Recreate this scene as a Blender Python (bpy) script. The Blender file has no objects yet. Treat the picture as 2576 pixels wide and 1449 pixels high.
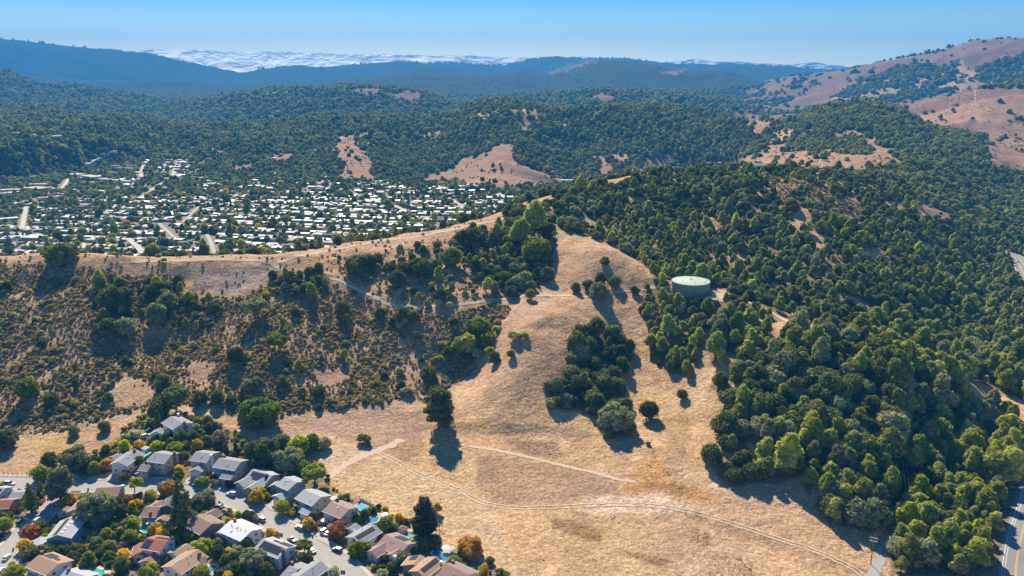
import bpy, math, random
import numpy as np
from mathutils import Vector, Matrix, noise as mnoise

random.seed(7); rng = np.random.default_rng(7)
R = math.radians
scene = bpy.context.scene
C = scene.collection

# ---------------------------------------------------------------- camera, sky, sun, exposure
CAM_Z = 190.0
PITCH = 14.6
cam_data = bpy.data.cameras.new("camera"); cam_data.lens = 28.0; cam_data.sensor_width = 36.0
cam_data.clip_start = 1.0; cam_data.clip_end = 60000.0
cam = bpy.data.objects.new("camera", cam_data); C.objects.link(cam)
cam.location = (0, 0, CAM_Z); cam.rotation_euler = (R(90 - PITCH), 0, 0)
scene.camera = cam

SUN_EL, SUN_AZ = 39.5, -15.0          # azimuth from +Y, negative to the left
world = bpy.data.worlds.new("World"); scene.world = world; world.use_nodes = True
wn = world.node_tree; wn.nodes.clear()
sky = wn.nodes.new("ShaderNodeTexSky"); sky.sky_type = 'NISHITA'; sky.sun_disc = False
sky.sun_elevation = R(SUN_EL); sky.sun_rotation = R(SUN_AZ % 360)
sky.altitude = 200; sky.air_density = 1.0; sky.dust_density = 0.3; sky.ozone_density = 2.5
bg = wn.nodes.new("ShaderNodeBackground"); bg.inputs[1].default_value = 0.125
wo = wn.nodes.new("ShaderNodeOutputWorld")
# deeper blue with height, as the clear autumn sky has
gd = wn.nodes.new("ShaderNodeTexCoord"); sx = wn.nodes.new("ShaderNodeSeparateXYZ"); wn.links.new(gd.outputs['Generated'], sx.inputs[0])
mr = wn.nodes.new("ShaderNodeMapRange"); wn.links.new(sx.outputs[2], mr.inputs[0]); mr.inputs[1].default_value = 0.012; mr.inputs[2].default_value = 0.095
mx = wn.nodes.new("ShaderNodeMix"); mx.data_type = 'RGBA'; wn.links.new(mr.outputs[0], mx.inputs[0])
mx.inputs[6].default_value = (.88, .84, .80, 1); mx.inputs[7].default_value = (.17, .37, .56, 1)
ml = wn.nodes.new("ShaderNodeVectorMath"); ml.operation = 'MULTIPLY'; wn.links.new(sky.outputs[0], ml.inputs[0]); wn.links.new(mx.outputs[2], ml.inputs[1])
wn.links.new(ml.outputs[0], bg.inputs[0]); wn.links.new(bg.outputs[0], wo.inputs[0])
sun_data = bpy.data.lights.new("sun", 'SUN'); sun_data.energy = 5.0; sun_data.angle = R(0.5)
sun_data.color = (1.0, 0.88, 0.68)
sun = bpy.data.objects.new("sun", sun_data); C.objects.link(sun)
SD = Vector((math.sin(R(SUN_AZ)) * math.cos(R(SUN_EL)), math.cos(R(SUN_AZ)) * math.cos(R(SUN_EL)), math.sin(R(SUN_EL))))
sun.rotation_euler = SD.to_track_quat('Z', 'Y').to_euler(); sun.location = (0, 0, 900)
scene.view_settings.view_transform = 'Standard'; scene.view_settings.look = 'None'
scene.view_settings.exposure = 0.95; scene.view_settings.gamma = 1.0
scene.view_settings.use_curve_mapping = False
scene.render.engine = 'CYCLES'
scene.cycles.max_bounces = 6; scene.cycles.diffuse_bounces = 3; scene.cycles.transmission_bounces = 3
scene.cycles.volume_bounces = 0; scene.cycles.transparent_max_bounces = 8
scene.cycles.use_denoising = True

HAZE_COL = (.055, .40, .92, 1); HAZE_D = 1.08e-4

# ---------------------------------------------------------------- picture <-> place helpers
FD = 2576 * 28 / 36.0                  # focal length in the pixels used for measuring the photo
CP, SP = math.cos(R(PITCH)), math.sin(R(PITCH))
def ray(px, py):
    x = (px - 1288.0) / FD; y = (724.5 - py) / FD
    return x, CP + y * SP, -SP + y * CP     # world direction
def az_s(px, py):
    dx, dy, dz = ray(px, py); h = math.hypot(dx, dy)
    return math.atan2(dx, dy), dz / h       # azimuth, slope per metre
def project(x, y, z):
    zz = z - CAM_Z
    f = y * CP - zz * SP
    u = y * SP + zz * CP
    f = np.maximum(f, 1.0)
    return 1288 + FD * x / f, 724.5 - FD * u / f

# ---------------------------------------------------------------- noise
def _hash(ix, iy, s):
    h = (ix * 374761393 + iy * 668265263 + s * 974634777) & 0xFFFFFFFF
    h = ((h ^ (h >> 13)) * 1274126177) & 0xFFFFFFFF
    return (h ^ (h >> 16)) & 0xFFFFFFFF
def vnoise(x, y, s=0):
    ix = np.floor(x).astype(np.int64); iy = np.floor(y).astype(np.int64)
    fx = x - ix; fy = y - iy
    out = 0
    ux = fx * fx * fx * (fx * (fx * 6 - 15) + 10); uy = fy * fy * fy * (fy * (fy * 6 - 15) + 10)
    def g(i, j):
        a = _hash(ix + i, iy + j, s) / 4294967296.0 * 2 * np.pi
        return np.cos(a) * (fx - i) + np.sin(a) * (fy - j)
    a = g(0, 0) * (1 - ux) + g(1, 0) * ux
    b = g(0, 1) * (1 - ux) + g(1, 1) * ux
    return (a * (1 - uy) + b * uy) * 1.5
def fbm(x, y, wl, octs, s=0, gain=0.5, ridged=False):
    t = 0; a = 1; n = 0
    for o in range(octs):
        v = vnoise(x / wl, y / wl, s + o * 17)
        if ridged: v = 1 - 2 * np.abs(v)
        t = t + a * v; n += a; a *= gain; wl /= 2.03
    return t / n

# ---------------------------------------------------------------- terrain: lofted between feature lines
# every line: list of (px, py, z) measured on the photo, or (px, None, z, d)
NA = 820; AZ0, AZ1 = R(-52), R(52)
AZ = np.linspace(AZ0, AZ1, NA)
DIST = np.concatenate([np.geomspace(90, 255, 26, endpoint=False), np.geomspace(255, 1050, 290, endpoint=False),
                       np.geomspace(1050, 4800, 190, endpoint=False), np.geomspace(4800, 12800, 100)])
ND = len(DIST); LD = np.log(DIST)
def line(pts, sm=1.0):
    a, d, z = [], [], []
    for p in pts:
        if p[1] is None:
            aa, _ = az_s(p[0], 500); zz = p[2]; dd = p[3]
        else:
            aa, s = az_s(p[0], p[1]); zz = p[2]
            dd = p[3] if len(p) > 3 else (zz - CAM_Z) / s
            if len(p) > 3: zz = CAM_Z + s * dd
        a.append(aa); d.append(dd); z.append(zz)
    o = np.argsort(a); a = np.array(a)[o]; d = np.array(d)[o]; z = np.array(z)[o]
    k = max(1, int(sm / 0.127)); w = np.exp(-0.5 * (np.arange(-3 * k, 3 * k + 1) / k) ** 2); w /= w.sum()
    def sm_(v):
        t = np.interp(AZ, a, v); t = np.pad(t, 3 * k, mode='edge'); return np.convolve(t, w, 'valid')
    return sm_(d), sm_(z)
X = None
LINES = [
 line([(0,X,-2,110),(2576,X,-4,110)]),
 line([(-200,1449,0),(1288,1449,0),(2100,1449,-1),(2300,1449,-3),(2800,1449,-3)]),
 # foot of the slopes
 line([(-300,1130,4),(0,1135,4),(200,1105,6),(330,1060,9),(435,1052,12),(520,1062,11),(650,1085,7),(800,1075,8),(1000,1080,8),(1100,1092,8),(1250,1112,8),
       (1500,1185,6),(1700,1235,5),(1900,1255,4),(2080,1300,3),(2200,1345,0),(2300,1330,-5),(2420,1340,-3),(2576,1340,0),(2900,1340,2)]),
 line([(-300,950,20),(0,950,20),(600,950,20.6),(1000,955,20),(1120,960,19),(1200,960,18),(1300,930,27),(1400,745,48),(1500,745,48),(1600,737,48),
       (1740,860,34),(1850,900,32),(2000,950,31),(2150,1010,27),(2260,1080,18),(2350,1120,4),(2440,1080,-1),(2576,1040,2),(2900,1040,4)]),
 line([(-300,800,41),(0,800,41),(1000,800,41),(1120,790,43),(1200,740,50),(1300,690,57),(1400,640,66),(1470,600,75),(1550,642,66),(1650,690,57),
       (1740,733,53),(1850,745,50),(1960,790,45),(2040,828,41),(2150,872,38),(2300,935,30),(2400,975,15),(2460,985,4),(2576,930,2),(2900,920,4)], 1.3),
 line([(-300,720,54),(0,720,54),(1000,720,54),(1100,690,58),(1200,640,64),(1300,600,71),(1390,560,78),(1470,X,70,632),(1550,X,60,625),(1650,X,50,612),
       (1740,X,45,604),(1850,X,40,590),(2000,X,32,565),(2150,X,26,545),(2300,X,18,530),(2400,X,4,560),(2480,X,-2,585),(2576,X,-1,600),(2900,X,2,600)], 1.2),
 # near main ridge
 line([(-300,652,66),(0,650,66),(120,641,67),(220,648,66),(350,657,64),(500,653,64),(620,652,63.5),(700,655,63),(780,640,65),(850,625,67),(950,607,70),(1080,588,73),(1200,560,77.5),
       (1280,530,82),(1390,497,88),(1430,482,90),(1500,462,92),(1620,440,94),(1740,433,95),(1850,430,95),(1920,426,95),(2020,432,93),(2120,445,87),(2200,470,75),
       (2300,510,57),(2400,550,33),(2480,580,12),(2576,605,2),(2900,610,2)], .7),
 # behind it: the town side
 line([(-300,X,-10,790),(0,X,-10,780),(700,X,-10,790),(1000,X,-10,830),(1200,X,-10,870),(1300,X,-8,920),(1400,X,-5,1000),(1500,X,0,1040),(1620,X,8,1080),(1740,X,18,1090),
       (1850,X,60,1010),(1920,X,80,960),(2020,X,84,960),(2120,X,78,985),(2200,X,68,1010),(2300,X,52,1010),(2400,X,34,1040),(2480,X,14,1050),(2576,X,4,1050),(2900,X,4,1050)], .8),
 # far edge of the town, bald hill at right
 line([(-300,470,4),(0,468,4),(200,438,5),(330,405,12),(430,395,20),(520,430,8),(700,460,4),(860,462,1),(1000,458,0),(1080,456,0),(1180,470,0),(1260,478,2),(1350,468,2),(1430,457,2),(1540,443,2),(1640,438,2),
       (1740,432,4),(1830,423,8),(1880,418,40),(1930,412,64),(2000,400,75),(2060,386,79),(2100,382,80),(2160,392,80),(2250,400,78),(2350,440,54),(2450,500,26),(2576,550,8),(2900,560,8)], .7),
 line([(-300,370,0,1850),(0,372,0,1850),(150,368,0,1950),(300,372,0,2050),(400,372,0,2150),(520,385,0,2000),(640,388,0,1900),(780,380,0,1880),(880,366,0,1880),(960,385,0,1880),(1060,390,0,1850),(1180,378,0,1800),(1270,352,0,1780),(1350,372,0,1780),(1450,392,0,1780),(1600,372,0,1850),(1750,368,0,1850),
       (1830,X,44,1750),(1930,X,58,1560),(2000,X,64,1450),(2100,X,68,1400),(2200,X,70,1400),(2350,X,55,1380),(2450,X,34,1350),(2576,450,24),(2900,450,24)], .7),
 # forested middle ridge
 line([(-300,280,100),(0,278,98),(70,272,100),(140,282,95),(200,292,88),(330,300,80),(420,318,66),(480,326,58),(560,322,58),(640,322,58),(720,308,76),(800,294,92),(900,300,88),(1000,302,84),(1080,300,86),(1150,290,98),
       (1190,268,122),(1240,259,132),(1330,268,123),(1400,284,108),(1450,282,110),(1530,276,116),(1620,270,121),(1700,270,121),(1770,284,108),(1850,303,95),(1900,312,86),(1925,300,92),(1960,318,80),
       (2010,300,92),(2060,276,118),(2110,265,130),(2180,262,134),(2240,272,126),(2290,290,112),(2340,322,86),(2450,345,70),(2576,372,52),(2900,360,60)], .35),
 line([(-300,X,15,3300),(0,X,15,3250),(480,X,15,3000),(1240,X,30,2850),(1700,X,30,2750),(1950,X,40,2450),(2180,X,60,2300),(2330,X,64,2150),(2450,X,50,2100),(2576,X,40,2150),(2900,X,40,2200)]),
 # hill with houses, right bare hill
 line([(-300,160,0,6400),(0,174,0,6300),(65,192,0,6200),(110,212,0,6100),(170,211,0,5900),(260,222,0,5700),(325,236,0,5500),(400,256,0,5000),(460,268,0,4500),(520,258,0,4200),(600,246,0,3950),(675,231,0,3800),(740,228,0,3700),(800,227,0,3700),
       (870,222,0,3700),(920,221,0,3700),(970,227,0,3700),(1010,224,0,3700),(1060,233,0,3700),(1100,248,0,3700),(1150,266,0,3700),(1210,262,0,3700),(1288,255,0,3700),(1340,246,0,3700),(1400,241,0,3700),(1470,234,0,3700),(1520,230,0,3700),(1600,240,0,3700),
       (1700,238,0,3700),(1780,248,0,3700),(1840,262,0,3600),(1880,288,0,3300),(1960,300,0,3000),(2060,296,0,2900),(2160,290,0,2800),(2240,270,0,2800),(2300,262,0,2750),(2370,247,0,2700),(2430,236,0,2700),(2480,222,0,2700),(2530,216,0,2700),(2576,210,0,2700),(2900,190,0,2700)], .3),
 line([(-300,X,60,7600),(0,X,60,7600),(300,X,60,7000),(600,X,60,5500),(900,X,60,4900),(1500,X,60,4800),(1840,X,60,4500),(2000,X,60,4000),(2300,X,70,3700),(2576,X,90,3600),(2900,X,90,3600)]),
 # second blue range and the mountain on the right
 line([(-300,190,0,9300),(0,195,0,9300),(200,203,0,9000),(420,208,0,8400),(560,212,0,7900),(700,206,0,7300),(780,212,0,7000),(875,200,0,7000),(980,190,0,7000),(1050,187,0,7000),(1150,190,0,7000),(1250,190,0,7000),(1320,180,0,7000),(1363,190,0,7000),(1410,176,0,7000),(1450,164,0,7000),
       (1488,154,0,7000),(1550,158,0,7000),(1613,161,0,7000),(1680,172,0,7000),(1740,180,0,7000),(1833,182,0,6800),(1873,198,0,6500),(1905,212,0,6000),(1940,206,0,5600),(1988,196,0,5400),(2063,187,0,5200),(2138,177,0,5000),(2180,167,0,5000),(2213,160,0,5000),(2270,150,0,5000),
       (2313,142,0,5000),(2388,124,0,5000),(2448,107,0,5000),(2490,103,0,5000),(2538,97,0,5000),(2576,98,0,5000),(2900,120,0,5000)], .22),
 line([(-300,X,90,10600),(0,X,90,10600),(700,X,90,9400),(1500,X,90,8800),(1900,X,90,8200),(2100,X,120,7000),(2900,X,150,7000)]),
 # farthest ridge
 line([(-300,60,0,12000),(-60,92,0,12000),(0,98,0,12000),(50,101,0,12000),(100,111,0,12000),(175,117,0,12000),(240,123,0,12000),(300,128,0,12000),(375,136,0,12000),(425,147,0,12000),(475,157,0,12000),(550,175,0,12000),(605,189,0,12000),(650,176,0,12000),(700,172,0,12000),(750,171,0,12000),
       (790,175,0,12000),(825,173,0,12000),(880,167,0,12000),(925,164,0,12000),(975,161,0,12000),(1025,157,0,12000),(1064,164,0,12000),(1125,159,0,12000),(1180,161,0,12000),(1225,166,0,12000),(1270,166,0,12000),(1310,158,0,12000),(1368,147,0,12000),(1463,149,0,12000),(1568,151,0,12000),(1663,159,0,12000),
       (1788,164,0,12000),(1880,166,0,12000),(1938,166,0,12000),(2038,175,0,12000),(2138,179,0,12000),(2300,182,0,12000),(2900,182,0,12000)], .16),
 line([(0,X,60,12700),(2576,X,60,12700)]),
]
LDD = np.array([l[0] for l in LINES]); LZZ = np.array([l[1] for l in LINES])
for k in range(1, len(LDD)):
    LDD[k] = np.maximum(LDD[k], LDD[k - 1] + 12)
K = len(LINES)
LLD = np.log(LDD)
# monotone cubic through each column
h = np.diff(LLD, axis=0); dl = np.diff(LZZ, axis=0) / h
m = np.zeros_like(LZZ)
w1 = 2 * h[1:] + h[:-1]; w2 = h[1:] + 2 * h[:-1]
same = (dl[:-1] * dl[1:]) > 0
with np.errstate(divide='ignore', invalid='ignore'):
    hm = (w1 + w2) / (w1 / dl[:-1] + w2 / dl[1:])
m[1:-1] = np.where(same, hm, 0); m[0] = dl[0]; m[-1] = dl[-1]
TZ = np.zeros((ND, NA)); ZONE = np.zeros((ND, NA))
for k in range(K - 1):
    t = (LD[:, None] - LLD[k][None]) / h[k][None]
    mk = (t >= 0) & (t < 1) if k < K - 2 else (t >= 0)
    if k == 0: mk = t < 1
    tc = np.clip(t, 0, 1.0)
    z = (2 * tc**3 - 3 * tc**2 + 1) * LZZ[k] + (tc**3 - 2 * tc**2 + tc) * h[k] * m[k] + (-2 * tc**3 + 3 * tc**2) * LZZ[k + 1] + (tc**3 - tc**2) * h[k] * m[k + 1]
    TZ = np.where(mk, z, TZ); ZONE = np.where(mk, k + tc, ZONE)
DD, AA = np.meshgrid(DIST, AZ, indexing='ij')
GX = DD * np.sin(AA); GY = DD * np.cos(AA)
BASEZ = TZ.copy()
def P3(px, py, z):
    a, s = az_s(px, py); d = (z - CAM_Z) / s
    return d * math.sin(a), d * math.cos(a)
def seg_dist(x, y, pts):
    best = np.full(x.shape, 1e9); tt = np.zeros(x.shape); n = len(pts) - 1
    for i in range(n):
        ax, ay = pts[i][:2]; bx, by = pts[i + 1][:2]
        l2 = (bx - ax)**2 + (by - ay)**2 + 1e-9
        t = np.clip(((x - ax) * (bx - ax) + (y - ay) * (by - ay)) / l2, 0, 1)
        d = np.hypot(x - ax - t * (bx - ax), y - ay - t * (by - ay))
        c = d < best; best = np.where(c, d, best); tt = np.where(c, (i + t) / n, tt)
    return best, tt
def bump_line(pts, hgt, wid):
    """raise (or cut) the ground along a crest or gully"""
    global TZ
    w = [P3(*p) for p in pts]
    d, t = seg_dist(GX, GY, w)
    hh = np.interp(t, np.linspace(0, 1, len(hgt)), hgt); ww = np.interp(t, np.linspace(0, 1, len(wid)), wid)
    TZ = TZ + hh * np.exp(-0.5 * (d / ww)**2)
# spur that comes towards the viewer, hollows either side of it
bump_line([(1420,735,50),(1395,790,46),(1330,870,36),(1270,960,26),(1240,1040,18),(1235,1080,12)], [3,10,12,8,3,0], [19,22,24,25,24,20])
bump_line([(1250,790,46),(1190,880,31),(1140,960,20),(1110,1040,11)], [-3,-9,-7,-1], [16,18,18,14])
bump_line([(1600,760,45),(1610,860,34),(1640,950,25),(1680,1050,15),(1650,1130,9)], [-3,-10,-10,-6,0], [16,20,22,22,16])
bump_line([(1700,760,48),(1790,880,34),(1840,980,24),(1860,1100,14)], [3,5,5,2], [25,28,28,22])
bump_line([(1430,600,70),(1390,690,58),(1340,745,50)], [-1,-5,-3], [16,18,14])
bump_line([(960,640,62),(930,760,46),(900,900,28),(880,1010,14)], [-1,-5,-6,-1], [24,26,26,22])
bump_line([(720,690,56),(700,800,41),(680,920,24),(660,1010,12)], [3,5,4,1], [24,26,26,22])
bump_line([(440,760,46),(430,850,33),(420,960,18)], [-3,-6,-2], [26,30,26])
bump_line([(250,700,56),(230,800,40),(220,930,22),(200,1040,10)], [2,5,4,1], [24,26,26,22])
# right forested slope: gullies
bump_line([(1640,480,86),(1760,580,62),(1880,690,44)], [-2,-7,-4], [30,34,28])
bump_line([(1560,520,82),(1640,600,66),(1690,660,55)], [3,5,2], [26,28,22])
bump_line([(1900,450,90),(2030,570,62),(2130,700,44)], [3,8,5], [34,36,28])
bump_line([(2060,470,84),(2190,590,55),(2260,700,40)], [-2,-8,-4], [30,34,28])
# middle hills: spurs and ravines
bump_line([(1240,262,125),(1270,350,88),(1290,420,40),(1300,470,10)], [0,10,16,4], [70,90,90,60])
bump_line([(1000,305,80),(900,370,62),(890,440,20)], [0,16,10], [90,80,60])
bump_line([(1100,310,80),(1090,400,40)], [0,-16], [90,80])
bump_line([(1500,285,110),(1440,380,60),(1440,440,12)], [0,-18,-6], [90,80,60])
bump_line([(1620,275,118),(1600,340,80),(1560,410,30)], [0,16,6], [90,90,70])
bump_line([(1750,290,100),(1720,350,72),(1700,410,28)], [0,-16,-6], [80,80,60])
bump_line([(200,296,84),(180,340,62),(150,400,26)], [0,12,4], [90,80,60])
bump_line([(60,280,94),(90,350,60)], [0,-14], [90,80])
bump_line([(700,318,70),(640,370,44),(600,410,22)], [0,14,6], [90,80,60])
bump_line([(430,330,60),(430,370,36)], [0,-10], [100,80])
bump_line([(2100,270,126),(2060,310,100),(2010,340,80)], [0,8,4], [60,60,50])
# natural relief: grows with height above the flats and with distance
rough = np.clip((BASEZ - 6) / 26, 0, 1)
rough_n = np.where(DD < 1000, np.clip((BASEZ - 9) / 25, 0, 1), rough)
wx = fbm(GX, GY, 260, 3, 5) * 60; wy = fbm(GX, GY, 260, 3, 9) * 60
TZ = TZ + rough_n * 1.7 * fbm(GX + wx * .2, GY + wy * .2, 42, 3, 11, ridged=True) * np.clip(DD / 500, .6, 1.6)
cw = np.ones_like(TZ)
for kc in (6, 10, 12, 14, 16): cw *= 1 - .88 * np.exp(-((ZONE - kc) / .13)**2)
mid = np.clip((DD - 1150) / 700, 0, 1) * cw
TZ = TZ + mid * rough * np.clip(DD / 2000, .6, 1) * 24 * (fbm(GX + wx, GY + wy, 330, 5, 21, .52, ridged=True) - .35)
far = np.clip((DD - 3000) / 1500, 0, 1) * cw
TZ = TZ + far * np.clip((BASEZ - 60) / 60, 0.15, 1) * (DD / 12000) * 125 * (fbm(GX + wx * 4, GY + wy * 4, 1500, 6, 41, .53, ridged=True) - .42)
nearw = 1 - np.clip((DD - 560) / 160, 0, 1)
TZ = TZ + nearw * rough_n * (.35 * fbm(GX, GY, 9, 2, 61) + .75 * fbm(GX + wx * .3, GY + wy * .3, 19, 3, 63, .55, ridged=True))
TZ = TZ + .5 * (1 - np.clip((DD-600)/300,0,1)) * fbm(GX, GY, 60, 2, 71)
# keep the measured skylines where they were measured (the relief must not lift the far crests out of place)
SL = (TZ - CAM_Z) / DD
CM = np.maximum.accumulate(SL, axis=0)

def gz(x, y):
    x = np.asarray(x, float); y = np.asarray(y, float)
    a = np.arctan2(x, y); d = np.hypot(x, y)
    fa = np.clip((a - AZ0) / (AZ1 - AZ0) * (NA - 1), 0, NA - 1.001)
    fd = np.clip(np.interp(np.log(np.maximum(d, 1)), LD, np.arange(ND)), 0, ND - 1.001)
    ia = fa.astype(int); idd = fd.astype(int); ta = fa - ia; td = fd - idd
    return ((TZ[idd, ia] * (1 - ta) + TZ[idd, ia + 1] * ta) * (1 - td) + (TZ[idd + 1, ia] * (1 - ta) + TZ[idd + 1, ia + 1] * ta) * td)
def visible(x, y, hgt=8.0):
    a = np.arctan2(x, y); d = np.hypot(x, y)
    fa = np.clip(np.round((a - AZ0) / (AZ1 - AZ0) * (NA - 1)), 0, NA - 1).astype(int)
    fd = np.clip(np.searchsorted(DIST, d) - 2, 0, ND - 1)
    return (gz(x, y) + hgt - CAM_Z) / d > CM[fd, fa] - 0.003
def at(px, py, up=0.0, dmin=100.0):
    """place seen at a photo pixel, on the ground or `up` metres above it"""
    a, s = az_s(px, py)
    ds = DIST[DIST >= dmin]
    g = gz(ds * math.sin(a), ds * math.cos(a)) + up
    l = CAM_Z + s * ds
    hit = np.nonzero(g >= l)[0]
    if len(hit) == 0: i = len(ds) - 1
    else: i = max(1, hit[0])
    lo, hi = ds[i - 1], ds[i]
    for _ in range(14):
        mdd = (lo + hi) / 2
        if float(gz(mdd * math.sin(a), mdd * math.cos(a))) + up >= CAM_Z + s * mdd: hi = mdd
        else: lo = mdd
    d = hi; x, y = d * math.sin(a), d * math.cos(a)
    return Vector((x, y, float(gz(x, y))))
def inpoly(px, py, poly):
    px = np.asarray(px); py = np.asarray(py)
    ins = np.zeros(px.shape, bool); n = len(poly); j = n - 1
    for i in range(n):
        xi, yi = poly[i]; xj, yj = poly[j]
        if yi != yj:
            c = ((yi > py) != (yj > py)) & (px < (xj - xi) * (py - yi) / (yj - yi) + xi)
            ins ^= c
        j = i
    return ins
QS = {1:(0,1200),2:(0,1438),3:(300,1200),4:(380,1438),5:(640,1300),6:(700,1438),7:(1040,1438)}
def q(k, zx, zy):
    if k == 0: return zx, zy
    x0, y0 = QS[k]; s = 400 / 2318.0; f = 2576 / 3000.0
    return (x0 + zx * s) * f, (y0 + zy * s) * f

# ---------------------------------------------------------------- material helpers
def mat(name, rough=0.9, spec=0.2):
    m_ = bpy.data.materials.new(name); m_.use_nodes = True
    nt = m_.node_tree; b = nt.nodes['Principled BSDF']
    b.inputs['Roughness'].default_value = rough; b.inputs['Specular IOR Level'].default_value = spec
    return m_, nt, b
def N(nt, typ, **kw):
    n = nt.nodes.new(typ)
    for k_, v in kw.items():
        if k_.startswith('i_'):
            key = k_[2:].replace('_', ' '); n.inputs[key].default_value = v
        else: setattr(n, k_, v)
    return n
def mixc(nt, fac, a, b, mode='MIX'):
    n = nt.nodes.new('ShaderNodeMix'); n.data_type = 'RGBA'; n.blend_type = mode; n.clamp_result = False
    for sock, v in ((n.inputs[0], fac), (n.inputs[6], a), (n.inputs[7], b)):
        if hasattr(v, 'is_linked') or isinstance(v, bpy.types.NodeSocket): nt.links.new(v, sock)
        else: sock.default_value = v if not isinstance(v, tuple) else (*v[:3], 1)
    return n.outputs[2]
def maprange(nt, v, a, b, c, d):
    n = nt.nodes.new('ShaderNodeMapRange'); nt.links.new(v, n.inputs[0])
    for i_, x_ in enumerate((a, b, c, d)): n.inputs[i_ + 1].default_value = x_
    return n.outputs[0]
def wnoise(nt, scale, detail=3, rough=.55, space='world'):
    if space == 'world': g = N(nt, 'ShaderNodeNewGeometry').outputs['Position']
    else: g = N(nt, 'ShaderNodeTexCoord').outputs['Object']
    n = N(nt, 'ShaderNodeTexNoise'); nt.links.new(g, n.inputs['Vector'])
    n.inputs['Scale'].default_value = scale; n.inputs['Detail'].default_value = detail; n.inputs['Roughness'].default_value = rough
    return n.outputs[0]
def simple(name, col, rough=.85, spec=.2, var=.25, scale=1.5, bump=0.0, bscale=3.0, metallic=0):
    m_, nt, b = mat(name, rough, spec)
    n = wnoise(nt, scale, 4, .6)
    f = maprange(nt, n, .25, .75, 1 - var, 1 + var)
    c = N(nt, 'ShaderNodeVectorMath', operation='SCALE'); c.inputs[0].default_value = col[:3]; nt.links.new(f, c.inputs['Scale'])
    nt.links.new(c.outputs[0], b.inputs['Base Color']); b.inputs['Metallic'].default_value = metallic
    if bump:
        bn = N(nt, 'ShaderNodeBump'); bn.inputs['Strength'].default_value = bump; bn.inputs['Distance'].default_value = .2
        nt.links.new(wnoise(nt, bscale, 4), bn.inputs['Height']); nt.links.new(bn.outputs[0], b.inputs['Normal'])
    return m_

# ---------------------------------------------------------------- mesh helpers
def mesh_np(name, V, F, mats=(), midx=None, smooth=False):
    """V (n,3), F (m,3 or 4) arrays"""
    me = bpy.data.meshes.new(name)
    V = np.asarray(V, np.float32); F = np.asarray(F, np.int32); k = F.shape[1]
    me.vertices.add(len(V)); me.vertices.foreach_set('co', V.ravel())
    me.loops.add(F.size); me.loops.foreach_set('vertex_index', F.ravel())
    me.polygons.add(len(F)); me.polygons.foreach_set('loop_start', np.arange(0, F.size, k, dtype=np.int32))
    if midx is not None: me.polygons.foreach_set('material_index', np.asarray(midx, np.int32))
    if smooth: me.polygons.foreach_set('use_smooth', np.ones(len(F), bool))
    for m_ in mats: me.materials.append(m_)
    me.update(calc_edges=True)
    return me
class MB:
    """collects boxes, prisms, tubes and sheets; one mesh"""
    def __init__(s): s.v = []; s.f = []; s.m = []
    def add(s, v, f, mi=0):
        o = len(s.v); s.v += [tuple(p) for p in v]; s.f += [tuple(i + o for i in p) for p in f]; s.m += [mi] * len(f)
    def box(s, c, sz, rz=0, mi=0, M=None):
        hx, hy, hz = sz[0] / 2, sz[1] / 2, sz[2] / 2
        v = [Vector((x * hx, y * hy, z * hz)) for z in (-1, 1) for y in (-1, 1) for x in (-1, 1)]
        Mt = Matrix.Translation(c) @ Matrix.Rotation(rz, 4, 'Z') if M is None else M
        s.add([Mt @ p for p in v], [(0,2,3,1),(4,5,7,6),(0,1,5,4),(2,6,7,3),(0,4,6,2),(1,3,7,5)], mi)
    def tube(s, a, b, r0, r1=None, n=6, mi=0, cap=True):
        a = Vector(a); b = Vector(b); r1 = r0 if r1 is None else r1
        d = (b - a); 
        if d.length < 1e-6: return
        u = d.orthogonal().normalized(); w = d.normalized().cross(u)
        v = [a + (u * math.cos(2*math.pi*i/n) + w * math.sin(2*math.pi*i/n)) * r0 for i in range(n)] + \
            [b + (u * math.cos(2*math.pi*i/n) + w * math.sin(2*math.pi*i/n)) * r1 for i in range(n)]
        f = [(i, (i+1) % n, n + (i+1) % n, n + i) for i in range(n)]
        if cap: f += [tuple(range(n))[::-1], tuple(range(n, 2*n))]
        s.add(v, f, mi)
    def mesh(s, name, mats):
        me = bpy.data.meshes.new(name); me.from_pydata(s.v, [], s.f)
        for m_ in mats: me.materials.append(m_)
        me.polygons.foreach_set('material_index', s.m); me.update(); return me
def link(name, me, parent=None, loc=(0,0,0), rz=0):
    o = bpy.data.objects.new(name, me); C.objects.link(o)
    if parent is not None: o.parent = parent
    o.location = loc; o.rotation_euler = (0, 0, rz)
    return o
def tag(o, label=None, cat=None, group=None, kind=None):
    if label: o['label'] = label
    if cat: o['category'] = cat
    if group: o['group'] = group
    if kind: o['kind'] = kind
    return o
def thing(name, label, cat, loc, rz=0, group=None):
    return tag(link(name, None, None, loc, rz), label, cat, group)

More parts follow.
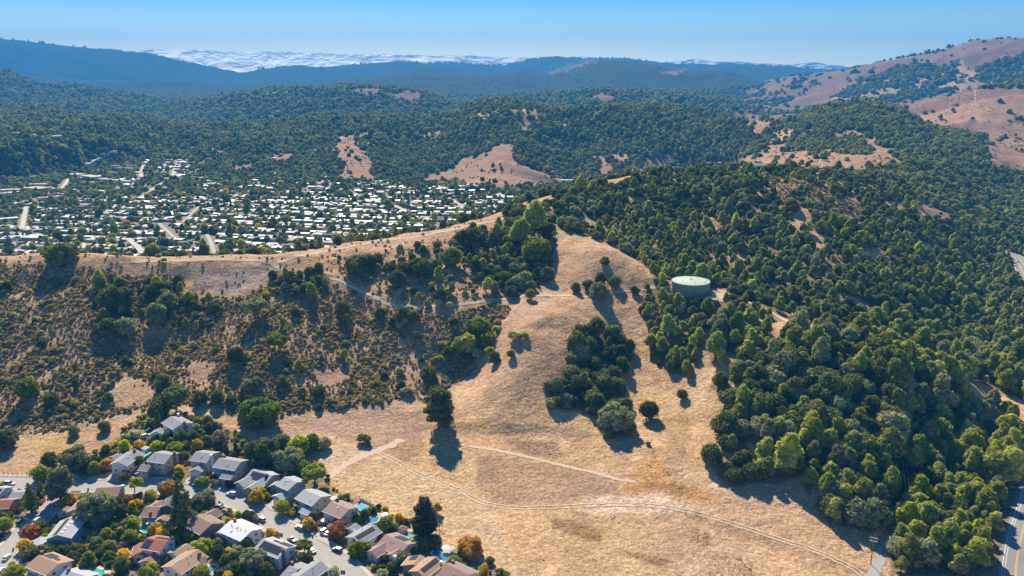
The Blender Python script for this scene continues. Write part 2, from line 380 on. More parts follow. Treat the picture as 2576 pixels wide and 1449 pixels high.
# ---------------------------------------------------------------- words that single a thing out by its landmarks
LANDMARKS = [(1738,712,'green water tank'),(1855,750,'first bend of the tank road'),(1990,815,'end of the tank road'),(1103,1080,'lone eucalyptus'),(1632,1040,'lone round oak'),(1716,994,'small round oak on the slope'),(1547,1055,'big grey-green oak'),
 (1460,600,'bald knob'),(1392,498,'top of the ridge track'),(1150,577,'steep part of the ridge track'),(950,607,'middle of the ridge track'),(695,665,'fork of the ridge track'),(450,656,'level part of the ridge track'),(150,630,'bushy skyline oak'),(842,703,'upper end of the lower trail'),(965,761,'bend of the lower trail'),
 (1197,761,'shaded stretch of the lower trail'),(1351,744,'trail crossing at the spur head'),(1200,830,'light green hollow clump'),(1660,700,'left side of the tank'),(1905,428,'grey-roofed ridge house'),(2100,400,'bald hill with a track'),(2150,370,'wooded knoll on the bald hill'),(2335,520,'bare slope patch at the right'),
 (1735,433,'wooded end of the golden ridge'),(1540,452,'golden ridge track'),(2197,1380,'lane-end power pole'),(2280,1240,'clearing power pole'),(2273,1080,'upper clearing pole'),(2443,950,'twin-armed power pole'),(2372,840,'farther power pole'),(2545,680,'highway bend'),(2560,1400,'bottom of the highway'),(2530,1180,'bare highway bank'),
 (1850,1030,'small gap in the wood edge'),(1870,1215,'lowest tip of the big wood'),(2150,1330,'shadowed wood edge by the mown field'),(1740,935,'foot of the tank wood'),(1620,790,'left edge of the tank wood'),(1790,900,'notch between the two woods'),(1480,850,'top of the dark clump'),(1400,1000,'lower left of the dark clump'),
 (575,885,'tiny ball tree in the scrub'),(330,915,'bare path in the scrub'),(525,935,'bare patch in the scrub'),(830,940,'purple-brown patch in the scrub'),(700,865,'umbrella-crowned scrub tree'),(400,770,'big left thicket'),(570,700,'grassy hollow under the ridge'),(760,715,'dark trail-fork grove'),(1035,985,'fallen bleached tree'),(650,1040,'wide green oak'),(435,1060,'white knoll house'),
 (15,1105,'dark oak at the left frame edge'),(70,975,'low green oak on the far left'),(20,730,'far left end of the slope'),(180,840,'middle of the far left slope'),(1320,640,'ridge grove'),(1060,680,'large round oak over the trail'),(900,900,'centre of the scrub slope'),(2000,1000,'heart of the big wood'),(2150,1080,'right flank of the big wood'),(2000,600,'middle of the back wooded slope'),(1700,560,'left shoulder of the back wooded slope'),(2250,700,'lower back wooded slope'),(2420,700,'right foot of the back wooded slope'),
 (2400,1250,'middle of the highway wood'),(2330,1400,'bottom corner of the highway wood'),(2480,1050,'upper end of the highway wood'),(1850,560,'gully of the back wooded slope'),(2150,600,'brushy middle of the right slope'),
 (345,620,'wide pale town street'),(420,582,'short diagonal town street'),(60,555,'short white town street at the left'),(1150,510,'right hand town street'),(1000,500,'long back street of the town'),(530,610,'middle town lane'),(170,465,'school roofs'),(370,430,'valley road'),(450,420,'steep straight street'),(900,420,'bare spur above the town'),(1270,440,'big bald hill'),(700,580,'centre of the town'),(850,520,'back centre of the town'),(150,580,'left quarter of the town'),(900,580,'right centre of the town'),(600,520,'upper middle of the town'),(300,520,'upper left of the town'),(250,640,'near left edge of the town'),(750,640,'near middle edge of the town'),(1080,560,'near right corner of the town'),(1210,500,'far right corner of the town'),(480,560,'left centre of the town')]
_used = {}
def uniq(prefix, px, py, tail=''):
    c = sorted(((math.hypot(px - x, (py - y) * 1.6), x, y, w) for x, y, w in LANDMARKS))[:40]
    last = None
    for dd, x, y, w in c:
        dx, dy = px - x, (py - y) * 1.6; a = math.degrees(math.atan2(dx, -dy)) % 360
        d8 = ['above', 'above right of', 'right of', 'below right of', 'below', 'below left of', 'left of', 'above left of'][int((a + 22.5) // 45) % 8]
        dist = 'just ' if dd < 26 else ('' if dd < 60 else ('some way ' if dd < 110 else 'well '))
        lab = '%s %s%s the %s' % (prefix, dist, d8, w)
        if last is None: last = lab
        if lab not in _used and len(lab.split()) <= 16: _used[lab] = 1; return lab
    p2 = prefix.replace('billowing ', '').replace('domed ', '')
    return uniq(p2, px, py) if p2 != prefix else last
# ---------------------------------------------------------------- what grows where (outlines measured on the photo)
def z5(*p): return [(1288 + .3555 * a, 601 + .3555 * b) for a, b in p]     # enlarged views used for measuring
def z5m(*p): return [(772.8 + .3853 * a, 601.1 + .3853 * b) for a, b in p]
def z6b(*p): return [(1202.2 + .4 * a, 987.5 + .4 * b) for a, b in p]
def z6(*p): return [(1889.1 + .4077 * a, 858.7 + .4077 * b) for a, b in p]
def z4(*p): return [(.3334 * a, 601 + .3334 * b) for a, b in p]
def z4b(*p): return [(686.9 + .3334 * a, 326.3 + .3334 * b) for a, b in p]
def z1(*p): return [(.5 * a, 68.7 + .5 * b) for a, b in p]
def z2(*p): return [(1288 + .5 * a, 68.7 + .5 * b) for a, b in p]
def z3(*p): return [(1716 + .3555 * a, 343.5 + .3555 * b) for a, b in p]
W_BACK = [(1388,480),(1480,452),(1560,466),(1615,440),(1740,432),(1900,420),(2120,425),(2250,440),(2400,470),(2700,500),(2700,760),(2620,1449),(2530,1449),
  (2525,1266),(2496,1217),(2535,1177),(2520,1136),(2600,1090),(2600,1010),(2500,985),(2452,950),(2420,1001),(2317,1034),(2256,1062),(2227,1124),(2256,1205),(2236,1290),(2215,1340),(2187,1335),(2082,1319),(2082,1267),(2026,1235),(2022,1195),
  (1942,1215),(1882,1211),(1862,1230),(1822,1215),(1794,1175),(1794,1135),(1822,1119),(1814,1100),(1811,1052),(1850,1020),(1814,992),(1789,978),(1786,914),(1782,860),(1770,880),(1729,942),(1679,939),(1635,907),(1636,828),(1608,786),(1626,704),
  (1660,692),(1600,655),(1560,630),(1500,600),(1462,588),(1430,585),(1395,560)]
W_EAST = z6((860,1460),(880,1180),(950,1000),(960,780),(1090,600),(1150,450),(1380,400),(1470,380),(1550,420),(1640,500),(1600,640),(1560,680),(1600,780),(1490,880),(1560,1000),(1575,1449))
CLUMP1 = z5((450,670),(540,655),(620,640),(780,620),(800,700),(860,820),(800,930),(750,1000),(810,1100),(860,1300),(850,1400),(660,1400),(600,1230),(450,1210),(250,1210),(230,1130),(280,980),(400,900),(440,800))
CLUMP3 = [(1275,528),(1340,520),(1392,500),(1400,600),(1380,650),(1395,700),(1340,735),(1270,730),(1200,700),(1150,650),(1145,600),(1200,580),(1250,585)]
CLUMP4 = [(678,700),(735,682),(838,690),(838,735),(780,765),(700,735)]
CLUMP5 = z4((720,290),(830,330),(990,350),(1210,400),(1380,300),(1420,450),(1560,430),(1720,560),(1600,690),(1420,720),(1330,640),(1100,660),(1020,600),(900,740),(730,700),(720,620),(800,560),(740,420))
CLUMP6 = [(600,985),(640,960),(690,1010),(690,1050),(620,1060)]
ROWTREES = z4((1160,1020),(1320,1060),(1500,1130),(1880,1180),(1960,1280),(1150,1280))
SCRUB = [(-80,668),(120,664),(250,676),(330,690),(460,690),(470,760),(560,740),(690,700),(840,720),(960,760),(1100,790),(1250,765),(1290,775),(1250,830),(1200,900),(1180,950),(1110,985),(1060,992),(930,1022),(700,1045),(590,1040),(480,1018),(400,1030),(300,1040),(200,1078),(100,1092),(-80,1100)]
SCRUB2 = [(845,650),(1000,632),(1150,600),(1280,565),(1390,600),(1390,690),(1350,742),(1250,752),(1050,767),(960,752),(855,705)]
SCRUB3 = z3((590,270),(900,330),(1200,440),(1320,520),(1250,560),(1000,480),(830,450),(640,440))
HOLES = [[(455,662),(690,668),(668,720),(620,742),(520,748),(470,735)], z4((1430,920),(1680,920),(1600,1010),(1530,1110),(1440,1080)), z5m((0,850),(280,860),(280,920),(100,960)), z4((800,1180),(950,1000),(1130,1100),(1160,1200),(900,1288))]
BARE_W = [z3((1640,510),(1750,470),(1830,520),(1900,560),(1960,650),(1840,600),(1700,580)), z3((1790,215),(2000,290),(1980,330),(1850,270)), z3((830,510),(960,575),(940,590),(840,545)),
  z3((70,575),(150,610),(140,635),(60,600)), z3((2040,680),(2140,720),(2120,750),(2060,740)), z3((1620,700),(1800,800),(1790,840),(1660,770)), z5((1500,1060),(1640,1010),(1700,1060),(1560,1110)), z6b((1680,300),(1740,250),(1800,330),(1760,400),(1700,360)),
  z3((1360,760),(1510,780),(1520,800),(1380,790)), z5((1960,480),(2170,620),(2140,640),(1900,520)), z5((1840,600),(1960,560),(1900,700),(1850,690))]
BARE_M = [z1((980,690),(1050,650),(1060,668),(1000,712),(960,720)), z1((1060,620),(1150,610),(1140,626),(1070,636)), z1((1780,530),(1865,525),(1868,545),(1790,560),(1765,590),(1850,625),(1870,665),(1850,690),(1890,800),(1720,800),(1720,700),(1715,620),(1700,590),(1560,636),(1560,616),(1700,578)),
  z1((1370,640),(1480,640),(1440,672),(1380,675)), z1((1190,690),(1300,684),(1300,712),(1210,716)), z4b((1150,390),(1150,330),(1180,345),(1400,250),(1480,210),(1620,172),(1740,85),(1830,110),(1810,160),(1880,180),(1800,215),(1900,260),(2000,310),(2100,345),(2230,380),(2200,470),(1740,470),(1580,495),(1520,450),(1440,392),(1380,380),(1250,388)),
  z4b((2420,190),(2500,200),(2560,280),(2570,340),(2460,352),(2500,290)), z2((20,440),(60,440),(90,480),(60,520),(25,545)), z2((405,640),(450,640),(510,700),(505,745),(430,752),(460,700)), z2((1160,480),(1200,465),(1330,470),(1350,500),(1200,552),(1180,520)),
  z2((1380,560),(1450,530),(1480,500),(1550,500),(1500,530),(1440,552)), [(1863,399),(1953,362),(1988,369),(1963,383),(2038,374),(2030,392),(1960,404),(1863,434)], z2((1140,730),(1350,662),(1500,622),(1600,620),(1660,650),(1740,560),(1850,560),(1860,600),(1930,650),(1980,700),(1790,705),(1780,740),(1600,720),(1480,745),(1300,750)),
  z2((1630,545),(1700,515),(1800,535),(1760,560),(1680,562)), [(2248,269),(2313,257),(2438,223),(2488,215),(2478,234),(2488,264),(2538,284),(2548,302),(2488,284),(2400,282),(2400,302),(2388,320),(2328,320),(2288,286)], [(2540,303),(2600,318),(2600,440),(2498,416),(2463,369),(2505,330)],
  z2((640,680),(720,655),(800,640),(840,680),(700,720))]
KNOLL = [(2124,352),(2168,348),(2194,394),(2138,398),(2114,381)]
BARE_F = [z2((1110,450),(1300,455),(1560,400),(1640,330),(1850,180),(1950,150),(2320,60),(2576,40),(2700,60),(2700,130),(2400,120),(2200,150),(2000,190),(1900,215),(1800,240),(1700,280),(1640,340),(1580,380),(1570,420),(1380,480),(1150,460)), z2((1180,330),(1400,250),(1560,232),(1700,215),(1640,280),(1480,300),(1330,340)),
  z1((1760,310),(1900,300),(1950,330),(1830,352)), z1((1930,340),(2080,310),(2130,330),(2110,392),(2040,370)), z2((380,350),(480,325),(550,390),(440,372)), z2((90,380),(210,368),(250,392)), z2((150,240),(350,168),(500,168),(350,197),(220,237)), z2((740,225),(860,210),(900,225),(800,240))]
def anyin(px, py, polys):
    r = np.zeros(np.shape(px), bool)
    for p in polys: r |= inpoly(px, py, p)
    return r
def cover(x, y, z, px=None, py=None, jit=True):
    """0..1 chance that a place is wooded, and the same for scrub"""
    a = np.arctan2(x, y); d = np.hypot(x, y)
    if px is None: px, py = project(x, y, z)
    n1 = fbm(x, y, 22, 2, 101); n2 = fbm(x, y, 22, 2, 102)
    n3_ = fbm(x, y, 95, 3, 103) * np.clip((d - 1000) / 300, 0, 1); n4_ = fbm(x, y, 95, 3, 104) * np.clip((d - 1000) / 300, 0, 1)
    jx = px + n1 * 9 + n3_ * 26; jy = py + n2 * 6 + n4_ * 12
    fa = np.clip((a - AZ0) / (AZ1 - AZ0) * (NA - 1), 0, NA - 1).astype(int)
    ridge = LDD[6][fa]; tside = LDD[7][fa] * .97; tfar = LDD[8][fa]
    wood = np.zeros(x.shape); scr = np.zeros(x.shape)
    near = d < ridge + 14
    inb = inpoly(jx, jy, W_BACK) | inpoly(jx, jy, W_EAST)
    # the tank's clearing and the road past it
    w = np.where(inb, 1.0, 0.0)
    w = np.where(anyin(jx, jy, BARE_W), 0.0, w)
    w = np.where(inpoly(jx, jy, SCRUB3), .16, w)
    upper = (py < 560) & (px > 1900) & inb
    w = np.where(upper, w * np.where(n1 + fbm(x, y, 60, 2, 111) > .25, .35, .82), w)
    gapn = fbm(x, y, 34, 2, 117)
    w = np.where(inb & (gapn > .31) & (w > .5), .18, w)
    w = np.where(inpoly(jx, jy, CLUMP1), .9, w)
    w = np.where(inpoly(jx, jy, CLUMP3), .8, w); w = np.where(inpoly(jx, jy, CLUMP4), 1, w); w = np.where(inpoly(jx, jy, CLUMP5), .85, w)
    w = np.where(inpoly(jx, jy, CLUMP6), .5, w); w = np.where(inpoly(jx, jy, ROWTREES), .35, w)
    s1 = inpoly(jx, jy, SCRUB); s2 = inpoly(jx, jy, SCRUB2)
    hole = anyin(jx, jy, HOLES)
    w = np.where(s2 & (w == 0), .30, w); w = np.where(s1 & (w == 0) & ~hole, .035, w)
    s = np.where(s1, np.clip(.92 + 1.1 * n1, 0.3, 1), 0); s = np.where(s2, .34, s); s = np.where(hole, .03, s); s = np.where(inpoly(jx, jy, SCRUB3), .5, s)
    s = np.where((s == 0) & (py < 720) & (px < 1300), .05, s)
    wood = np.where(near, w, wood); scr = np.where(near, s, scr)
    back = (d >= ridge + 14) & (d < tside)
    wood = np.where(back, np.where(px > 1380, .75, .45), wood)
    # middle hills
    midz = (d >= tfar * .985) | ((d >= tside) & (px >= 1865))
    bare0 = None
    bare = anyin(jx, jy, BARE_M) & ~inpoly(jx, jy, KNOLL)
    fw = np.where(bare, .02, .97)
    fw = np.where((fbm(x, y, 160, 2, 131) > .43) & ~bare, .25, fw)
    fbare = anyin(jx, jy, BARE_F + BARE_M[-4:-1])
    fw = np.where(d > LDD[11][fa], np.where(fbare, np.where(fbm(x, y, 130, 3, 137) > .34, .8, .012), .98), fw)
    MTF = z2((1580,375),(1620,340),(1700,285),(1800,245),(1880,225),(1960,195),(2100,205),(2250,185),(2330,210),(2480,150),(2600,140),(2600,300),(2300,302),(1900,392),(1700,400))
    mt = (d > LDD[11][fa]) & (d < LDD[14][fa] * 1.04) & (jx > 1913 - (jy - 214) * .93 + 40 * n3_); gul = fbm(x, y, 420, 4, 141, .55, ridged=True)
    fw = np.where(mt, np.where(inpoly(jx, jy, MTF), np.where(gul > .62, .15, .93), np.where(gul < .05, .8, .02)), fw)
    sadd = inpoly(px, py, z2((1180,300),(1450,245),(1560,290),(1330,400),(1150,420)))
    fw = np.where((d > LDD[11][fa]) & sadd, np.where(fbm(x, y, 160, 3, 139) > .12, .85, .03), fw)
    wood = np.where(midz, fw, wood)
    scr = np.where(midz & bare, .14, scr)
    # the flats with the town: garden trees are placed with the houses
    town = (d >= tside) & (d < tfar * .985) & (px < 1865)
    rightslope = (d >= tside) & (d < tfar * .985) & (px >= 1865)
    wood = np.where(rightslope, np.where(anyin(jx, jy, BARE_M + BARE_W), .03, .93), wood)
    wood = np.where(town, -1, wood)
    return wood, scr, near, town, midz, px, py

# ---------------------------------------------------------------- ground mesh and its colours
PX, PY = project(GX, GY, TZ)
WOOD, SCR, NEAR, TOWN, MIDZ, _, _ = cover(GX, GY, TZ, PX, PY)
def mixa(c, col, w):
    return c * (1 - w[..., None]) + np.array(col)[None, None] * w[..., None]
nA = fbm(GX, GY, 55, 4, 201); nB = fbm(GX, GY, 17, 3, 202); nC = fbm(GX, GY, 140, 3, 203)
col = np.zeros(GX.shape + (3,)) + np.array([.50, .335, .175])
sm = lambda v, a, b: np.clip((v - a) / (b - a), 0, 1)**2 * (3 - 2 * np.clip((v - a) / (b - a), 0, 1))
col = mixa(col, (.62, .45, .275), sm(nA, .0, .5) * .8)
col = mixa(col, (.36, .245, .16), sm(-nB, .05, .5) * .7)
col = mixa(col, (.43, .30, .215), sm(nC, -.1, .4) * .45)
hill = sm(TZ, 12, 40) * (DD < 1100)
col = mixa(col, (.45, .295, .185), hill * .6)
JX = PX + nB * 16 + nA * 10; JY = PY + nA * 9 + nB * 6
def paint(poly, c, w=.8):
    w = min(1, w * 1.2)
    global col
    k_ = inpoly(JX, JY, poly) & (DD < 700)
    k_ = k_.astype(float)
    for _ in range(2):
        k_[1:-1, 1:-1] = (k_[1:-1, 1:-1] * 2 + k_[:-2, 1:-1] + k_[2:, 1:-1] + k_[1:-1, :-2] + k_[1:-1, 2:]) / 6
    col = mixa(col, c, k_ * w)
paint(z6b((1100,320),(1180,480),(1250,560),(1500,650),(1560,720),(1380,690),(1200,640),(1000,650),(900,620),(930,540),(1050,470)), (.48,.285,.115), .85)
paint(z6b((1000,560),(1200,560),(1450,660),(1300,650),(1080,610)), (.30,.18,.09), .6)
paint(z6b((430,780),(560,800),(780,850),(760,950),(1000,1000),(1230,1060),(1120,1090),(800,960),(480,850)), (.27,.155,.075), .7)
paint(z6b((150,290),(500,310),(570,420),(300,400)), (.27,.18,.12), .6)
paint(z6b((0,390),(300,430),(700,500),(860,560),(900,640),(200,690),(0,600)), (.31,.21,.145), .55)
paint(z6b((1150,170),(1290,90),(1350,200),(1300,420),(1180,330)), (.38,.25,.14), .7)
paint(z6b((1400,770),(1800,870),(2300,1050),(2450,1130),(2400,1150),(1800,960),(1300,800)), (.30,.20,.13), .45)
paint(z6b((1350,900),(1450,880),(1480,980),(1360,960)), (.28,.18,.10), .5)
paint(z6b((1450,1000),(1700,1040),(1750,1155),(1440,1155)), (.33,.21,.11), .45)
paint(z6b((550,960),(1150,1100),(1180,1160),(500,1160)), (.42,.31,.16), .6)
paint(z6b((700,660),(1150,640),(1350,740),(1000,760),(600,740)), (.66,.53,.40), .6)
paint([(950,1140),(1060,1180),(1250,1270),(1300,1449),(1120,1380),(830,1210)], (.52,.39,.23), .6)
paint([(820,1090),(930,1135),(860,1170),(800,1200),(790,1120)], (.58,.44,.29), .6)
paint([(950,1110),(1060,1075),(1080,1130),(1010,1160)], (.36,.225,.12), .6)
paint([(q(1, *p)) for p in ((480,560),(700,400),(1150,380),(1230,560),(1150,720),(520,720))], (.58,.40,.13), .8)
paint([(-40,1060),(120,1100),(300,1050),(330,1120),(150,1200),(-40,1200)], (.42,.28,.16), .5)
paint([(620,1085),(760,1095),(860,1110),(780,1150),(640,1110)], (.44,.31,.19), .6)
paint(HOLES[1], (.34,.22,.17), .6); paint(HOLES[2], (.33,.20,.15), .6)
paint([(575,690),(655,672),(668,715),(610,735),(540,745)], (.42,.35,.30), .7)
paint([(470,665),(690,668),(665,720),(520,745)], (.37,.29,.245), .5)
paint([(700,1060),(1060,1030),(1100,1090),(950,1130),(820,1090)], (.36,.25,.185), .6)
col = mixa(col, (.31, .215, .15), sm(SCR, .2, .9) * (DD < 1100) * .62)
wood_cover = np.clip(WOOD, 0, 1)
col = mixa(col, (.20, .145, .085), (wood_cover > .5) * (DD < 3000) * .75)  # forest-floor brown where the ground is wooded
# gardens and the town's flats
GARDEN = [(-60,1195),(60,1195),(230,1150),(290,1105),(330,1065),(385,1030),(470,1040),(540,1060),(600,1095),(640,1110),(790,1160),(825,1195),(830,1225),(900,1262),(960,1290),(1040,1330),(1110,1375),(1200,1410),(1290,1449),(1290,1500),(-60,1500)]
gk = inpoly(PX + nB * 4, PY, GARDEN) & (DD < 480)
col = mixa(col, (.21, .165, .105), gk * .85)
col = mixa(col, (.30, .23, .13), gk * sm(nB, .1, .5) * .6)
col = mixa(col, (.25, .225, .17), TOWN * .85)
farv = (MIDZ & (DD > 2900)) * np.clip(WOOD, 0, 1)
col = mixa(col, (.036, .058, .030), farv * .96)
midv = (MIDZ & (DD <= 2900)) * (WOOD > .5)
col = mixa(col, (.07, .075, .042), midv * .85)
col = mixa(col, (.33, .205, .14), (MIDZ & (WOOD < .1)) * .85)
col = mixa(col, (.225, .142, .10), (MIDZ & (WOOD < .1) & (DD > 2500)) * 1.0)
col = col * np.where((farv + midv > .3)[..., None], 1.0, np.array([1.03, .985, .975]))
alpha = np.clip(farv, 0, 1)
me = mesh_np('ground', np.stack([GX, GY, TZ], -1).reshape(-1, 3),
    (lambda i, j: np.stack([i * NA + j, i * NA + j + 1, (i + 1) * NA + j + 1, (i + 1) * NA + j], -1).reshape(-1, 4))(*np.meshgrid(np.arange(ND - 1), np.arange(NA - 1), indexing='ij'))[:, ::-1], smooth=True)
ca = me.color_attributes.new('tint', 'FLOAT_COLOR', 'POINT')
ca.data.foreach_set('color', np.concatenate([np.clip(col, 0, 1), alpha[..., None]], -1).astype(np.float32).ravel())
gm, nt, b = mat('dry_hill_ground', 1.0, .08)
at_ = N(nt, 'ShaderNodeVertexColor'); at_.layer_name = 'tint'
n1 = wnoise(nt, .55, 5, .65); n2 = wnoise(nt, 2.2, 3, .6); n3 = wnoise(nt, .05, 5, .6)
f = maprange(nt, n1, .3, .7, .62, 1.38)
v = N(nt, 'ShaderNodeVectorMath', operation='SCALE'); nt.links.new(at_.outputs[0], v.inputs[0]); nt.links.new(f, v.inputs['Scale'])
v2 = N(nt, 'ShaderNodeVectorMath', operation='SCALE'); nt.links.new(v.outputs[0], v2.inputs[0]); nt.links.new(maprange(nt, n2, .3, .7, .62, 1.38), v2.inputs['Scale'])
v3 = N(nt, 'ShaderNodeVectorMath', operation='SCALE'); nt.links.new(v2.outputs[0], v3.inputs[0]); nt.links.new(maprange(nt, n3, .3, .7, .86, 1.14), v3.inputs['Scale'])
# scattered dark tufts
vo = N(nt, 'ShaderNodeTexVoronoi'); vo.inputs['Scale'].default_value = .42; nt.links.new(N(nt, 'ShaderNodeNewGeometry').outputs['Position'], vo.inputs['Vector'])
tf = maprange(nt, vo.outputs['Distance'], .12, .34, .62, 0.0)
tm = N(nt, 'ShaderNodeMath', operation='MULTIPLY'); nt.links.new(tf, tm.inputs[0]); nt.links.new(maprange(nt, wnoise(nt, .035, 3), .42, .62, 0, .75), tm.inputs[1])
c1 = mixc(nt, tm.outputs[0], v3.outputs[0], (.15, .10, .055))
# the far woods: crowns too far off to tell apart
nf = wnoise(nt, .055, 4, .62); fv = N(nt, 'ShaderNodeVectorMath', operation='SCALE'); nt.links.new(at_.outputs[0], fv.inputs[0]); nt.links.new(maprange(nt, nf, .33, .67, .35, 1.75), fv.inputs['Scale'])
c2 = mixc(nt, at_.outputs[1], c1, fv.outputs[0])
nt.links.new(c2, b.inputs['Base Color'])
hb = N(nt, 'ShaderNodeMath', operation='ADD'); nt.links.new(wnoise(nt, .45, 5, .68), hb.inputs[0]); nt.links.new(maprange(nt, wnoise(nt, .12, 3), 0, 1, 0, 1.6), hb.inputs[1])
b1 = N(nt, 'ShaderNodeBump'); b1.inputs['Strength'].default_value = .95; b1.inputs['Distance'].default_value = 1.1; nt.links.new(hb.outputs[0], b1.inputs['Height'])
fm = N(nt, 'ShaderNodeMath', operation='MULTIPLY'); nt.links.new(nf, fm.inputs[0]); nt.links.new(at_.outputs[1], fm.inputs[1])
b2 = N(nt, 'ShaderNodeBump'); b2.inputs['Strength'].default_value = 1.0; b2.inputs['Distance'].default_value = 34; nt.links.new(fm.outputs[0], b2.inputs['Height']); nt.links.new(b1.outputs[0], b2.inputs['Normal'])
nt.links.new(b2.outputs[0], b.inputs['Normal'])
me.materials.append(gm)
ground = tag(link('ground', me), kind='structure')

# ---------------------------------------------------------------- strips laid on the ground
def world_line(pts, dmin=100.0, step=2.0, up=0.0):
    w = [at(px, py, up, dmin) for px, py in pts]
    w = np.array([(p.x, p.y) for p in w])
    # Catmull-Rom through the points, then even steps
    P = np.vstack([2 * w[0] - w[1], w, 2 * w[-1] - w[-2]]); out = []
    for i in range(1, len(P) - 2):
        t = np.linspace(0, 1, 16, endpoint=False)[:, None]
        p0, p1, p2, p3 = P[i - 1], P[i], P[i + 1], P[i + 2]
        out.append(.5 * ((2 * p1) + (-p0 + p2) * t + (2 * p0 - 5 * p1 + 4 * p2 - p3) * t**2 + (-p0 + 3 * p1 - 3 * p2 + p3) * t**3))
    out = np.vstack(out + [w[-1:]])
    s = np.concatenate([[0], np.cumsum(np.hypot(*np.diff(out, axis=0).T))])
    n = max(3, int(s[-1] / step)); u = np.linspace(0, s[-1], n)
    return np.stack([np.interp(u, s, out[:, 0]), np.interp(u, s, out[:, 1])], -1)
def strip(name, W, wl, wr, lift, mats, cols=4, wob=0.0, smooth=True):
    """ribbon along W from offset wl to wr (metres, left negative)"""
    T = np.gradient(W, axis=0); T /= np.hypot(T[:, 0], T[:, 1])[:, None]; Nn = np.stack([T[:, 1], -T[:, 0]], -1)
    n = len(W); V = np.zeros((n, cols + 1, 3))
    for j in range(cols + 1):
        o = wl + (wr - wl) * j / cols
        e = wob * (vnoise(np.arange(n) * .37 + j * 9.1, np.full(n, j * 3.3), 7) + .6 * vnoise(np.arange(n) * .9, np.full(n, j * 7.7), 8)) if wob and j in (0, cols) else 0
        p = W + Nn * (np.asarray(o + e).reshape(-1, 1))
        V[:, j, 0] = p[:, 0]; V[:, j, 1] = p[:, 1]; V[:, j, 2] = gz(p[:, 0], p[:, 1]) + lift
    i, j = np.meshgrid(np.arange(n - 1), np.arange(cols), indexing='ij'); c_ = cols + 1
    F = np.stack([i * c_ + j, i * c_ + j + 1, (i + 1) * c_ + j + 1, (i + 1) * c_ + j], -1).reshape(-1, 4)[:, ::-1]
    return mesh_np(name, V.reshape(-1, 3), F, mats, smooth=smooth)
dirt = simple('trodden_dirt', (.60, .46, .31), .95, .1, .22, .8, .5, 2)
dirt_far = simple('bare_hill_track', (.42, .29, .20), .95, .1, .2, .3)
dirt2 = simple('pale_mown_strip', (.58, .45, .32), .95, .1, .25, 1.3, .6, 2)
asphalt = simple('worn_asphalt', (.36, .345, .32), .85, .25, .10, .35, .15, 6)
asphalt2 = simple('highway_asphalt', (.25, .243, .235), .85, .25, .10, .5, .1, 6)
concrete = simple('concrete', (.50, .46, .40), .9, .2, .13, .7, .1, 4)
white_paint = simple('white_paint', (.78, .78, .76), .7, .3, .06)
yellow_paint = simple('yellow_paint', (.75, .45, .06), .7, .3, .08)
TRAILS = [([(330,658),(400,657),(450,656),(560,653),(640,655),(680,661),(700,672),(718,679),(735,690)], 3.4, 100), ([(686,664),(705,658),(730,651),(780,640),(850,626),(950,608),(1080,591),(1200,564),(1280,546),(1340,524),(1388,500)], 3.2, 100),
 ([(800,698),(842,703),(888,724),(935,744),(965,761),(1004,769),(1062,771),(1139,769),(1197,761),(1254,753),(1312,746),(1351,744),(1400,744),(1460,747),(1520,742),(1570,733),(1610,727),(1640,723),(1690,722)], 2.6, 100),
 ([(1790,738),(1830,741),(1858,750),(1900,768),(1945,788),(1975,806),(2005,824),(2040,838)], 3.6, 100)]
for pts, wd, dm in TRAILS:
    W = world_line(pts, dm, 1.6)
    tag(link('path', strip('path', W, -wd / 2, wd / 2, .16, [dirt], 4, .5)), kind='structure')
for pts in ([(950,1137),(1000,1162),(1050,1190),(1150,1230),(1190,1252),(1230,1268),(1300,1277),(1380,1276),(1450,1272),(1560,1269),(1650,1272),(1750,1290),(1820,1310),(1900,1335),(1980,1362),(2050,1385),(2110,1412),(2150,1432),(2180,1455)],):
    W = world_line(pts, 100, 1.0)
    for o in (-1.25, .75): tag(link('path', strip('path', W, o, o + .75, .12, [dirt], 2, .35)), kind='structure')
W = world_line([(1180,1122),(1250,1133),(1330,1150),(1420,1172),(1500,1190),(1560,1207),(1600,1212)], 100, 1.2)
tag(link('path', strip('path', W, -.9, 1.2, .12, [dirt2], 3, .6)), kind='structure')
W = world_line([(822,1205),(850,1182),(885,1160),(920,1144),(950,1134),(985,1120),(1010,1105)], 100, 1.2)
tag(link('path', strip('path', W, -2.2, 2.4, .12, [dirt2], 3, 1.1)), kind='structure')
W = world_line([(1488,466),(1510,458),(1540,450),(1620,443),(1720,436)], 100, 2.5)
tag(link('path', strip('path', W, -2, 2, .2, [dirt], 3, .4)), kind='structure')
for pts in (z2((1660,716),(1585,710),(1560,690),(1555,660),(1600,625)), z2((2385,380),(2370,360),(2330,335),(2310,318)), z4b((1440,392),(1490,440),(1480,452)), z4b((1520,380),(1600,420),(1680,436)), z4b((1720,230),(1700,330),(1640,400))):
    W = world_line(pts, 1050, 4)
    tag(link('path', strip('path', W, -1.5, 1.5, .5, [dirt_far], 2, .6)), kind='structure')
W = world_line([(2160,1500),(2178,1470),(2195,1449),(2208,1420),(2216,1400),(2226,1370),(2238,1340)], 100, 1.5)
tag(link('road', strip('road', W, -2.1, 2.1, .12, [asphalt], 4, .3)), kind='structure')
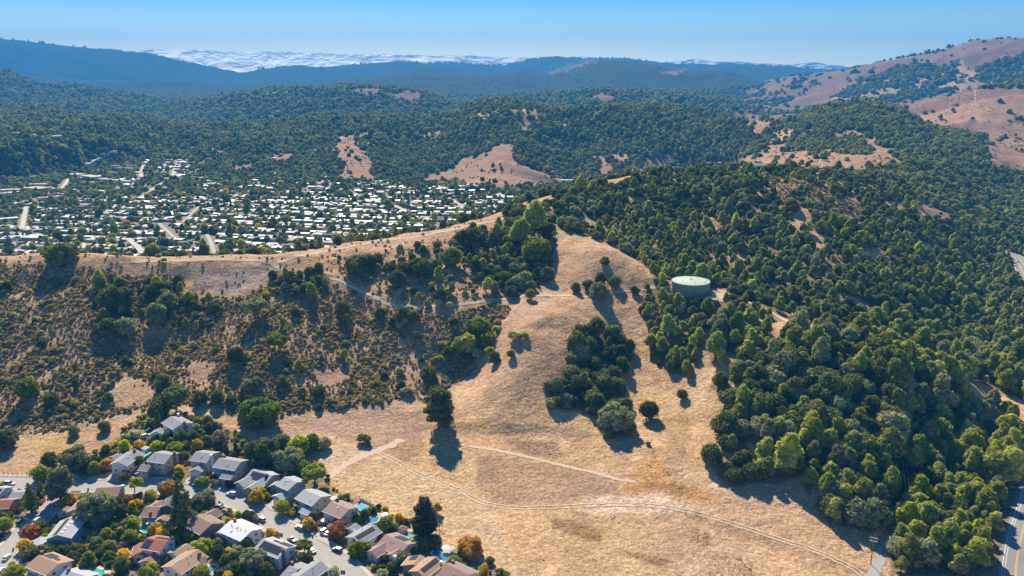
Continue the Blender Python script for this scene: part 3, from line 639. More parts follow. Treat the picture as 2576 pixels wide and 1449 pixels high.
# power-line clearing floor
# streets of the near neighbourhood
SA = world_line([(-60,1214),(0,1214),(64,1215),(175,1220),(223,1221),(319,1223),(398,1223),(462,1229),(526,1238),(590,1256),(638,1281),(666,1299),(718,1333),(770,1361),(822,1393),(861,1425),(890,1455),(930,1500)], 100, 1.5)
SB = world_line([(172,1222),(150,1240),(132,1262),(105,1292),(72,1328),(44,1362),(20,1395),(4,1430),(-6,1470),(-14,1510)], 100, 1.5)
for nm, W in (('road', SA), ('road', SB)):
    tag(link(nm, strip(nm, W, -5.0, 5.0, .10 if W is SA else .105, [asphalt], 6)), kind='structure')
def kerb(W, side, skip=None):
    sgn = -1 if side < 0 else 1
    a = strip('kerb', W, sgn * 5.0 if sgn > 0 else -5.3, 5.3 if sgn > 0 else -5.0, .24, [concrete], 1)
    b_ = strip('pavement', W, 5.3 if sgn > 0 else -6.9, 6.9 if sgn > 0 else -5.3, .21, [concrete], 2)
    if skip is not None:
        pass
    tag(link('kerb', a), kind='structure'); tag(link('pavement', b_), kind='structure')
junction = SB[0]
dA = np.hypot(*(SA - junction).T); iA = int(dA.argmin())
kerb(SA, -1)
for part in (SA[:max(2, iA - 6)], SA[iA + 6:]): kerb(part, 1)
SBt = SB[7:]
kerb(SBt, -1); kerb(SBt, 1)
# highway at the right edge
HW = world_line([(2545,1500),(2548,1449),(2553,1400),(2566,1340),(2590,1260),(2625,1160),(2670,1060)], 100, 2)
tag(link('road', strip('road', HW, -5.2, 5.6, .10, [asphalt2], 6)), kind='structure')
for o, wd, m_ in ((-3.9, .22, white_paint), (-2.9, .16, white_paint), (.55, .2, yellow_paint), (.95, .2, yellow_paint), (5.0, .2, white_paint)):
    tag(link('road_marking', strip('road_marking', HW, o, o + wd, .125, [m_], 1)), kind='structure')
HW2 = world_line([(2520,628),(2548,640),(2566,660),(2580,690),(2600,730)], 100, 3)
tag(link('road', strip('road', HW2, -8, 8, .3, [asphalt2], 6)), kind='structure')
for o, wd, m_ in ((-7, .35, white_paint), (-2.2, .3, white_paint), (1.6, .35, yellow_paint), (2.4, .35, yellow_paint), (7, .35, white_paint)):
    tag(link('road_marking', strip('road_marking', HW2, o, o + wd, .34, [m_], 1)), kind='structure')
# streets in the far town and the valley behind
TOWN_ST = [([(322,600),(350,625),(372,655)], 11), ([(400,562),(440,600)], 7), ([(345,500),(385,478),(392,470)], 9), ([(362,500),(375,484),(398,466),(430,448),(441,424),(452,402),(462,392)], 11), ([(290,482),(330,464),(352,452),(356,430),(366,408),(378,396)], 11),
  ([(55,575),(60,550),(66,520)], 9), ([(1130,498),(1150,512),(1170,520)], 10), ([(955,500),(985,515),(1020,530)], 9), ([(540,640),(530,610),(520,590)], 7), ([(150,480),(165,462),(172,450)], 9), ([(268,412),(275,402),(280,395)], 8), ([(940,486),(1000,498),(1100,500)], 6), ([(460,560),(480,540),(500,520)], 6)]
for pts, wd in TOWN_ST:
    W = world_line(pts, 790, 5)
    tag(link('road', strip('road', W, -wd / 2.9, wd / 2.9, .5, [concrete if wd > 8 else asphalt], 2)), kind='structure')
# ---------------------------------------------------------------- vegetation: prototypes
def leaf_mat(name, col, col2, trans=.25, var=.5):
    m_, nt, b = mat(name, .75, .12)
    oi = N(nt, 'ShaderNodeObjectInfo')
    n = wnoise(nt, .5, 4, .7)
    big = wnoise(nt, .012, 3, .5)
    r1 = maprange(nt, oi.outputs['Random'], 0, 1, 0, 1)
    c = mixc(nt, r1, tuple(col), tuple(col2))
    s1 = N(nt, 'ShaderNodeVectorMath', operation='SCALE'); nt.links.new(c, s1.inputs[0]); nt.links.new(maprange(nt, n, .3, .7, 1 - var, 1 + var), s1.inputs['Scale'])
    w = N(nt, 'ShaderNodeTexWhiteNoise'); w.noise_dimensions = '1D'; nt.links.new(oi.outputs['Random'], w.inputs['W'])
    s2 = N(nt, 'ShaderNodeVectorMath', operation='SCALE'); nt.links.new(s1.outputs[0], s2.inputs[0]); nt.links.new(maprange(nt, w.outputs[0], 0, 1, .72, 1.3), s2.inputs['Scale'])
    out = s2.outputs[0]
    nt.links.new(out, b.inputs['Base Color'])
    tr = N(nt, 'ShaderNodeBsdfTranslucent'); t3 = N(nt, 'ShaderNodeVectorMath', operation='MULTIPLY'); nt.links.new(out, t3.inputs[0]); t3.inputs[1].default_value = (1.5, 1.5, .5)
    nt.links.new(t3.outputs[0], tr.inputs['Color'])
    mx = N(nt, 'ShaderNodeMixShader'); mx.inputs[0].default_value = trans
    nt.links.new(b.outputs[0], mx.inputs[1]); nt.links.new(tr.outputs[0], mx.inputs[2])
    nt.links.new(mx.outputs[0], nt.nodes['Material Output'].inputs['Surface'])
    return m_
LM = dict(
 dark=leaf_mat('oak_leaves_dark', (.098,.120,.044), (.17,.19,.066), .34),
 grey=leaf_mat('grey_green_leaves', (.23,.245,.145), (.31,.315,.20), .34),
 bay=leaf_mat('bay_leaves', (.23,.27,.078), (.42,.42,.125), .42),
 lime=leaf_mat('lime_leaves', (.33,.37,.03), (.42,.42,.035), .42),
 yellow=leaf_mat('yellow_leaves', (.60,.46,.025), (.64,.44,.03), .42),
 orange=leaf_mat('orange_leaves', (.44,.24,.06), (.48,.31,.08), .38),
 red=leaf_mat('russet_leaves', (.44,.17,.09), (.48,.22,.09), .4),
 maroon=leaf_mat('maroon_leaves', (.17,.035,.035), (.20,.05,.045)),
 green=leaf_mat('garden_green_leaves', (.16,.21,.042), (.27,.30,.055), .38),
 pale=leaf_mat('pale_leaves', (.38,.41,.26), (.46,.46,.31)),
 conif=leaf_mat('conifer_needles', (.080,.108,.046), (.12,.145,.058), .25),
 scrub=leaf_mat('coyote_brush', (.31,.265,.12), (.42,.35,.18), .35),
 brown=leaf_mat('dry_brush', (.38,.27,.185), (.48,.36,.25), .25),
 weed=leaf_mat('dry_weed', (.50,.32,.17), (.60,.42,.24), .2),
 far=leaf_mat('far_crowns', (.185,.205,.088), (.33,.33,.135), .34),
)
bark = simple('grey_brown_bark', (.16, .125, .10), .95, .1, .3, 2, .4, 4)
twig = simple('bare_grey_twigs', (.30, .25, .22), .95, .1, .2, 2)
def ico(sub=1):
    import bmesh
    bm = bmesh.new(); bmesh.ops.create_icosphere(bm, subdivisions=sub, radius=1)
    V = np.array([v.co[:] for v in bm.verts]); F = np.array([[v.index for v in f.verts] for f in bm.faces]); bm.free(); return V, F
ICO1 = ico(1); ICO2 = ico(2)
def crown(kind, seed, n_leaf, size):
    """unit crown: radius ~1 wide, base of the tree at z = 0. returns V, F(tri)"""
    g = np.random.default_rng(seed)
    lobes = []
    if kind == 'round':
        H = 1.75; n = 17
        for i in range(n):
            a = g.uniform(0, 2 * np.pi); t = g.uniform(-.2, 1) ; r = .62 * math.sqrt(max(0, 1 - max(t, 0)**2)) * g.uniform(.75, 1.1)
            lobes.append((r * math.cos(a), r * math.sin(a), .66 + .60 * t, g.uniform(.28, .46)))
        lobes += [(0, 0, .85, .62), (0, 0, .5, .5)]
        for i in range(6): lobes.append((.5 * math.cos(i * 1.05), .5 * math.sin(i * 1.05), .36, .30))
    elif kind == 'billow':
        n = 20
        for i in range(n):
            a = g.uniform(0, 2 * np.pi); t = g.uniform(0, 1); r = .60 * (1 - t**1.6 * .75) * g.uniform(.6, 1.1)
            lobes.append((r * math.cos(a), r * math.sin(a), .55 + 1.45 * t, g.uniform(.24, .38) * (1.1 - .3 * t)))
        lobes += [(0, 0, .9, .55), (0, 0, 1.45, .42)]
    elif kind == 'euc':
        for i in range(34):
            a = g.uniform(0, 2 * np.pi); t = g.uniform(0, 1); r = .66 * math.sin(math.pi * (.26 + .62 * t)) * g.uniform(.6, 1.15)
            lobes.append((r * math.cos(a), r * math.sin(a), .26 + 2.15 * t, g.uniform(.19, .32)))
        lobes += [(0, 0, .8, .4), (0, 0, 1.2, .42), (.05, 0, 1.8, .42), (0, .1, 1.5, .45)]
    elif kind == 'spread':
        for i in range(20):
            a = g.uniform(0, 2 * np.pi); r = .74 * math.sqrt(g.uniform(.05, 1))
            lobes.append((r * math.cos(a), r * math.sin(a), 1.02 + .30 * (1 - r) + g.uniform(-.12, .12), g.uniform(.20, .32)))
    elif kind == 'conifer':
        for i in range(64):
            t = i / 63.0; a = i * 2.4 + g.uniform(-.5, .5); r = (.84 * (1 - t)**.75 + .03) * g.uniform(.35, 1.12)
            lobes.append((r * math.cos(a), r * math.sin(a), .45 + 3.1 * t - .12 * r, (.22 * (1 - t)**.7 + .06) * g.uniform(.7, 1.2)))
        for t in (0, .2, .4, .6, .8): lobes.append((0, 0, .6 + 3 * t, .26 * (1 - t) + .05))
    elif kind == 'tallpine':
        for i in range(90):
            t = (i + g.random()) / 90; a = i * 2.4; r = (.66 * math.sin(math.pi * (.30 + .64 * t))) * math.sqrt(g.uniform(.25, 1.1))
            lobes.append((r * math.cos(a), r * math.sin(a), .5 + 3.3 * t, (.29 - .11 * t) * g.uniform(.6, 1.15)))
        for t in np.linspace(0, .92, 12): lobes.append((0, 0, .55 + 3.1 * t, .46 - .30 * t))
    elif kind == 'clump':
        for i in range(34):
            a = g.uniform(0, 6.28); r = .82 * math.sqrt(g.uniform(0, 1)); top = 1.15 * math.sqrt(max(0, 1 - r * r * .85)) * g.uniform(.62, 1.12)
            lobes.append((r * math.cos(a), r * math.sin(a), .18 + top * .75, g.uniform(.17, .31)))
        for i in range(9): lobes.append((.62 * math.cos(i * .7), .62 * math.sin(i * .7), .28, .30))
        lobes += [(0, 0, .5, .55)]
    elif kind == 'column':
        for i in range(16):
            t = i / 15.0; a = g.uniform(0, 6.28)
            lobes.append((.3 * math.cos(a), .3 * math.sin(a), .6 + 4.2 * t, .55 * (1 - .55 * t)))
    elif kind == 'shrub':
        for i in range(9):
            a = g.uniform(0, 6.28); r = .6 * math.sqrt(g.uniform(0, 1))
            lobes.append((r * math.cos(a), r * math.sin(a), .38 + .35 * (1 - r) * g.uniform(.6, 1.2), g.uniform(.30, .45)))
    elif kind == 'ball':
        lobes = [(0, 0, 1.0, .98)] + [(.3 * math.cos(a), .3 * math.sin(a), 1.0 + .25 * math.sin(a * 3), .72) for a in np.linspace(0, 6, 7)]
    L = np.array(lobes); w = L[:, 3]**2; w /= w.sum()
    m_ = int(n_leaf * 1.7); k = g.choice(len(L), m_, p=w)
    d = g.normal(size=(m_, 3)); d /= np.linalg.norm(d, axis=1)[:, None]
    d[:, 2] = np.where(d[:, 2] < -.45, -d[:, 2], d[:, 2])
    rr = g.uniform(.82, 1.10, m_) * np.where(g.random(m_) < .16, g.uniform(1.05, 1.30, m_), 1)
    P = L[k, :3] + d * (L[k, 3] * rr)[:, None]
    dist = np.linalg.norm(P[:, None] - L[None, :, :3], axis=2) / L[None, :, 3]
    dist[np.arange(m_), k] = 9
    keep = dist.min(1) > .78
    P = P[keep][:n_leaf]; d = d[keep][:n_leaf]; n = len(P)
    nrm = d + g.normal(size=(n, 3)) * .55; nrm /= np.linalg.norm(nrm, axis=1)[:, None]
    u = np.cross(nrm, g.normal(size=(n, 3))); u /= np.linalg.norm(u, axis=1)[:, None]; v = np.cross(nrm, u)
    s = size * g.uniform(.6, 1.35, n)[:, None]
    A = P + u * s; B = P - u * s * .5 + v * s * .87 ; Cc = P - u * s * .5 - v * s * .87
    V = np.stack([A, B, Cc], 1).reshape(-1, 3); F = np.arange(len(V)).reshape(-1, 3)
    iv, jf = ICO1
    Vs, Fs, o = [V], [F], len(V)
    for x, y, z, r in lobes:
        Vs.append(iv * (r * (.84 if kind != 'conifer' else .65)) * (1 + .1 * np.sin(iv[:, :1] * 7 + x * 9)) + (x, y, z)); Fs.append(jf + o); o += len(iv)
    return np.vstack(Vs), np.vstack(Fs)
TOPS = dict(tallpine=3.9, clump=1.3, round=1.75, billow=2.25, euc=2.75, spread=1.6, conifer=3.7, column=5.1, shrub=1.05, ball=2.0)
_cm = {}
def crown_mesh(kind, var, matk, lod=0):
    key = (kind, var, matk, lod)
    if key not in _cm:
        g0 = (kind, var, lod)
        if g0 not in _cm:
            nl = {0: 1300, 1: 420, 2: 110}[lod]; sz = {0: .115, 1: .16, 2: .30}[lod]
            if kind == 'shrub': nl = {0: 260, 1: 120, 2: 60}[lod]; sz = {0: .16, 1: .22, 2: .3}[lod]
            if kind in ('euc', 'conifer', 'tallpine', 'clump') and lod == 0: nl = 3000; sz = .075
            if kind == 'column': sz *= 1.6
            _cm[g0] = crown(kind, 10 * var + hash_s(kind) % 97, nl, sz)
        V, F = _cm[g0]
        _cm[key] = mesh_np('crown', V, F, [LM[matk]])
    return _cm[key]
def hash_s(s): return sum(ord(c) * (i + 3) for i, c in enumerate(s))
_tm = {}
def trunk_mesh(kind, var=0):
    if (kind, var) not in _tm:
        g = random.Random(var + 5); mb = MB(); top = {'conifer': 3.4, 'column': 4.2, 'euc': 2.1, 'billow': 1.5}.get(kind, 1.0)
        r0 = .085 if kind != 'column' else .12
        mb.tube((0, 0, -.35), (.03, .02, top * .5), r0, r0 * .65, 6); mb.tube((.03, .02, top * .5), (0, 0, top), r0 * .65, r0 * .2, 6)
        if kind not in ('conifer', 'column'):
            for i in range(5):
                a = i * 1.26 + g.random(); z0 = top * g.uniform(.32, .6)
                mb.tube((.02, .02, z0), (math.cos(a) * .5, math.sin(a) * .5, z0 + .42), r0 * .45, r0 * .12, 5, cap=False)
        _tm[(kind, var)] = mb.mesh('trunk', [bark])
    return _tm[(kind, var)]
def bare_mesh(seed):
    g = random.Random(seed); mb = MB()
    def br(p, d, l, r, lv):
        e = p + d * l; mb.tube(p, e, r, r * .6, 4, cap=False)
        if lv == 0: return
        for _ in range(4):
            nd = (d + Vector((g.uniform(-.8, .8), g.uniform(-.8, .8), g.uniform(-.1, .6)))).normalized()
            br(p + d * l * g.uniform(.5, 1), nd, l * g.uniform(.55, .8), r * .55, lv - 1)
    br(Vector((0, 0, -.2)), Vector((0, 0, 1)), .75, .06, 4)
    return mb.mesh('branches', [twig])
def palm_meshes():
    mb = MB(); mb.tube((0, 0, -.3), (.1, 0, 1.5), .10, .07, 7)
    fr = []
    g = random.Random(3)
    for i in range(26):
        f_ = MB(); a = i * 2.4; tilt = .9 - .055 * i; L = g.uniform(.95, 1.2); pts = []
        for k in range(7):
            t = k / 6; rr = L * t; z = 1.5 + rr * math.tan(min(tilt, 1.1)) * (1 - t * .4) * .6 - .75 * t * t
            pts.append(Vector((.1 + math.cos(a) * rr, math.sin(a) * rr, z)))
        sd = Vector((-math.sin(a), math.cos(a), 0))
        for k in range(6):
            w0 = .16 * math.sin(math.pi * (k / 6 * .85 + .12)); w1 = .16 * math.sin(math.pi * ((k + 1) / 6 * .85 + .12))
            f_.add([pts[k] - sd * w0 - Vector((0,0,w0*.6)), pts[k], pts[k + 1], pts[k + 1] - sd * w1 - Vector((0,0,w1*.6))], [(0, 1, 2, 3)])
            f_.add([pts[k] + sd * w0 - Vector((0,0,w0*.6)), pts[k], pts[k + 1], pts[k + 1] + sd * w1 - Vector((0,0,w1*.6))], [(3, 2, 1, 0)])
        fr.append(f_.mesh('frond', [LM['lime'] if i % 3 == 0 else LM['green']]))
    return mb.mesh('trunk', [bark]), fr

# mass of copies: one object, points carrying an instance each
proto_col = bpy.data.collections.new('plant_library')
def instancer(name, P, S, rz, pick, protos, **tg):
    me = bpy.data.meshes.new(name); n = len(P)
    me.vertices.add(n); me.vertices.foreach_set('co', np.asarray(P, np.float32).ravel())
    a = me.attributes.new('scl', 'FLOAT_VECTOR', 'POINT'); a.data.foreach_set('vector', np.asarray(S, np.float32).ravel())
    a = me.attributes.new('rot', 'FLOAT_VECTOR', 'POINT'); r_ = np.zeros((n, 3), np.float32); r_[:, :2] = np.random.default_rng(n).normal(size=(n, 2)) * .09; r_[:, 2] = rz; a.data.foreach_set('vector', r_.ravel())
    a = me.attributes.new('pick', 'INT', 'POINT'); a.data.foreach_set('value', np.asarray(pick, np.int32))
    o = link(name, me)
    pc = bpy.data.collections.new(name + '_library')
    for i, pm in enumerate(protos):
        po = bpy.data.objects.new('%s_model_%02d' % (name, i), pm); pc.objects.link(po)
    g = bpy.data.node_groups.new(name, 'GeometryNodeTree'); g.interface.new_socket('Geometry', in_out='INPUT', socket_type='NodeSocketGeometry'); g.interface.new_socket('Geometry', in_out='OUTPUT', socket_type='NodeSocketGeometry')
    gi = g.nodes.new('NodeGroupInput'); go = g.nodes.new('NodeGroupOutput'); ci = g.nodes.new('GeometryNodeCollectionInfo')
    ci.inputs[0].default_value = pc; ci.inputs['Separate Children'].default_value = True; ci.inputs['Reset Children'].default_value = True
    ip = g.nodes.new('GeometryNodeInstanceOnPoints'); ip.inputs['Pick Instance'].default_value = True
    def na(nm, typ):
        k_ = g.nodes.new('GeometryNodeInputNamedAttribute'); k_.data_type = typ; k_.inputs[0].default_value = nm; return k_.outputs[0]
    g.links.new(gi.outputs[0], ip.inputs['Points']); g.links.new(ci.outputs[0], ip.inputs['Instance']); g.links.new(na('pick', 'INT'), ip.inputs['Instance Index'])
    er = g.nodes.new('FunctionNodeEulerToRotation'); g.links.new(na('rot', 'FLOAT_VECTOR'), er.inputs[0]); g.links.new(er.outputs[0], ip.inputs['Rotation'])
    g.links.new(na('scl', 'FLOAT_VECTOR'), ip.inputs['Scale']); g.links.new(ip.outputs[0], go.inputs[0])
    md = o.modifiers.new('copies', 'NODES'); md.node_group = g
    return tag(o, **tg)

# ---------------------------------------------------------------- vegetation: where it stands
def grid(x0, x1, y0, y1, s, seed):
    g = np.random.default_rng(seed)
    X_, Y_ = np.meshgrid(np.arange(x0, x1, s), np.arange(y0, y1, s))
    X_ = X_ + g.uniform(-.48, .48, X_.shape) * s; Y_ = Y_ + g.uniform(-.48, .48, Y_.shape) * s
    X_ = X_.ravel(); Y_ = Y_.ravel(); k = (np.abs(np.arctan2(X_, Y_)) < R(40)) & (Y_ > 60)
    return X_[k], Y_[k], g
_busy = []      # places that must stay clear: (x, y, r)
def clear_of(x, y, extra=0.0):
    k = np.ones(len(x), bool)
    for bx, by, br in _busy: k &= np.hypot(x - bx, y - by) > br + extra
    return k
def road_clear(x, y, Wl, wid):
    k = np.ones(len(x), bool)
    for W in Wl:
        for i in range(0, len(W), 2): k &= np.hypot(x - W[i, 0], y - W[i, 1]) > wid
    return k
def inframe_px(px, py): return (px > -40) & (px < 2620) & (py < 1500)
def lonely(px, py): return inpoly(px, py, GARDEN)
TR_W = [world_line(pts, dm, 4) for pts, wd, dm in TRAILS]
TANK_H = 5.0; TANK_C = at(1738, 706, up=TANK_H)
_busy.append((TANK_C.x, TANK_C.y, 14.5))
pad = at(1790, 752); _busy.append((pad.x, pad.y, 9))
# line of power poles through the clearing at right
POLES_D = [((2197, 1395), 13), ((2276, 1236), 14), ((2275, 1140), 14), ((2443, 975), 13), ((2372, 858), 12)]
LONE = [  # photo pixel of the crown's middle, crown width in photo pixels, shape, foliage, label
 (1103,1022,92,'euc','dark','tall dark eucalyptus standing alone at the foot of the bald spur'),
 (1632,1036,46,'ball','dark','round dark oak alone on the tan slope right of the clump'),
 (1716,994,25,'ball','dark','small round oak alone at the top of the orange gully'),
 (1547,1052,84,'round','grey','big grey-green oak at the lower end of the dark clump'),
 (1632,1117,14,'shrub','dark','tiny dark bush below the lone round oak on the slope'),
 (1522,656,24,'round','dark','single small oak on the bald knob under the forest edge'),
 (1450,724,26,'round','dark','leftmost small oak beside the trail under the bald knob'),
 (1480,714,26,'round','dark','dark oak above the trail between two others under the knob'),
 (1508,732,46,'round','grey','widest oak straddling the trail under the bald knob'),
 (1510,700,30,'round','dark','upper dark oak of the group over the trail'),
 (1548,706,30,'round','grey','grey-green oak right of the group over the trail'),
 (1597,730,22,'round','dark','small oak where the trail nears the tank wood'),
 (1611,777,14,'round','dark','little round bush at the left edge of the tank wood'),
 (1334,742,26,'ball','dark','round oak beside the trail at the head of the spur'),
 (1285,892,21,'ball','dark','small ball-shaped oak on the left flank of the bald spur'),
 (1245,900,32,'round','dark','dark oak at the right end of the light green clump'),
 (1202,888,28,'round','grey','greyish oak under the light green clump'),
 (1177,898,24,'round','dark','low dark oak at the foot of the light green clump'),
 (1250,828,24,'shrub','bay','bright bush right of the light green clump'),
 (1234,882,24,'round','lime','lime bush tucked between dark oaks in the hollow'),
 (1204,828,62,'round','bay','light green domed bay tree in the hollow left of the spur'),
 (1180,866,52,'round','bay','second domed bay tree lower in the hollow'),
 (1222,850,44,'round','green','rounded green tree at the right of the hollow clump'),
 (1158,868,44,'round','green','rounded green tree at the left of the hollow clump'),
 (1128,888,32,'round','dark','dark tree left of the light green clump'),
 (1112,905,32,'shrub','bay','yellow-green bush left below the light green clump'),
 (1292,850,40,'shrub','scrub','olive brush patch beside the hollow clump'),
 (1320,845,24,'shrub','green','green brush patch on the flank of the bald spur'),
 (1080,940,44,'round','dark','dark tree behind the tall eucalyptus'),
 (12,1105,44,'round','dark','dark oak at the left edge above the golden patch'),
 (184,1083,24,'round','grey','small sapling-like oak with its shadow beneath on the slope'),
 (264,1071,27,'round','dark','lone round oak above its square shadow on the dry slope'),
 (123,1153,32,'round','dark','dark oak on the golden slope above the road'),
 (192,1158,66,'round','grey','large grey-green oak leaning over the street corner'),
 (237,1163,28,'round','dark','dark oak beside the large grey-green one'),
 (102,1190,36,'round','green','green oak at the bend of the fence by the road'),
 (148,1215,62,'euc','grey','tall airy grey-green tree on the street corner'),
 (653,1041,82,'round','green','wide green oak at the foot of the scrub slope'),
 (612,1010,30,'conifer','conif','dark pointed tree above the wide green oak'),
 (660,1140,78,'round','dark','broad dark oak behind the grey roofs'),
 (710,1112,46,'round','dark','dark oak at the upper edge of the gardens'),
 (725,1160,66,'round','grey','grey-green oak between the broad oak and the spreading one'),
 (790,1195,58,'spread','green','spreading oak with bare limbs at the field edge'),
 (760,1172,34,'round','green','green oak left of the spreading one'),
 (755,1118,48,'round','lime','yellow-green oak by the corner of the field'),
 (785,1112,40,'round','green','olive-green tree right of the yellow-green one'),
 (815,1113,32,'round','brown','brown half-bare tree at the field corner'),
 (918,1106,36,'shrub','green','low olive bush where the field paths meet'),
 (925,1118,16,'shrub','dark','small dark bush at the meeting of the field paths'),
 (865,773,40,'round','dark','dark oak on the scrub slope below the trail bend'),
 (870,803,30,'round','dark','dark bushy oak below the trail bend'),
 (1016,790,36,'round','dark','dark oak just under the trail'),
 (1040,795,34,'round','dark','second dark oak just under the trail'),
 (955,786,26,'round','dark','dark oak hanging under the dirt trail'),
 (990,810,24,'round','dark','small oak in the shaded gully under the trail'),
 (1130,766,18,'round','pale','pale olive tree on the trail, leftmost of three'),
 (1076,763,20,'round','pale','pale olive tree on the trail in the middle'),
 (1103,763,20,'round','pale','pale olive tree on the trail, rightmost of three'),
 (1011,672,32,'round','dark','dark round oak above the dirt trail'),
 (1054,677,56,'round','dark','large dark round oak above the dirt trail'),
 (900,668,58,'round','dark','dark oak mass left above the trail'),
 (935,656,36,'round','dark','dark oak beside the mass above the trail'),
 (1135,645,50,'round','green','green oak on the upper slope left of the grove'),
 (1180,600,60,'round','dark','dark domed oak at the left end of the ridge grove'),
 (1300,535,36,'round','dark','dark oak on the ridge track'),
 (1345,556,74,'billow','bay','tall bay tree above the ridge track'),
 (1310,590,60,'billow','bay','tall bay tree in the ridge grove'),
 (1240,610,36,'billow','dark','narrow dark tree in the ridge grove'),
 (1345,632,70,'round','green','light-topped oak at the lower side of the ridge grove'),
 (1330,488,22,'round','dark','small dark oak on the rocky top of the ridge'),
 (150,629,62,'round','dark','dark bushy oak on the skyline of the left ridge'),
 (15,720,22,'round','dark','dark oak on the left slope near the frame edge'),
 (253,720,34,'billow','dark','tall dark oak at the left end of the big thicket'),
 (292,752,66,'round','dark','big dark oak inside the left thicket'),
 (420,758,44,'round','grey','grey oak inside the left thicket'),
 (395,790,48,'round','grey','pale grey oak in the left thicket'),
 (318,820,46,'round','grey','pale oak at the bottom of the left thicket'),
 (268,825,46,'round','dark','low wide oak at the bottom left of the thicket'),
 (448,703,22,'round','dark','dark tree near the grassy hollow'),
 (578,885,15,'ball','dark','tiny ball-shaped tree on the scrub slope'),
 (700,862,46,'spread','green','umbrella-crowned tree in the scrub'),
 (640,775,56,'spread','grey','grey spreading tree on the brushy spur'),
 (722,912,20,'round','dark','dark little tree right of the scrub'),
 (672,742,24,'shrub','lime','yellow-green bush at the top of the brushy spur'),
 (328,913,14,'round','dark','small dark tree on the bare path in the scrub'),
 (70,975,48,'round','green','wide green oak low on the left scrub slope'),
 (410,960,40,'round','dark','dark oak above the knoll house'),
 (440,1000,60,'spread','dark','umbrella pine behind the white knoll house'),
 (400,1030,44,'round','dark','dark pine left of the white knoll house'),
 (505,1000,34,'round','dark','dark oak right of the umbrella pine'),
 (545,1000,34,'round','dark','dark round oak in the row behind the knoll house'),
 (580,1005,26,'round','dark','small oak at the right of the row behind the knoll house'),
 (190,968,18,'billow','dark','slim dark tree on the scrub slope'),
 (866,893,22,'billow','green','slim conifer-like tree in the middle of the scrub'),
 (810,905,16,'billow','dark','slim tree left of the conifer-like one in the scrub'),
 (1005,935,20,'round','green','round green bush in the middle of the scrub'),
]
for i, (px, py, w_, kd, mk, lab) in enumerate(LONE):
    if kd == 'round' and w_ > 52: kd = 'clump'
    up = {'clump': .62, 'round': 1.0, 'ball': .95, 'billow': 1.15, 'euc': 1.45, 'spread': 1.05, 'conifer': 1.6, 'shrub': .5}[kd]
    p = at(px, py); dist = math.sqrt(p.x**2 + p.y**2 + (CAM_Z - p.z)**2); rad = w_ / FD * dist / 2
    p = at(px, py, up * rad * .9); dist = math.sqrt(p.x**2 + p.y**2 + (CAM_Z - p.z)**2); rad = w_ / FD * dist / 2
    nm = {'euc': 'eucalyptus_tree', 'spread': 'spreading_tree', 'shrub': 'bush', 'conifer': 'conifer_tree'}.get(kd, 'oak_tree')
    cat = 'bush' if kd == 'shrub' else 'tree'
    t = thing(nm, lab, cat, p, random.uniform(0, 6.28))
    sc = rad * (1.12 if kd != 'ball' else 1.0)
    t.scale = (sc, sc, sc * (1.0 if kd != 'euc' else .82))
    link('crown' if cat == 'tree' else 'foliage', crown_mesh(kd, i % 3, mk), t)
    if cat == 'tree': link('trunk', trunk_mesh(kd, i % 2), t)
    _busy.append((p.x, p.y, rad * .8))
    LONE[i] = (t, rad)
# a bleached fallen tree in the scrub
p = at(1035, 985); t = thing('fallen_tree', 'bleached fallen dead tree lying in the scrub left of the eucalyptus', 'dead tree', p)
o = link('branches', bare_mesh(4), t); o.scale = (7, 7, 7); o.rotation_euler = (R(72), 0, R(60))
for k_, (px, py, w_) in enumerate(((1138,1010,1),)): pass

print('woods')
# --- woods in front of and on the near ridge
X_, Y_, g = grid(-420, 1000, 240, 1100, 5.7, 11)
Z_ = gz(X_, Y_)
wd, sc_, near, town, midz, px, py = cover(X_, Y_, Z_)
keep = (near | (~town & ~midz)) & (g.random(len(X_)) < wd) & (px > -60) & (px < 2680) & (py < 1560) & visible(X_, Y_, 12) & ~(inpoly(px, py, GARDEN)) & clear_of(X_, Y_, .8) & road_clear(X_, Y_, TR_W, 3.6) & road_clear(X_, Y_, TR_W[3:], 7.5)
keep &= road_clear(X_, Y_, [HW, HW2], 9.5)
keep &= ~inpoly(px, py + 8, z6((760,1449),(860,1449),(880,1300),(905,1150),(950,980),(955,780),(985,640),(1050,560),(1140,480),(1330,345),(1345,372),(1170,500),(1030,610),(985,700),(975,800),(965,1000),(925,1150),(895,1300),(875,1449)))
X_, Y_, Z_, px, py = (v[keep] for v in (X_, Y_, Z_, px, py))
n = len(X_)
d_ = np.hypot(X_, Y_)
patch = fbm(X_, Y_, 70, 3, 301) + .35 * g.normal(size=n) + np.where((px > 1380) & (py > 560), .10, -.25) + np.where(inpoly(px, py, W_EAST) | (px > 2240) & (py > 900), .35, 0) - np.where(inpoly(px, py, CLUMP1), .6, 0)
patch2 = fbm(X_, Y_, 45, 2, 302) + .4 * g.normal(size=n)
kind = np.where(patch > .06, 1, 0)                    # 1 bay, 0 oak
grey = (patch2 > .33)
size = np.where(kind == 1, g.uniform(3.0, 5.0, n), g.uniform(2.9, 5.4, n)) * np.where(px < 1400, .82, np.where(py < 700, .80, np.where(py < 900, .9, 1)))
u6 = g.random(n); size *= np.where(u6 < .25, .6, np.where(u6 > .88, 1.38, 1)) * np.where((px > 1780) & (py > 850), 1.12 + .3 * g.random(n), 1)
hgt = np.where(kind == 1, g.uniform(.85, 1.25, n), g.uniform(.8, 1.15, n)) * size
KS = [('round', 'dark'), ('billow', 'bay'), ('round', 'grey'), ('billow', 'grey')]
ki = kind + np.where(grey, 2, 0)
lime = (kind == 1) & (g.random(n) < np.where((px > 2230) & (py > 1000), .34, .05))
app = size / d_
order = np.argsort(-app)
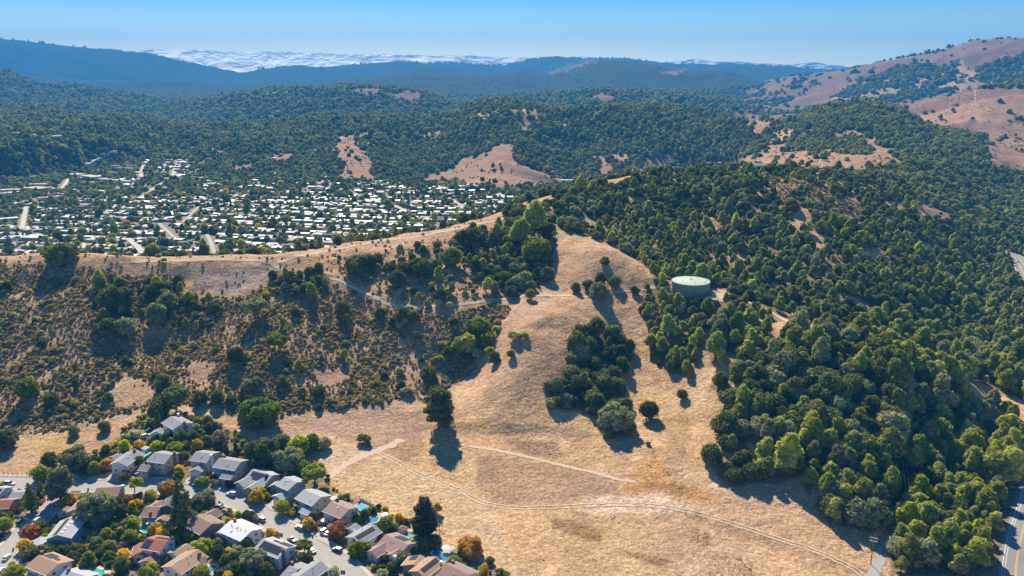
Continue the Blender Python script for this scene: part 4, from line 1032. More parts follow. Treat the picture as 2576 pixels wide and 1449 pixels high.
inframe = (px > 0) & (px < 2576) & (py < 1449) & visible(X_, Y_, 5)
big = {0: [], 1: []}
for i in order:
    k = int(kind[i])
    if inframe[i] and len(big[k]) < 290 - (60 if k == 0 else 0): big[k].append(i)
def where_words(px, py):
    if px > 2235 and py > 900: return 'in the valley wood between the power line and the highway'
    if px > 2235: return 'low on the wooded slope towards the highway bend'
    if inpoly(np.array([px]), np.array([py]), CLUMP1)[0]: return 'in the dark clump on the right side of the bald spur'
    if px > 1600 and py > 1100: return 'along the lower edge of the wood above the mown field'
    if px > 1760 and py > 860: return 'in the big wood below the tank road'
    if px > 1600 and py > 700: return 'in the wood in front of the green tank'
    if px > 1380: return 'on the wooded slope behind the tank spur'
    if inpoly(np.array([px]), np.array([py]), CLUMP5)[0]: return 'in the big thicket on the left slope'
    if inpoly(np.array([px]), np.array([py]), CLUMP4)[0]: return 'in the dark grove where the two trails part'
    if inpoly(np.array([px]), np.array([py]), CLUMP3)[0]: return 'in the grove under the ridge track'
    if py < 770: return 'scattered between the ridge track and the lower trail'
    return 'scattered on the left scrub slope'
singles = set()
for k in (0, 1):
    for i in big[k]:
        kd, mk = KS[ki[i]]
        if lime[i]: mk = 'lime' if g.random() < .25 else 'bay'
        nm = 'oak_tree' if kind[i] == 0 else 'bay_tree'
        col_w = {'dark': 'dark green', 'bay': 'yellow-green', 'grey': 'grey-green', 'lime': 'lime green'}[mk]
        ww = where_words(px[i], py[i])
        szw = 'huge' if size[i] > 5.2 else ('large' if size[i] > 4.2 else ('middling' if size[i] > 3 else 'small'))
        lab = uniq('%s %s %s' % (szw, col_w, {'round': 'domed oak', 'billow': 'billowing bay tree'}[kd] if nm == 'oak_tree' or kd == 'billow' else 'bay tree'), px[i], py[i])
        t = thing(nm, lab, 'tree', (X_[i], Y_[i], Z_[i] - .2), float(g.uniform(0, 6.28)), group='%s trees %s' % (col_w, ww))
        t.scale = (size[i], size[i] * g.uniform(.85, 1.1), hgt[i])
        link('crown', crown_mesh(kd, int(g.integers(0, 4)), mk), t); link('trunk', trunk_mesh(kd, int(g.integers(0, 2))), t)
        singles.add(int(i))
rest = np.array([i for i in range(n) if i not in singles])
protos = [crown_mesh(kd, v_, mk, 0 if v_ < 3 else 1) for kd, mk in (('round','dark'),('billow','bay'),('round','grey'),('billow','grey'),('billow','lime')) for v_ in range(3)] + [crown_mesh('clump', 0, 'dark'), crown_mesh('clump', 1, 'grey'), bare_mesh(77)]
pk = ki[rest] * 3 + g.integers(0, 3, len(rest)); pk = np.where(lime[rest] & (g.random(len(rest)) < .3), 12 + g.integers(0, 3, len(rest)), pk)
u5 = g.random(len(rest)); pk = np.where((u5 < .16) & (kind[rest] == 0), 15, pk); pk = np.where((u5 > .90) & (kind[rest] == 0), 16, pk); pk = np.where((u5 > .40) & (u5 < .415), 17, pk)
instancer('near_wood', np.stack([X_, Y_, Z_ - .4], -1)[rest], np.stack([size * g.uniform(.82, 1.25, n), size * g.uniform(.82, 1.25, n), hgt * g.uniform(.85, 1.2, n)], -1)[rest], g.uniform(0, 6.28, len(rest)), pk, protos, kind='stuff', label='further oaks and bays filling the near woods', cat='woodland')
print('near wood', n, len(rest))

# --- brush on the slopes
X_, Y_, g = grid(-520, 520, 330, 950, 2.05, 12)
Z_ = gz(X_, Y_); wd, sc_, near, town, midz, px, py = cover(X_, Y_, Z_)
keep = near & (g.random(len(X_)) < sc_) & (px > -60) & (px < 2650) & visible(X_, Y_, 3) & ~inpoly(px, py, GARDEN) & road_clear(X_, Y_, TR_W, 2.4)
X_, Y_, Z_, px, py = (v[keep] for v in (X_, Y_, Z_, px, py)); n = len(X_)
# corridor undergrowth
# loose brush in the mown field's rim and the bald slopes
s_ = g.uniform(.6, 1.45, n) * (1 + .55 * fbm(X_, Y_, 24, 2, 119)) * np.where(g.random(n) < .09, 1.75, 1); tall = g.uniform(.8, 1.35, n) * s_
pk = np.where(g.random(n) < .28, 4 + g.integers(0, 4, n), g.integers(0, 4, n)); pk = np.where(g.random(n) < .07, 8 + g.integers(0, 2, n), pk)
protos = [crown_mesh('shrub', v_, 'scrub') for v_ in range(4)] + [crown_mesh('shrub', v_, 'brown') for v_ in range(4)] + [crown_mesh('shrub', v_, 'dark') for v_ in range(2)]
app = np.argsort(-(s_ / np.hypot(X_, Y_)) * ((px > 0) & (px < 2576)))
single = set(int(i) for i in app[:290])
for i in app[:290]:
    mk = ['olive', 'olive', 'olive', 'olive', 'dry brown', 'dry brown', 'dry brown', 'dry brown', 'dark green', 'dark green'][int(pk[i])]
    ww = 'on the scrub slope left of the bald spur' if px[i] > 640 else 'on the far left scrub slope above the golden patch'
    if py[i] < 775: ww = 'between the lower trail and the ridge track'
    t = thing('brush_bush', uniq('%s %s brush bush' % ('broad' if s_[i] > 2.2 else 'rounded', mk), px[i], py[i]), 'bush', (X_[i], Y_[i], Z_[i] - .1), float(g.uniform(0, 6.28)), group='%s bushes %s' % (mk, ww))
    t.scale = (s_[i], s_[i], tall[i]); link('foliage', protos[int(pk[i])], t)
rest = np.array([i for i in range(n) if i not in single])
instancer('scrub', np.stack([X_, Y_, Z_ - .1], -1)[rest], np.stack([s_, s_, tall], -1)[rest], g.uniform(0, 6.28, len(rest)), pk[rest], protos, kind='stuff', label='coyote brush covering the left hillside', cat='scrub')
print('scrub', n)

_busy.append((at(1905,428,0,600).x, at(1905,428,0,600).y, 15))
# --- middle hills
parts = []
for (x0, x1, y0, y1, s0, dlo, dhi, sd) in ((-1500, 1500, 950, 2450, 8.6, 0, 1900, 21), (-2300, 2300, 1500, 3400, 11.0, 1900, 3000, 22), (-3600, 3600, 2300, 5800, 19, 3000, 5300, 23)):
    X_, Y_, g = grid(x0, x1, y0, y1, s0, sd)
    d_ = np.hypot(X_, Y_); k = (d_ >= dlo) & (d_ < dhi); X_, Y_, d_ = X_[k], Y_[k], d_[k]
    Z_ = gz(X_, Y_); wd, sc_, near, town, midz, px, py = cover(X_, Y_, Z_)
    keep = midz & (g.random(len(X_)) < wd) & (px > -60) & (px < 2640) & visible(X_, Y_, 12)
    X_, Y_, Z_, px, py, d_ = (v[keep] for v in (X_, Y_, Z_, px, py, d_)); n = len(X_)
    r_ = g.uniform(.42, .78, n) * s0 * np.where(g.random(n) < .2, .65, 1)
    parts.append((X_, Y_, Z_, r_, r_ * g.uniform(.75, 1.05, n) * (.8 if s0 > 15 else 1), g.integers(0, 9, n)))
protos = [crown_mesh('round', 0, 'far', 1), crown_mesh('round', 1, 'far', 1), crown_mesh('billow', 2, 'far', 1), crown_mesh('round', 2, 'far', 1), crown_mesh('round', 3, 'dark', 1), crown_mesh('billow', 1, 'far', 1), crown_mesh('round', 0, 'far', 2), crown_mesh('billow', 0, 'far', 2), crown_mesh('round', 1, 'dark', 2)]
cat_ = [np.concatenate([p_[i] for p_ in parts]) for i in range(6)]
instancer('hill_forest', np.stack([cat_[0], cat_[1], cat_[2] - .8], -1), np.stack([cat_[3], cat_[3], cat_[4]], -1), rng.uniform(0, 6.28, len(cat_[0])), cat_[5], protos, kind='stuff', label='oak forest covering the middle hills', cat='forest')
print('hill forest', len(cat_[0]))
# sparse brush on the bald hills
X_, Y_, g = grid(-1300, 1500, 1000, 2400, 9, 31)
Z_ = gz(X_, Y_); wd, sc_, near, town, midz, px, py = cover(X_, Y_, Z_)
keep = midz & (sc_ > 0) & (g.random(len(X_)) < .30 * (fbm(X_, Y_, 60, 2, 77) > 0)) & visible(X_, Y_, 5)
X_, Y_, Z_ = X_[keep], Y_[keep], Z_[keep]; n = len(X_); s_ = g.uniform(.9, 2.3, n)
instancer('hill_brush', np.stack([X_, Y_, Z_], -1), np.stack([s_, s_, s_], -1), g.uniform(0, 6.28, n), g.integers(0, 2, n), [crown_mesh('shrub', 0, 'scrub', 1), crown_mesh('shrub', 1, 'dark', 1)], kind='stuff', label='scattered brush on the bald hills beyond the town', cat='scrub')
# conifers along the farthest crest
a_ = rng.uniform(AZ0 * .68, R(22), 1500); fa = ((a_ - AZ0) / (AZ1 - AZ0) * (NA - 1)).astype(int)
dd_ = LDD[16][fa] * rng.uniform(.985, 1.004, len(a_)); kk = fbm(a_ * 900, a_ * 0, 9, 2, 5) > np.where((a_ > R(-16)) & (a_ < R(10)), -.35, .12)
X_ = (dd_ * np.sin(a_))[kk]; Y_ = (dd_ * np.cos(a_))[kk]; s_ = rng.uniform(6, 13, len(X_))
instancer('crest_conifers', np.stack([X_, Y_, gz(X_, Y_) - 4], -1), np.stack([s_, s_, s_ * .8], -1), rng.uniform(0, 6, len(X_)), np.zeros(len(X_), int), [crown_mesh('conifer', 0, 'conif', 2)], kind='stuff', label='conifers along the farthest crest', cat='forest')

# undergrowth in the power-line clearing, mostly dark leaves standing in for tree shade
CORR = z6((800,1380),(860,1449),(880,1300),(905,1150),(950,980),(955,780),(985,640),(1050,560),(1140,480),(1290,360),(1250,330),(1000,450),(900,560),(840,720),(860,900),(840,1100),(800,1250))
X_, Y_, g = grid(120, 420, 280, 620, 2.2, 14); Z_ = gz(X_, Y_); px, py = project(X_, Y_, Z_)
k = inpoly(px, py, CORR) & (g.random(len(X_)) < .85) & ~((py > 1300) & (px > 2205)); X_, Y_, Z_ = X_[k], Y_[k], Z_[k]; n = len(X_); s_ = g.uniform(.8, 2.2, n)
instancer('clearing_undergrowth', np.stack([X_, Y_, Z_ - .1], -1), np.stack([s_, s_, s_], -1), g.uniform(0, 6.28, n), g.integers(0, 3, n), [crown_mesh('shrub', 0, 'dark'), crown_mesh('shrub', 1, 'scrub'), crown_mesh('shrub', 2, 'dark')], kind='stuff', label='undergrowth under the power line, leaves darkened to stand for tree shade', cat='undergrowth')

# dry weeds standing in the brown and orange patches of the field
WEED = [z6b((430,780),(560,800),(780,850),(760,950),(1000,1000),(1230,1060),(1120,1090),(800,960),(480,850)), z6b((1350,900),(1450,880),(1480,980),(1360,960)), z6b((1450,1000),(1700,1040),(1750,1155),(1440,1155)), z6b((1100,320),(1180,480),(1250,560),(1500,650),(1560,720),(1380,690),(1200,640),(1000,650),(900,620),(930,540),(1050,470)), z6b((250,300),(500,320),(560,410),(330,380)), z6b((960,820),(1010,810),(1080,860),(1060,890)), z6b((800,770),(870,760),(900,820),(850,830))]
X_, Y_, g = grid(-260, 330, 260, 560, 1.15, 15); Z_ = gz(X_, Y_); px, py = project(X_, Y_, Z_)
nn = fbm(X_, Y_, 14, 3, 401); jx, jy = px + nn * 22, py + fbm(X_, Y_, 14, 3, 402) * 10
inw = np.zeros(len(X_)); 
for j_, p_ in enumerate(WEED): inw = np.where(inpoly(jx, jy, p_), .34 if j_ != 3 else .14, inw)
open_ = (px > 780) & (py > 1090) & (px < 2160) & (inw == 0) & ~inpoly(px, py, GARDEN)
k = (g.random(len(X_)) < np.where(inw > 0, inw * np.clip(.8 + 1.6 * nn, 0, 1.5), np.where(open_, .005, 0))) & clear_of(X_, Y_, 0) & inframe_px(px, py)
X_, Y_, Z_ = X_[k], Y_[k], Z_[k]; n = len(X_); s_ = g.uniform(.15, .42, n)
instancer('dry_weeds', np.stack([X_, Y_, Z_], -1), np.stack([s_ * 1.3, s_ * 1.3, s_ * .6], -1), g.uniform(0, 6.28, n), np.where(g.random(n) < .82, g.integers(0, 2, n), 2), [crown_mesh('shrub', 0, 'weed', 1), crown_mesh('shrub', 1, 'weed', 1), crown_mesh('shrub', 2, 'scrub', 1)], kind='stuff', label='brown dry weeds standing in the mown field', cat='weeds')
print('weeds', n)
# ---------------------------------------------------------------- the far town
roofw = simple('white_roof_coating', (.52, .53, .55), .5, .4, .06, .4)
roofg = simple('pale_grey_roof', (.33,.34,.36), .6, .3, .10, .4)
rooft = simple('tan_roof', (.52, .42, .32), .8, .2, .1, .4)
roofd = simple('dark_grey_roof', (.17, .17, .18), .85, .2, .12, .6)
wallw = simple('light_wall', (.58, .56, .52), .9, .2, .08)
wallb = simple('brown_wood_wall', (.22, .16, .12), .9, .2, .15)
glass, _nt, _b = mat('window_glass', .12, .6); _b.inputs['Base Color'].default_value = (.03, .04, .05, 1)
def low_house(L, Wd, hw, rise, rm, wm, wing=0):
    mb = MB()
    mb.box((0, 0, hw / 2 - .6), (L - 1.4, Wd - 1.6, hw + 1.2), mi=1)
    def roof(cx, cy, L, Wd, rz):
        M = Matrix.Translation((cx, cy, 0)) @ Matrix.Rotation(rz, 4, 'Z')
        x, y = L / 2, Wd / 2; z0, z1, t = hw, hw + rise, .22
        v = [(-x,-y,z0),(x,-y,z0),(x,0,z1),(-x,0,z1),(-x,y,z0),(x,y,z0)]
        v = v + [(a, b_, c_ - t) for a, b_, c_ in v]
        mb.add([M @ Vector(p) for p in v], [(0,1,2,3),(3,2,5,4),(6,9,8,7),(9,10,11,8),(0,6,7,1),(4,5,11,10),(0,3,9,6),(3,4,10,9),(1,7,8,2),(2,8,11,5)], 0)
    roof(0, 0, L, Wd, 0)
    if wing:
        mb.box((wing * L * .28, -Wd * .55, hw / 2 - .6), (5.4, 6.5, hw + 1.1), mi=1); roof(wing * L * .28, -Wd * .6, 7.4, 6.6, R(90))
    mb.box((-L * .2, -Wd / 2 + .76, 1.3), (L * .3, .1, 1.7), mi=2)
    return mb.mesh('low_house', [rm, wm, glass])
HM = [low_house(13.5, 9.5, 2.7, .9, roofw, wallw, 1), low_house(14, 9, 2.7, .5, roofw, wallb, -1), low_house(13, 9.5, 2.8, 1.0, roofg, wallw, 1), low_house(14.5, 8, 2.6, .4, roofw, wallw, 0),
      low_house(13.5, 9, 2.7, .9, roofd, wallb, -1), low_house(14.5, 10, 2.7, .9, rooft, wallw, 1), low_house(13, 9, 2.7, .3, roofw, wallb, 0), low_house(13.5, 9, 2.7, 1.3, roofg, wallb, -1)]
HCOL = ['white', 'white', 'pale grey', 'white', 'dark grey', 'tan', 'white', 'pale grey']
TOWNPOLY = [(-60,720),(-60,582),(40,562),(70,545),(85,524),(250,520),(330,494),(440,492),(520,488),(600,474),(700,468),(860,470),(950,456),(1040,452),(1140,456),(1200,470),(1250,488),(1300,500),(1300,580),(1100,640),(800,700)]
TW = [world_line(pts, 790, 6) for pts, wd in TOWN_ST if wd != 11 or pts[0][1] > 550]
th = R(-9); ct, st = math.cos(th), math.sin(th)
g = np.random.default_rng(51); H = []
for r_ in range(-55, 95):
    yrow = r_ * 22.5 + (6 if r_ % 2 else 0)
    for c_ in range(-70, 70):
        u = c_ * 18.2 + g.uniform(-2, 2) + (r_ * 3.7) % 9; v_ = yrow + g.uniform(-1.2, 1.2) + 8 * math.sin(u / 150 + r_ * .15)
        x = u * ct - v_ * st; y = 1150 + u * st + v_ * ct
        H.append((x, y, th + .03 * math.sin(u / 90) + (math.pi if r_ % 2 else 0) + g.normal() * .05))
H = np.array(H); hz_ = gz(H[:, 0], H[:, 1]); px, py = project(H[:, 0], H[:, 1], hz_)
fa = np.clip((np.arctan2(H[:, 0], H[:, 1]) - AZ0) / (AZ1 - AZ0) * (NA - 1), 0, NA - 1).astype(int); dh = np.hypot(H[:, 0], H[:, 1])
k = inpoly(px, py, TOWNPOLY) & (dh > LDD[7][fa] * 1.0) & (dh < LDD[8][fa]) & (px > -20) & visible(H[:, 0], H[:, 1], 3) & road_clear(H[:, 0], H[:, 1], TW, 11) & (hz_ < 16)
UPV = [(-40,582),(-40,500),(60,470),(160,450),(260,440),(330,430),(360,400),(400,385),(480,395),(520,440),(640,430),(760,420),(840,440),(860,470),(600,474),(440,492),(330,494),(250,520),(85,524),(40,562)]
k2 = inpoly(px, py, UPV) & (dh > LDD[7][fa]) & (dh < 2400) & (px > -20) & visible(H[:, 0], H[:, 1], 3) & road_clear(H[:, 0], H[:, 1], TW, 10) & (hz_ < 48) & (g.random(len(H)) < .34)
k = (k & (g.random(len(H)) < np.where((py < 500) & (px < 880), .5, .93))) | k2
H, hz_, px, py, dh = H[k], hz_[k], px[k], py[k], dh[k]
hk = g.choice(8, len(H), p=[.16, .12, .22, .12, .10, .08, .08, .12])
order = np.argsort(dh)
def town_words(px, py):
    a = 'left' if px < 430 else ('middle' if px < 860 else 'right')
    b_ = 'just over the ridge track' if py > 585 else ('in the middle rows' if py > 525 else 'in the farthest rows')
    return 'of the far town %s, %s part' % (b_, a)
for j, i in enumerate(order[:290]):
    w_ = town_words(px[i], py[i]); o = link('flat_roofed_house', HM[hk[i]], None, (H[i, 0], H[i, 1], hz_[i]), H[i, 2])
    tag(o, uniq('low house with %s roof' % HCOL[hk[i]], px[i], py[i]), 'house', '%s roofed houses %s' % (HCOL[hk[i]], w_))
ri = order[290:]
if len(ri): instancer('far_houses', np.stack([H[:, 0], H[:, 1], hz_], -1)[ri], np.ones((len(ri), 3)), H[ri, 2], hk[ri], HM, kind='stuff', label='further low houses of the valley town', cat='houses')
print('town houses', len(H))
# trees of the town
X_, Y_, g = grid(-1300, 700, 700, 2100, 8.2, 52)
Z_ = gz(X_, Y_); wd, sc_, near, town, midz, tx, ty = cover(X_, Y_, Z_)
inh = inpoly(tx, ty, TOWNPOLY)
upv = inpoly(tx, ty, UPV)
k = town & (tx > -30) & visible(X_, Y_, 10) & (g.random(len(X_)) < np.where(inh, .78, np.where(upv, .62, .88)))
X_, Y_, Z_, tx, ty, inh = (v[k] for v in (X_, Y_, Z_, tx, ty, inh))
for W in TW + [world_line(pts, 790, 6) for pts, wd in TOWN_ST if wd == 11]:
    kk = np.ones(len(X_), bool)
    for p_ in W: kk &= np.hypot(X_ - p_[0], Y_ - p_[1]) > 7.5
    X_, Y_, Z_, tx, ty, inh = (v[kk] for v in (X_, Y_, Z_, tx, ty, inh))
cs, sn = np.cos(H[:, 2]), np.sin(H[:, 2]); kk = np.ones(len(X_), bool)
for i in range(len(H)):
    dx = X_ - H[i, 0]; dy = Y_ - H[i, 1]
    kk &= ~((np.abs(dx * cs[i] + dy * sn[i]) < 7.4) & (np.abs(-dx * sn[i] + dy * cs[i]) < 5.4))
BIGB = []   # larger buildings of the valley: (photo corners a, b of the front eave, depth, height, roof)
for a_, b_, dep, hh, rm in (((165,444),(192,448),20,6,rooft), ((203,448),(232,454),18,6,rooft), ((45,451),(118,449),13,5,rooft), ((0,485),(48,484),14,5,rooft), ((60,480),(100,484),22,6,rooft), ((70,470),(116,470),10,5,rooft), ((0,494),(40,492),10,5,rooft), ((38,459),(60,456),10,5,roofg), ((92,482),(135,478),10,5,rooft),
      ((0,613),(28,612),22,6,roofg), ((54,606),(94,608),18,5,roofw), ((0,560),(45,556),10,5,roofw), ((245,425),(300,424),10,6,roofd), ((290,428),(330,431),10,6,roofd), ((318,424),(345,422),10,6,roofd), ((624,474),(652,474),9,5,roofg), ((670,424),(694,423),12,6,roofd), ((605,432),(632,432),10,5,rooft), ((672,404),(690,404),9,6,roofw), ((745,437),(765,434),10,5,roofd), ((520,468),(548,469),9,5,roofg)):
    BIGB.append((a_, b_, dep, hh, rm))
for i, (a_, b_, dep, hh, rm) in enumerate(BIGB):
    A = at(*a_, 0, 800); B = at(*b_, 0, 800); L = (B - A).length; c_ = (A + B) / 2; rz = math.atan2(B.y - A.y, B.x - A.x)
    if L > 90: L = 90
    mb = MB(); mb.box((0, dep / 2, hh / 2 - 1), (L, dep, hh + 1), mi=1); mb.box((0, dep / 2, hh - .2), (L + 2, dep + 2, .5), mi=0)
    nw = max(2, int(L / 5))
    for w_ in range(nw): mb.box((-L / 2 + (w_ + .5) * L / nw, -.04, hh * .55), (L / nw * .55, .1, 1.5), mi=2)
    nm = {'tan_roof': 'tan', 'pale_grey_roof': 'pale grey', 'white_roof_coating': 'white', 'dark_grey_roof': 'dark grey'}[rm.name]
    ww = ['at the far left edge of the valley' if a_[0] < 60 else ('left of the valley road' if a_[0] < 260 else ('by the valley road' if a_[0] < 400 else 'among trees on the slope above the town'))][0]
    ys = 'upper' if a_[1] < 455 else 'lower'
    o = link('flat_building', mb.mesh('flat_building', [rm, wallw, glass]), None, (c_.x, c_.y, c_.z), rz)
    tag(o, uniq('long building with flat %s roof' % nm, (a_[0] + b_[0]) / 2, a_[1]), 'building', 'long flat buildings %s %s' % (ww, ys))
    dx = X_ - c_.x; dy = Y_ - c_.y; u_ = dx * math.cos(rz) + dy * math.sin(rz); v_ = -dx * math.sin(rz) + dy * math.cos(rz)
    kk &= ~((np.abs(u_) < L / 2 + 4) & (v_ > -9) & (v_ < dep + 3))
# grey terraces up the side valley, mobile homes beyond the ridge
def row_of(a, b, n, L, dep, hh, rm, nm, lab, grp, dmin=900):
    global kk
    for i in range(n):
        t = (i + .5) / n; p = at(a[0] + (b[0] - a[0]) * t, a[1] + (b[1] - a[1]) * t, 0, dmin)
        mb_ = _rows.get((L, dep, hh, rm.name))
        if mb_ is None: mb_ = _rows[(L, dep, hh, rm.name)] = low_house(L, dep, hh, .9, rm, wallw, 0)
        tag(link(nm, mb_, None, p, th), '%s %s' % (ORD[i] + ' from the left' if n > 1 and a[0] < b[0] else ORD[i] + ' from the top', lab), 'house', grp)
        kk &= np.hypot(X_ - p.x, Y_ - p.y) > 11
_rows = {}; ORD = ['first', 'second', 'third', 'fourth', 'fifth', 'sixth', 'seventh', 'eighth', 'ninth', 'tenth', 'eleventh']
for j, (a, b, n) in enumerate((((220,419),(268,391),11), ((352,378),(382,361),7), ((258,392),(292,384),6), ((240,432),(300,441),6), ((250,455),(330,462),7), ((262,405),(330,398),7), ((100,505),(160,500),5))):
    row_of(a, b, n, 12, 10, 5, roofd if j % 2 else roofg, 'terrace_house', 'grey terrace house in the %s row of the side valley' % ['longest slanting', 'topmost', 'short upper', 'lower', 'lowest', 'middle', 'leftmost'][j], 'terrace houses row %s' % 'abcdefg'[j])
for a, b, n in (((458,396),(446,432),6), ((474,396),(466,440),7), ((430,402),(412,440),6)):
    row_of(a, b, n, 13, 9, 3, roofg if a[0] != 474 else rooft, 'terrace_house', 'small house on the %s of the steep straight street' % ('right side' if a[0] == 474 else ('left side' if a[0] == 458 else 'back lot left')), 'houses on the steep straight street %d' % a[0])
for j, (a, b, n) in enumerate((((1596,426),(1700,423),11), ((1600,430),(1705,428),11), ((1598,435),(1690,433),9), ((1600,440),(1660,438),6), ((1746,421),(1845,417),9), ((1775,426),(1850,423),7), ((1780,413),(1830,412),5), ((1415,456),(1440,456),2))):
    row_of(a, b, n, 15, 8, 2.8, roofw, 'mobile_home', 'white-roofed mobile home in the %s row beyond the ridge' % ['first', 'second', 'third', 'fourth', 'right upper', 'right lower', 'right topmost', 'leftmost short'][j], 'mobile homes row %d' % (j + 1), 1200)
X_, Y_, Z_, tx, ty, inh = (v[kk] for v in (X_, Y_, Z_, tx, ty, inh)); n = len(X_)
s_ = np.where(inh, g.uniform(2.0, 4.9, n), g.uniform(3.2, 5.8, n)); s_ = np.where(inh & (g.random(n) < .10), s_ * 1.6, s_)
TP = [('round','dark'),('round','far'),('billow','green'),('round','grey'),('round','lime'),('round','yellow'),('round','orange'),('conifer','conif'),('round','maroon')]
pk = g.choice(9, n, p=[.22, .31, .15, .13, .08, .035, .015, .05, .01]); pk = np.where(~inh & (pk > 3) & (g.random(n) < .6), 1, pk)
s_ = np.where(pk == 7, s_ * .75, s_)
protos = [crown_mesh(a, 1, b, 1) for a, b in TP]
front = np.argsort(-(s_ / np.hypot(X_, Y_)) * ((tx > 0) & visible(X_, Y_, 4)))
single = set(int(i) for i in front[:280])
TN = ['dark green', 'green', 'bright green', 'grey-green', 'lime green', 'yellow autumn', 'orange autumn', 'pointed conifer', 'maroon']
for i in front[:280]:
    w_ = town_words(tx[i], ty[i])
    t = thing('town_tree', uniq('%s%s town tree' % ('tall ' if s_[i] > 4.6 else '', TN[pk[i]]), tx[i], ty[i]), 'tree', (X_[i], Y_[i], Z_[i] - .3), float(g.uniform(0, 6)), group='%s trees %s' % (TN[pk[i]], w_))
    t.scale = (s_[i], s_[i], s_[i]); link('crown', crown_mesh(TP[pk[i]][0], int(g.integers(0, 3)), TP[pk[i]][1], 1), t); link('trunk', trunk_mesh(TP[pk[i]][0], 0), t)
rest = np.array([i for i in range(n) if i not in single])
instancer('town_trees', np.stack([X_, Y_, Z_ - .3], -1)[rest], np.stack([s_] * 3, -1)[rest], g.uniform(0, 6.28, len(rest)), pk[rest], protos, kind='stuff', label='further garden trees of the far town', cat='trees')
print('town trees', n)
# houses on the far hills
g = np.random.default_rng(61)
FH = [(655,243,1),(668,240,1),(676,238,0),(690,236,1),(700,235,5),(712,236,0),(722,234,1),(735,233,5),(748,231,0),(757,234,1),(770,230,0),(785,229,6),(800,230,0),(822,228,0),(838,231,5),(853,228,1),(640,250,0),(690,248,5),(720,246,4),(760,250,5),(687,271,0),(662,255,5),(620,264,5),(600,270,4),(540,257,3),(555,258,3),(590,289,4),(630,293,4),(820,268,5),(1330,247,4),(1345,245,2),(1358,246,4),(1372,243,4),(1388,244,2),(1402,242,4),(1420,243,4),(1430,246,2),(1738,254,5),(1752,253,5),(130,287,0),(140,288,0),(20,255,0),(180,255,0),(196,256,5),(1840,290,0),(1835,292,0)]
_fh = {}; _ct = {}
FH.sort()
for x, y, k_ in FH:
    ww = 'on the blue hill beyond the town' if 500 < x < 900 else ('on the low hill left of the bald crest' if 1300 < x < 1450 else ('on the far hillside at the left' if x < 300 else 'on the far hillside towards the mountain'))
    a_ = '%s-roofed house %s' % (HCOL[k_], ww); _ct[a_] = _ct.get(a_, 0) + 1
for i, (x, y, k_) in enumerate(FH):
    p = at(x, y, 0, 2400)
    o = link('hill_house', HM[k_], None, p, float(g.uniform(-.4, .4))); sc = p.y / 3600 * (1.25 if k_ != 4 else 1.1); o.scale = (sc, sc, sc * 1.3)
    ww = 'on the blue hill beyond the town' if 500 < x < 900 else ('on the low hill left of the bald crest' if 1300 < x < 1450 else ('on the far hillside at the left' if x < 300 else 'on the far hillside towards the mountain'))
    a_ = '%s-roofed house %s' % (HCOL[k_], ww); _fh[a_] = _fh.get(a_, 0) + 1
    tag(o, '%s %s' % (['lone', 'second', 'third', 'fourth', 'fifth', 'sixth', 'seventh', 'eighth', 'ninth', 'tenth', 'eleventh', 'twelfth', 'thirteenth', 'fourteenth', 'fifteenth', 'sixteenth', 'seventeenth', 'eighteenth', 'nineteenth'][min(18, _fh[a_] - (1 if _ct[a_] == 1 else 0))] if not (_fh[a_] == 1 and _ct[a_] > 1) else 'leftmost', a_), 'house', '%s houses %s' % (HCOL[k_], ww))
# flat round tank on the wooded hill at left, big house on the near ridge
def drum(name, lab, p, r, h_, rm, wm):
    mb = MB(); n = 24
    mb.tube((0, 0, -1), (0, 0, h_), r, r, n, mi=1); mb.tube((0, 0, h_ + .01), (0, 0, h_ + .8), r + .1, r * .1, n, mi=0)
    tag(link(name, mb.mesh(name, [rm, wm]), None, p), lab, 'tank')
drum('water_tank', 'low pale round water tank in the woods at far left', at(135, 347, 0, 1800), 17, 5, rooft, wallw)
p = at(1905, 428, 0, 600)
t = thing('ridge_house', 'large grey-roofed house on the ridge among dark oaks', 'house', p, R(12))
for nm_, c_, sz_ in (('wall', (0, 0, 2.4), (17, 9, 5.6)), ('wall', (-12, 1, 1.4), (9, 7, 3.6))):
    mb = MB(); mb.box(c_, sz_); link(nm_, mb.mesh('wall', [wallw]), t)
for (cx, cy, L, Wd, z0, rs) in ((0, 0, 18.5, 11, 5.1, 2.6), (-12, 1, 10.5, 8.6, 3.1, 1.7)):
    mb = MB(); x, y = L / 2, Wd / 2
    mb.add([(cx-x,cy-y,z0),(cx+x,cy-y,z0),(cx+x*.6,cy,z0+rs),(cx-x*.6,cy,z0+rs),(cx-x,cy+y,z0),(cx+x,cy+y,z0)], [(0,1,2,3),(3,2,5,4),(1,5,2),(0,3,4),(0,4,5,1)]); link('roof', mb.mesh('roof', [roofg]), t)
for wx_ in (-6, -2.5, 1.5, 5.5):
    mb = MB(); mb.box((wx_, -4.54, 3.4), (1.8, .1, 1.4)); link('window', mb.mesh('window', [glass]), t)
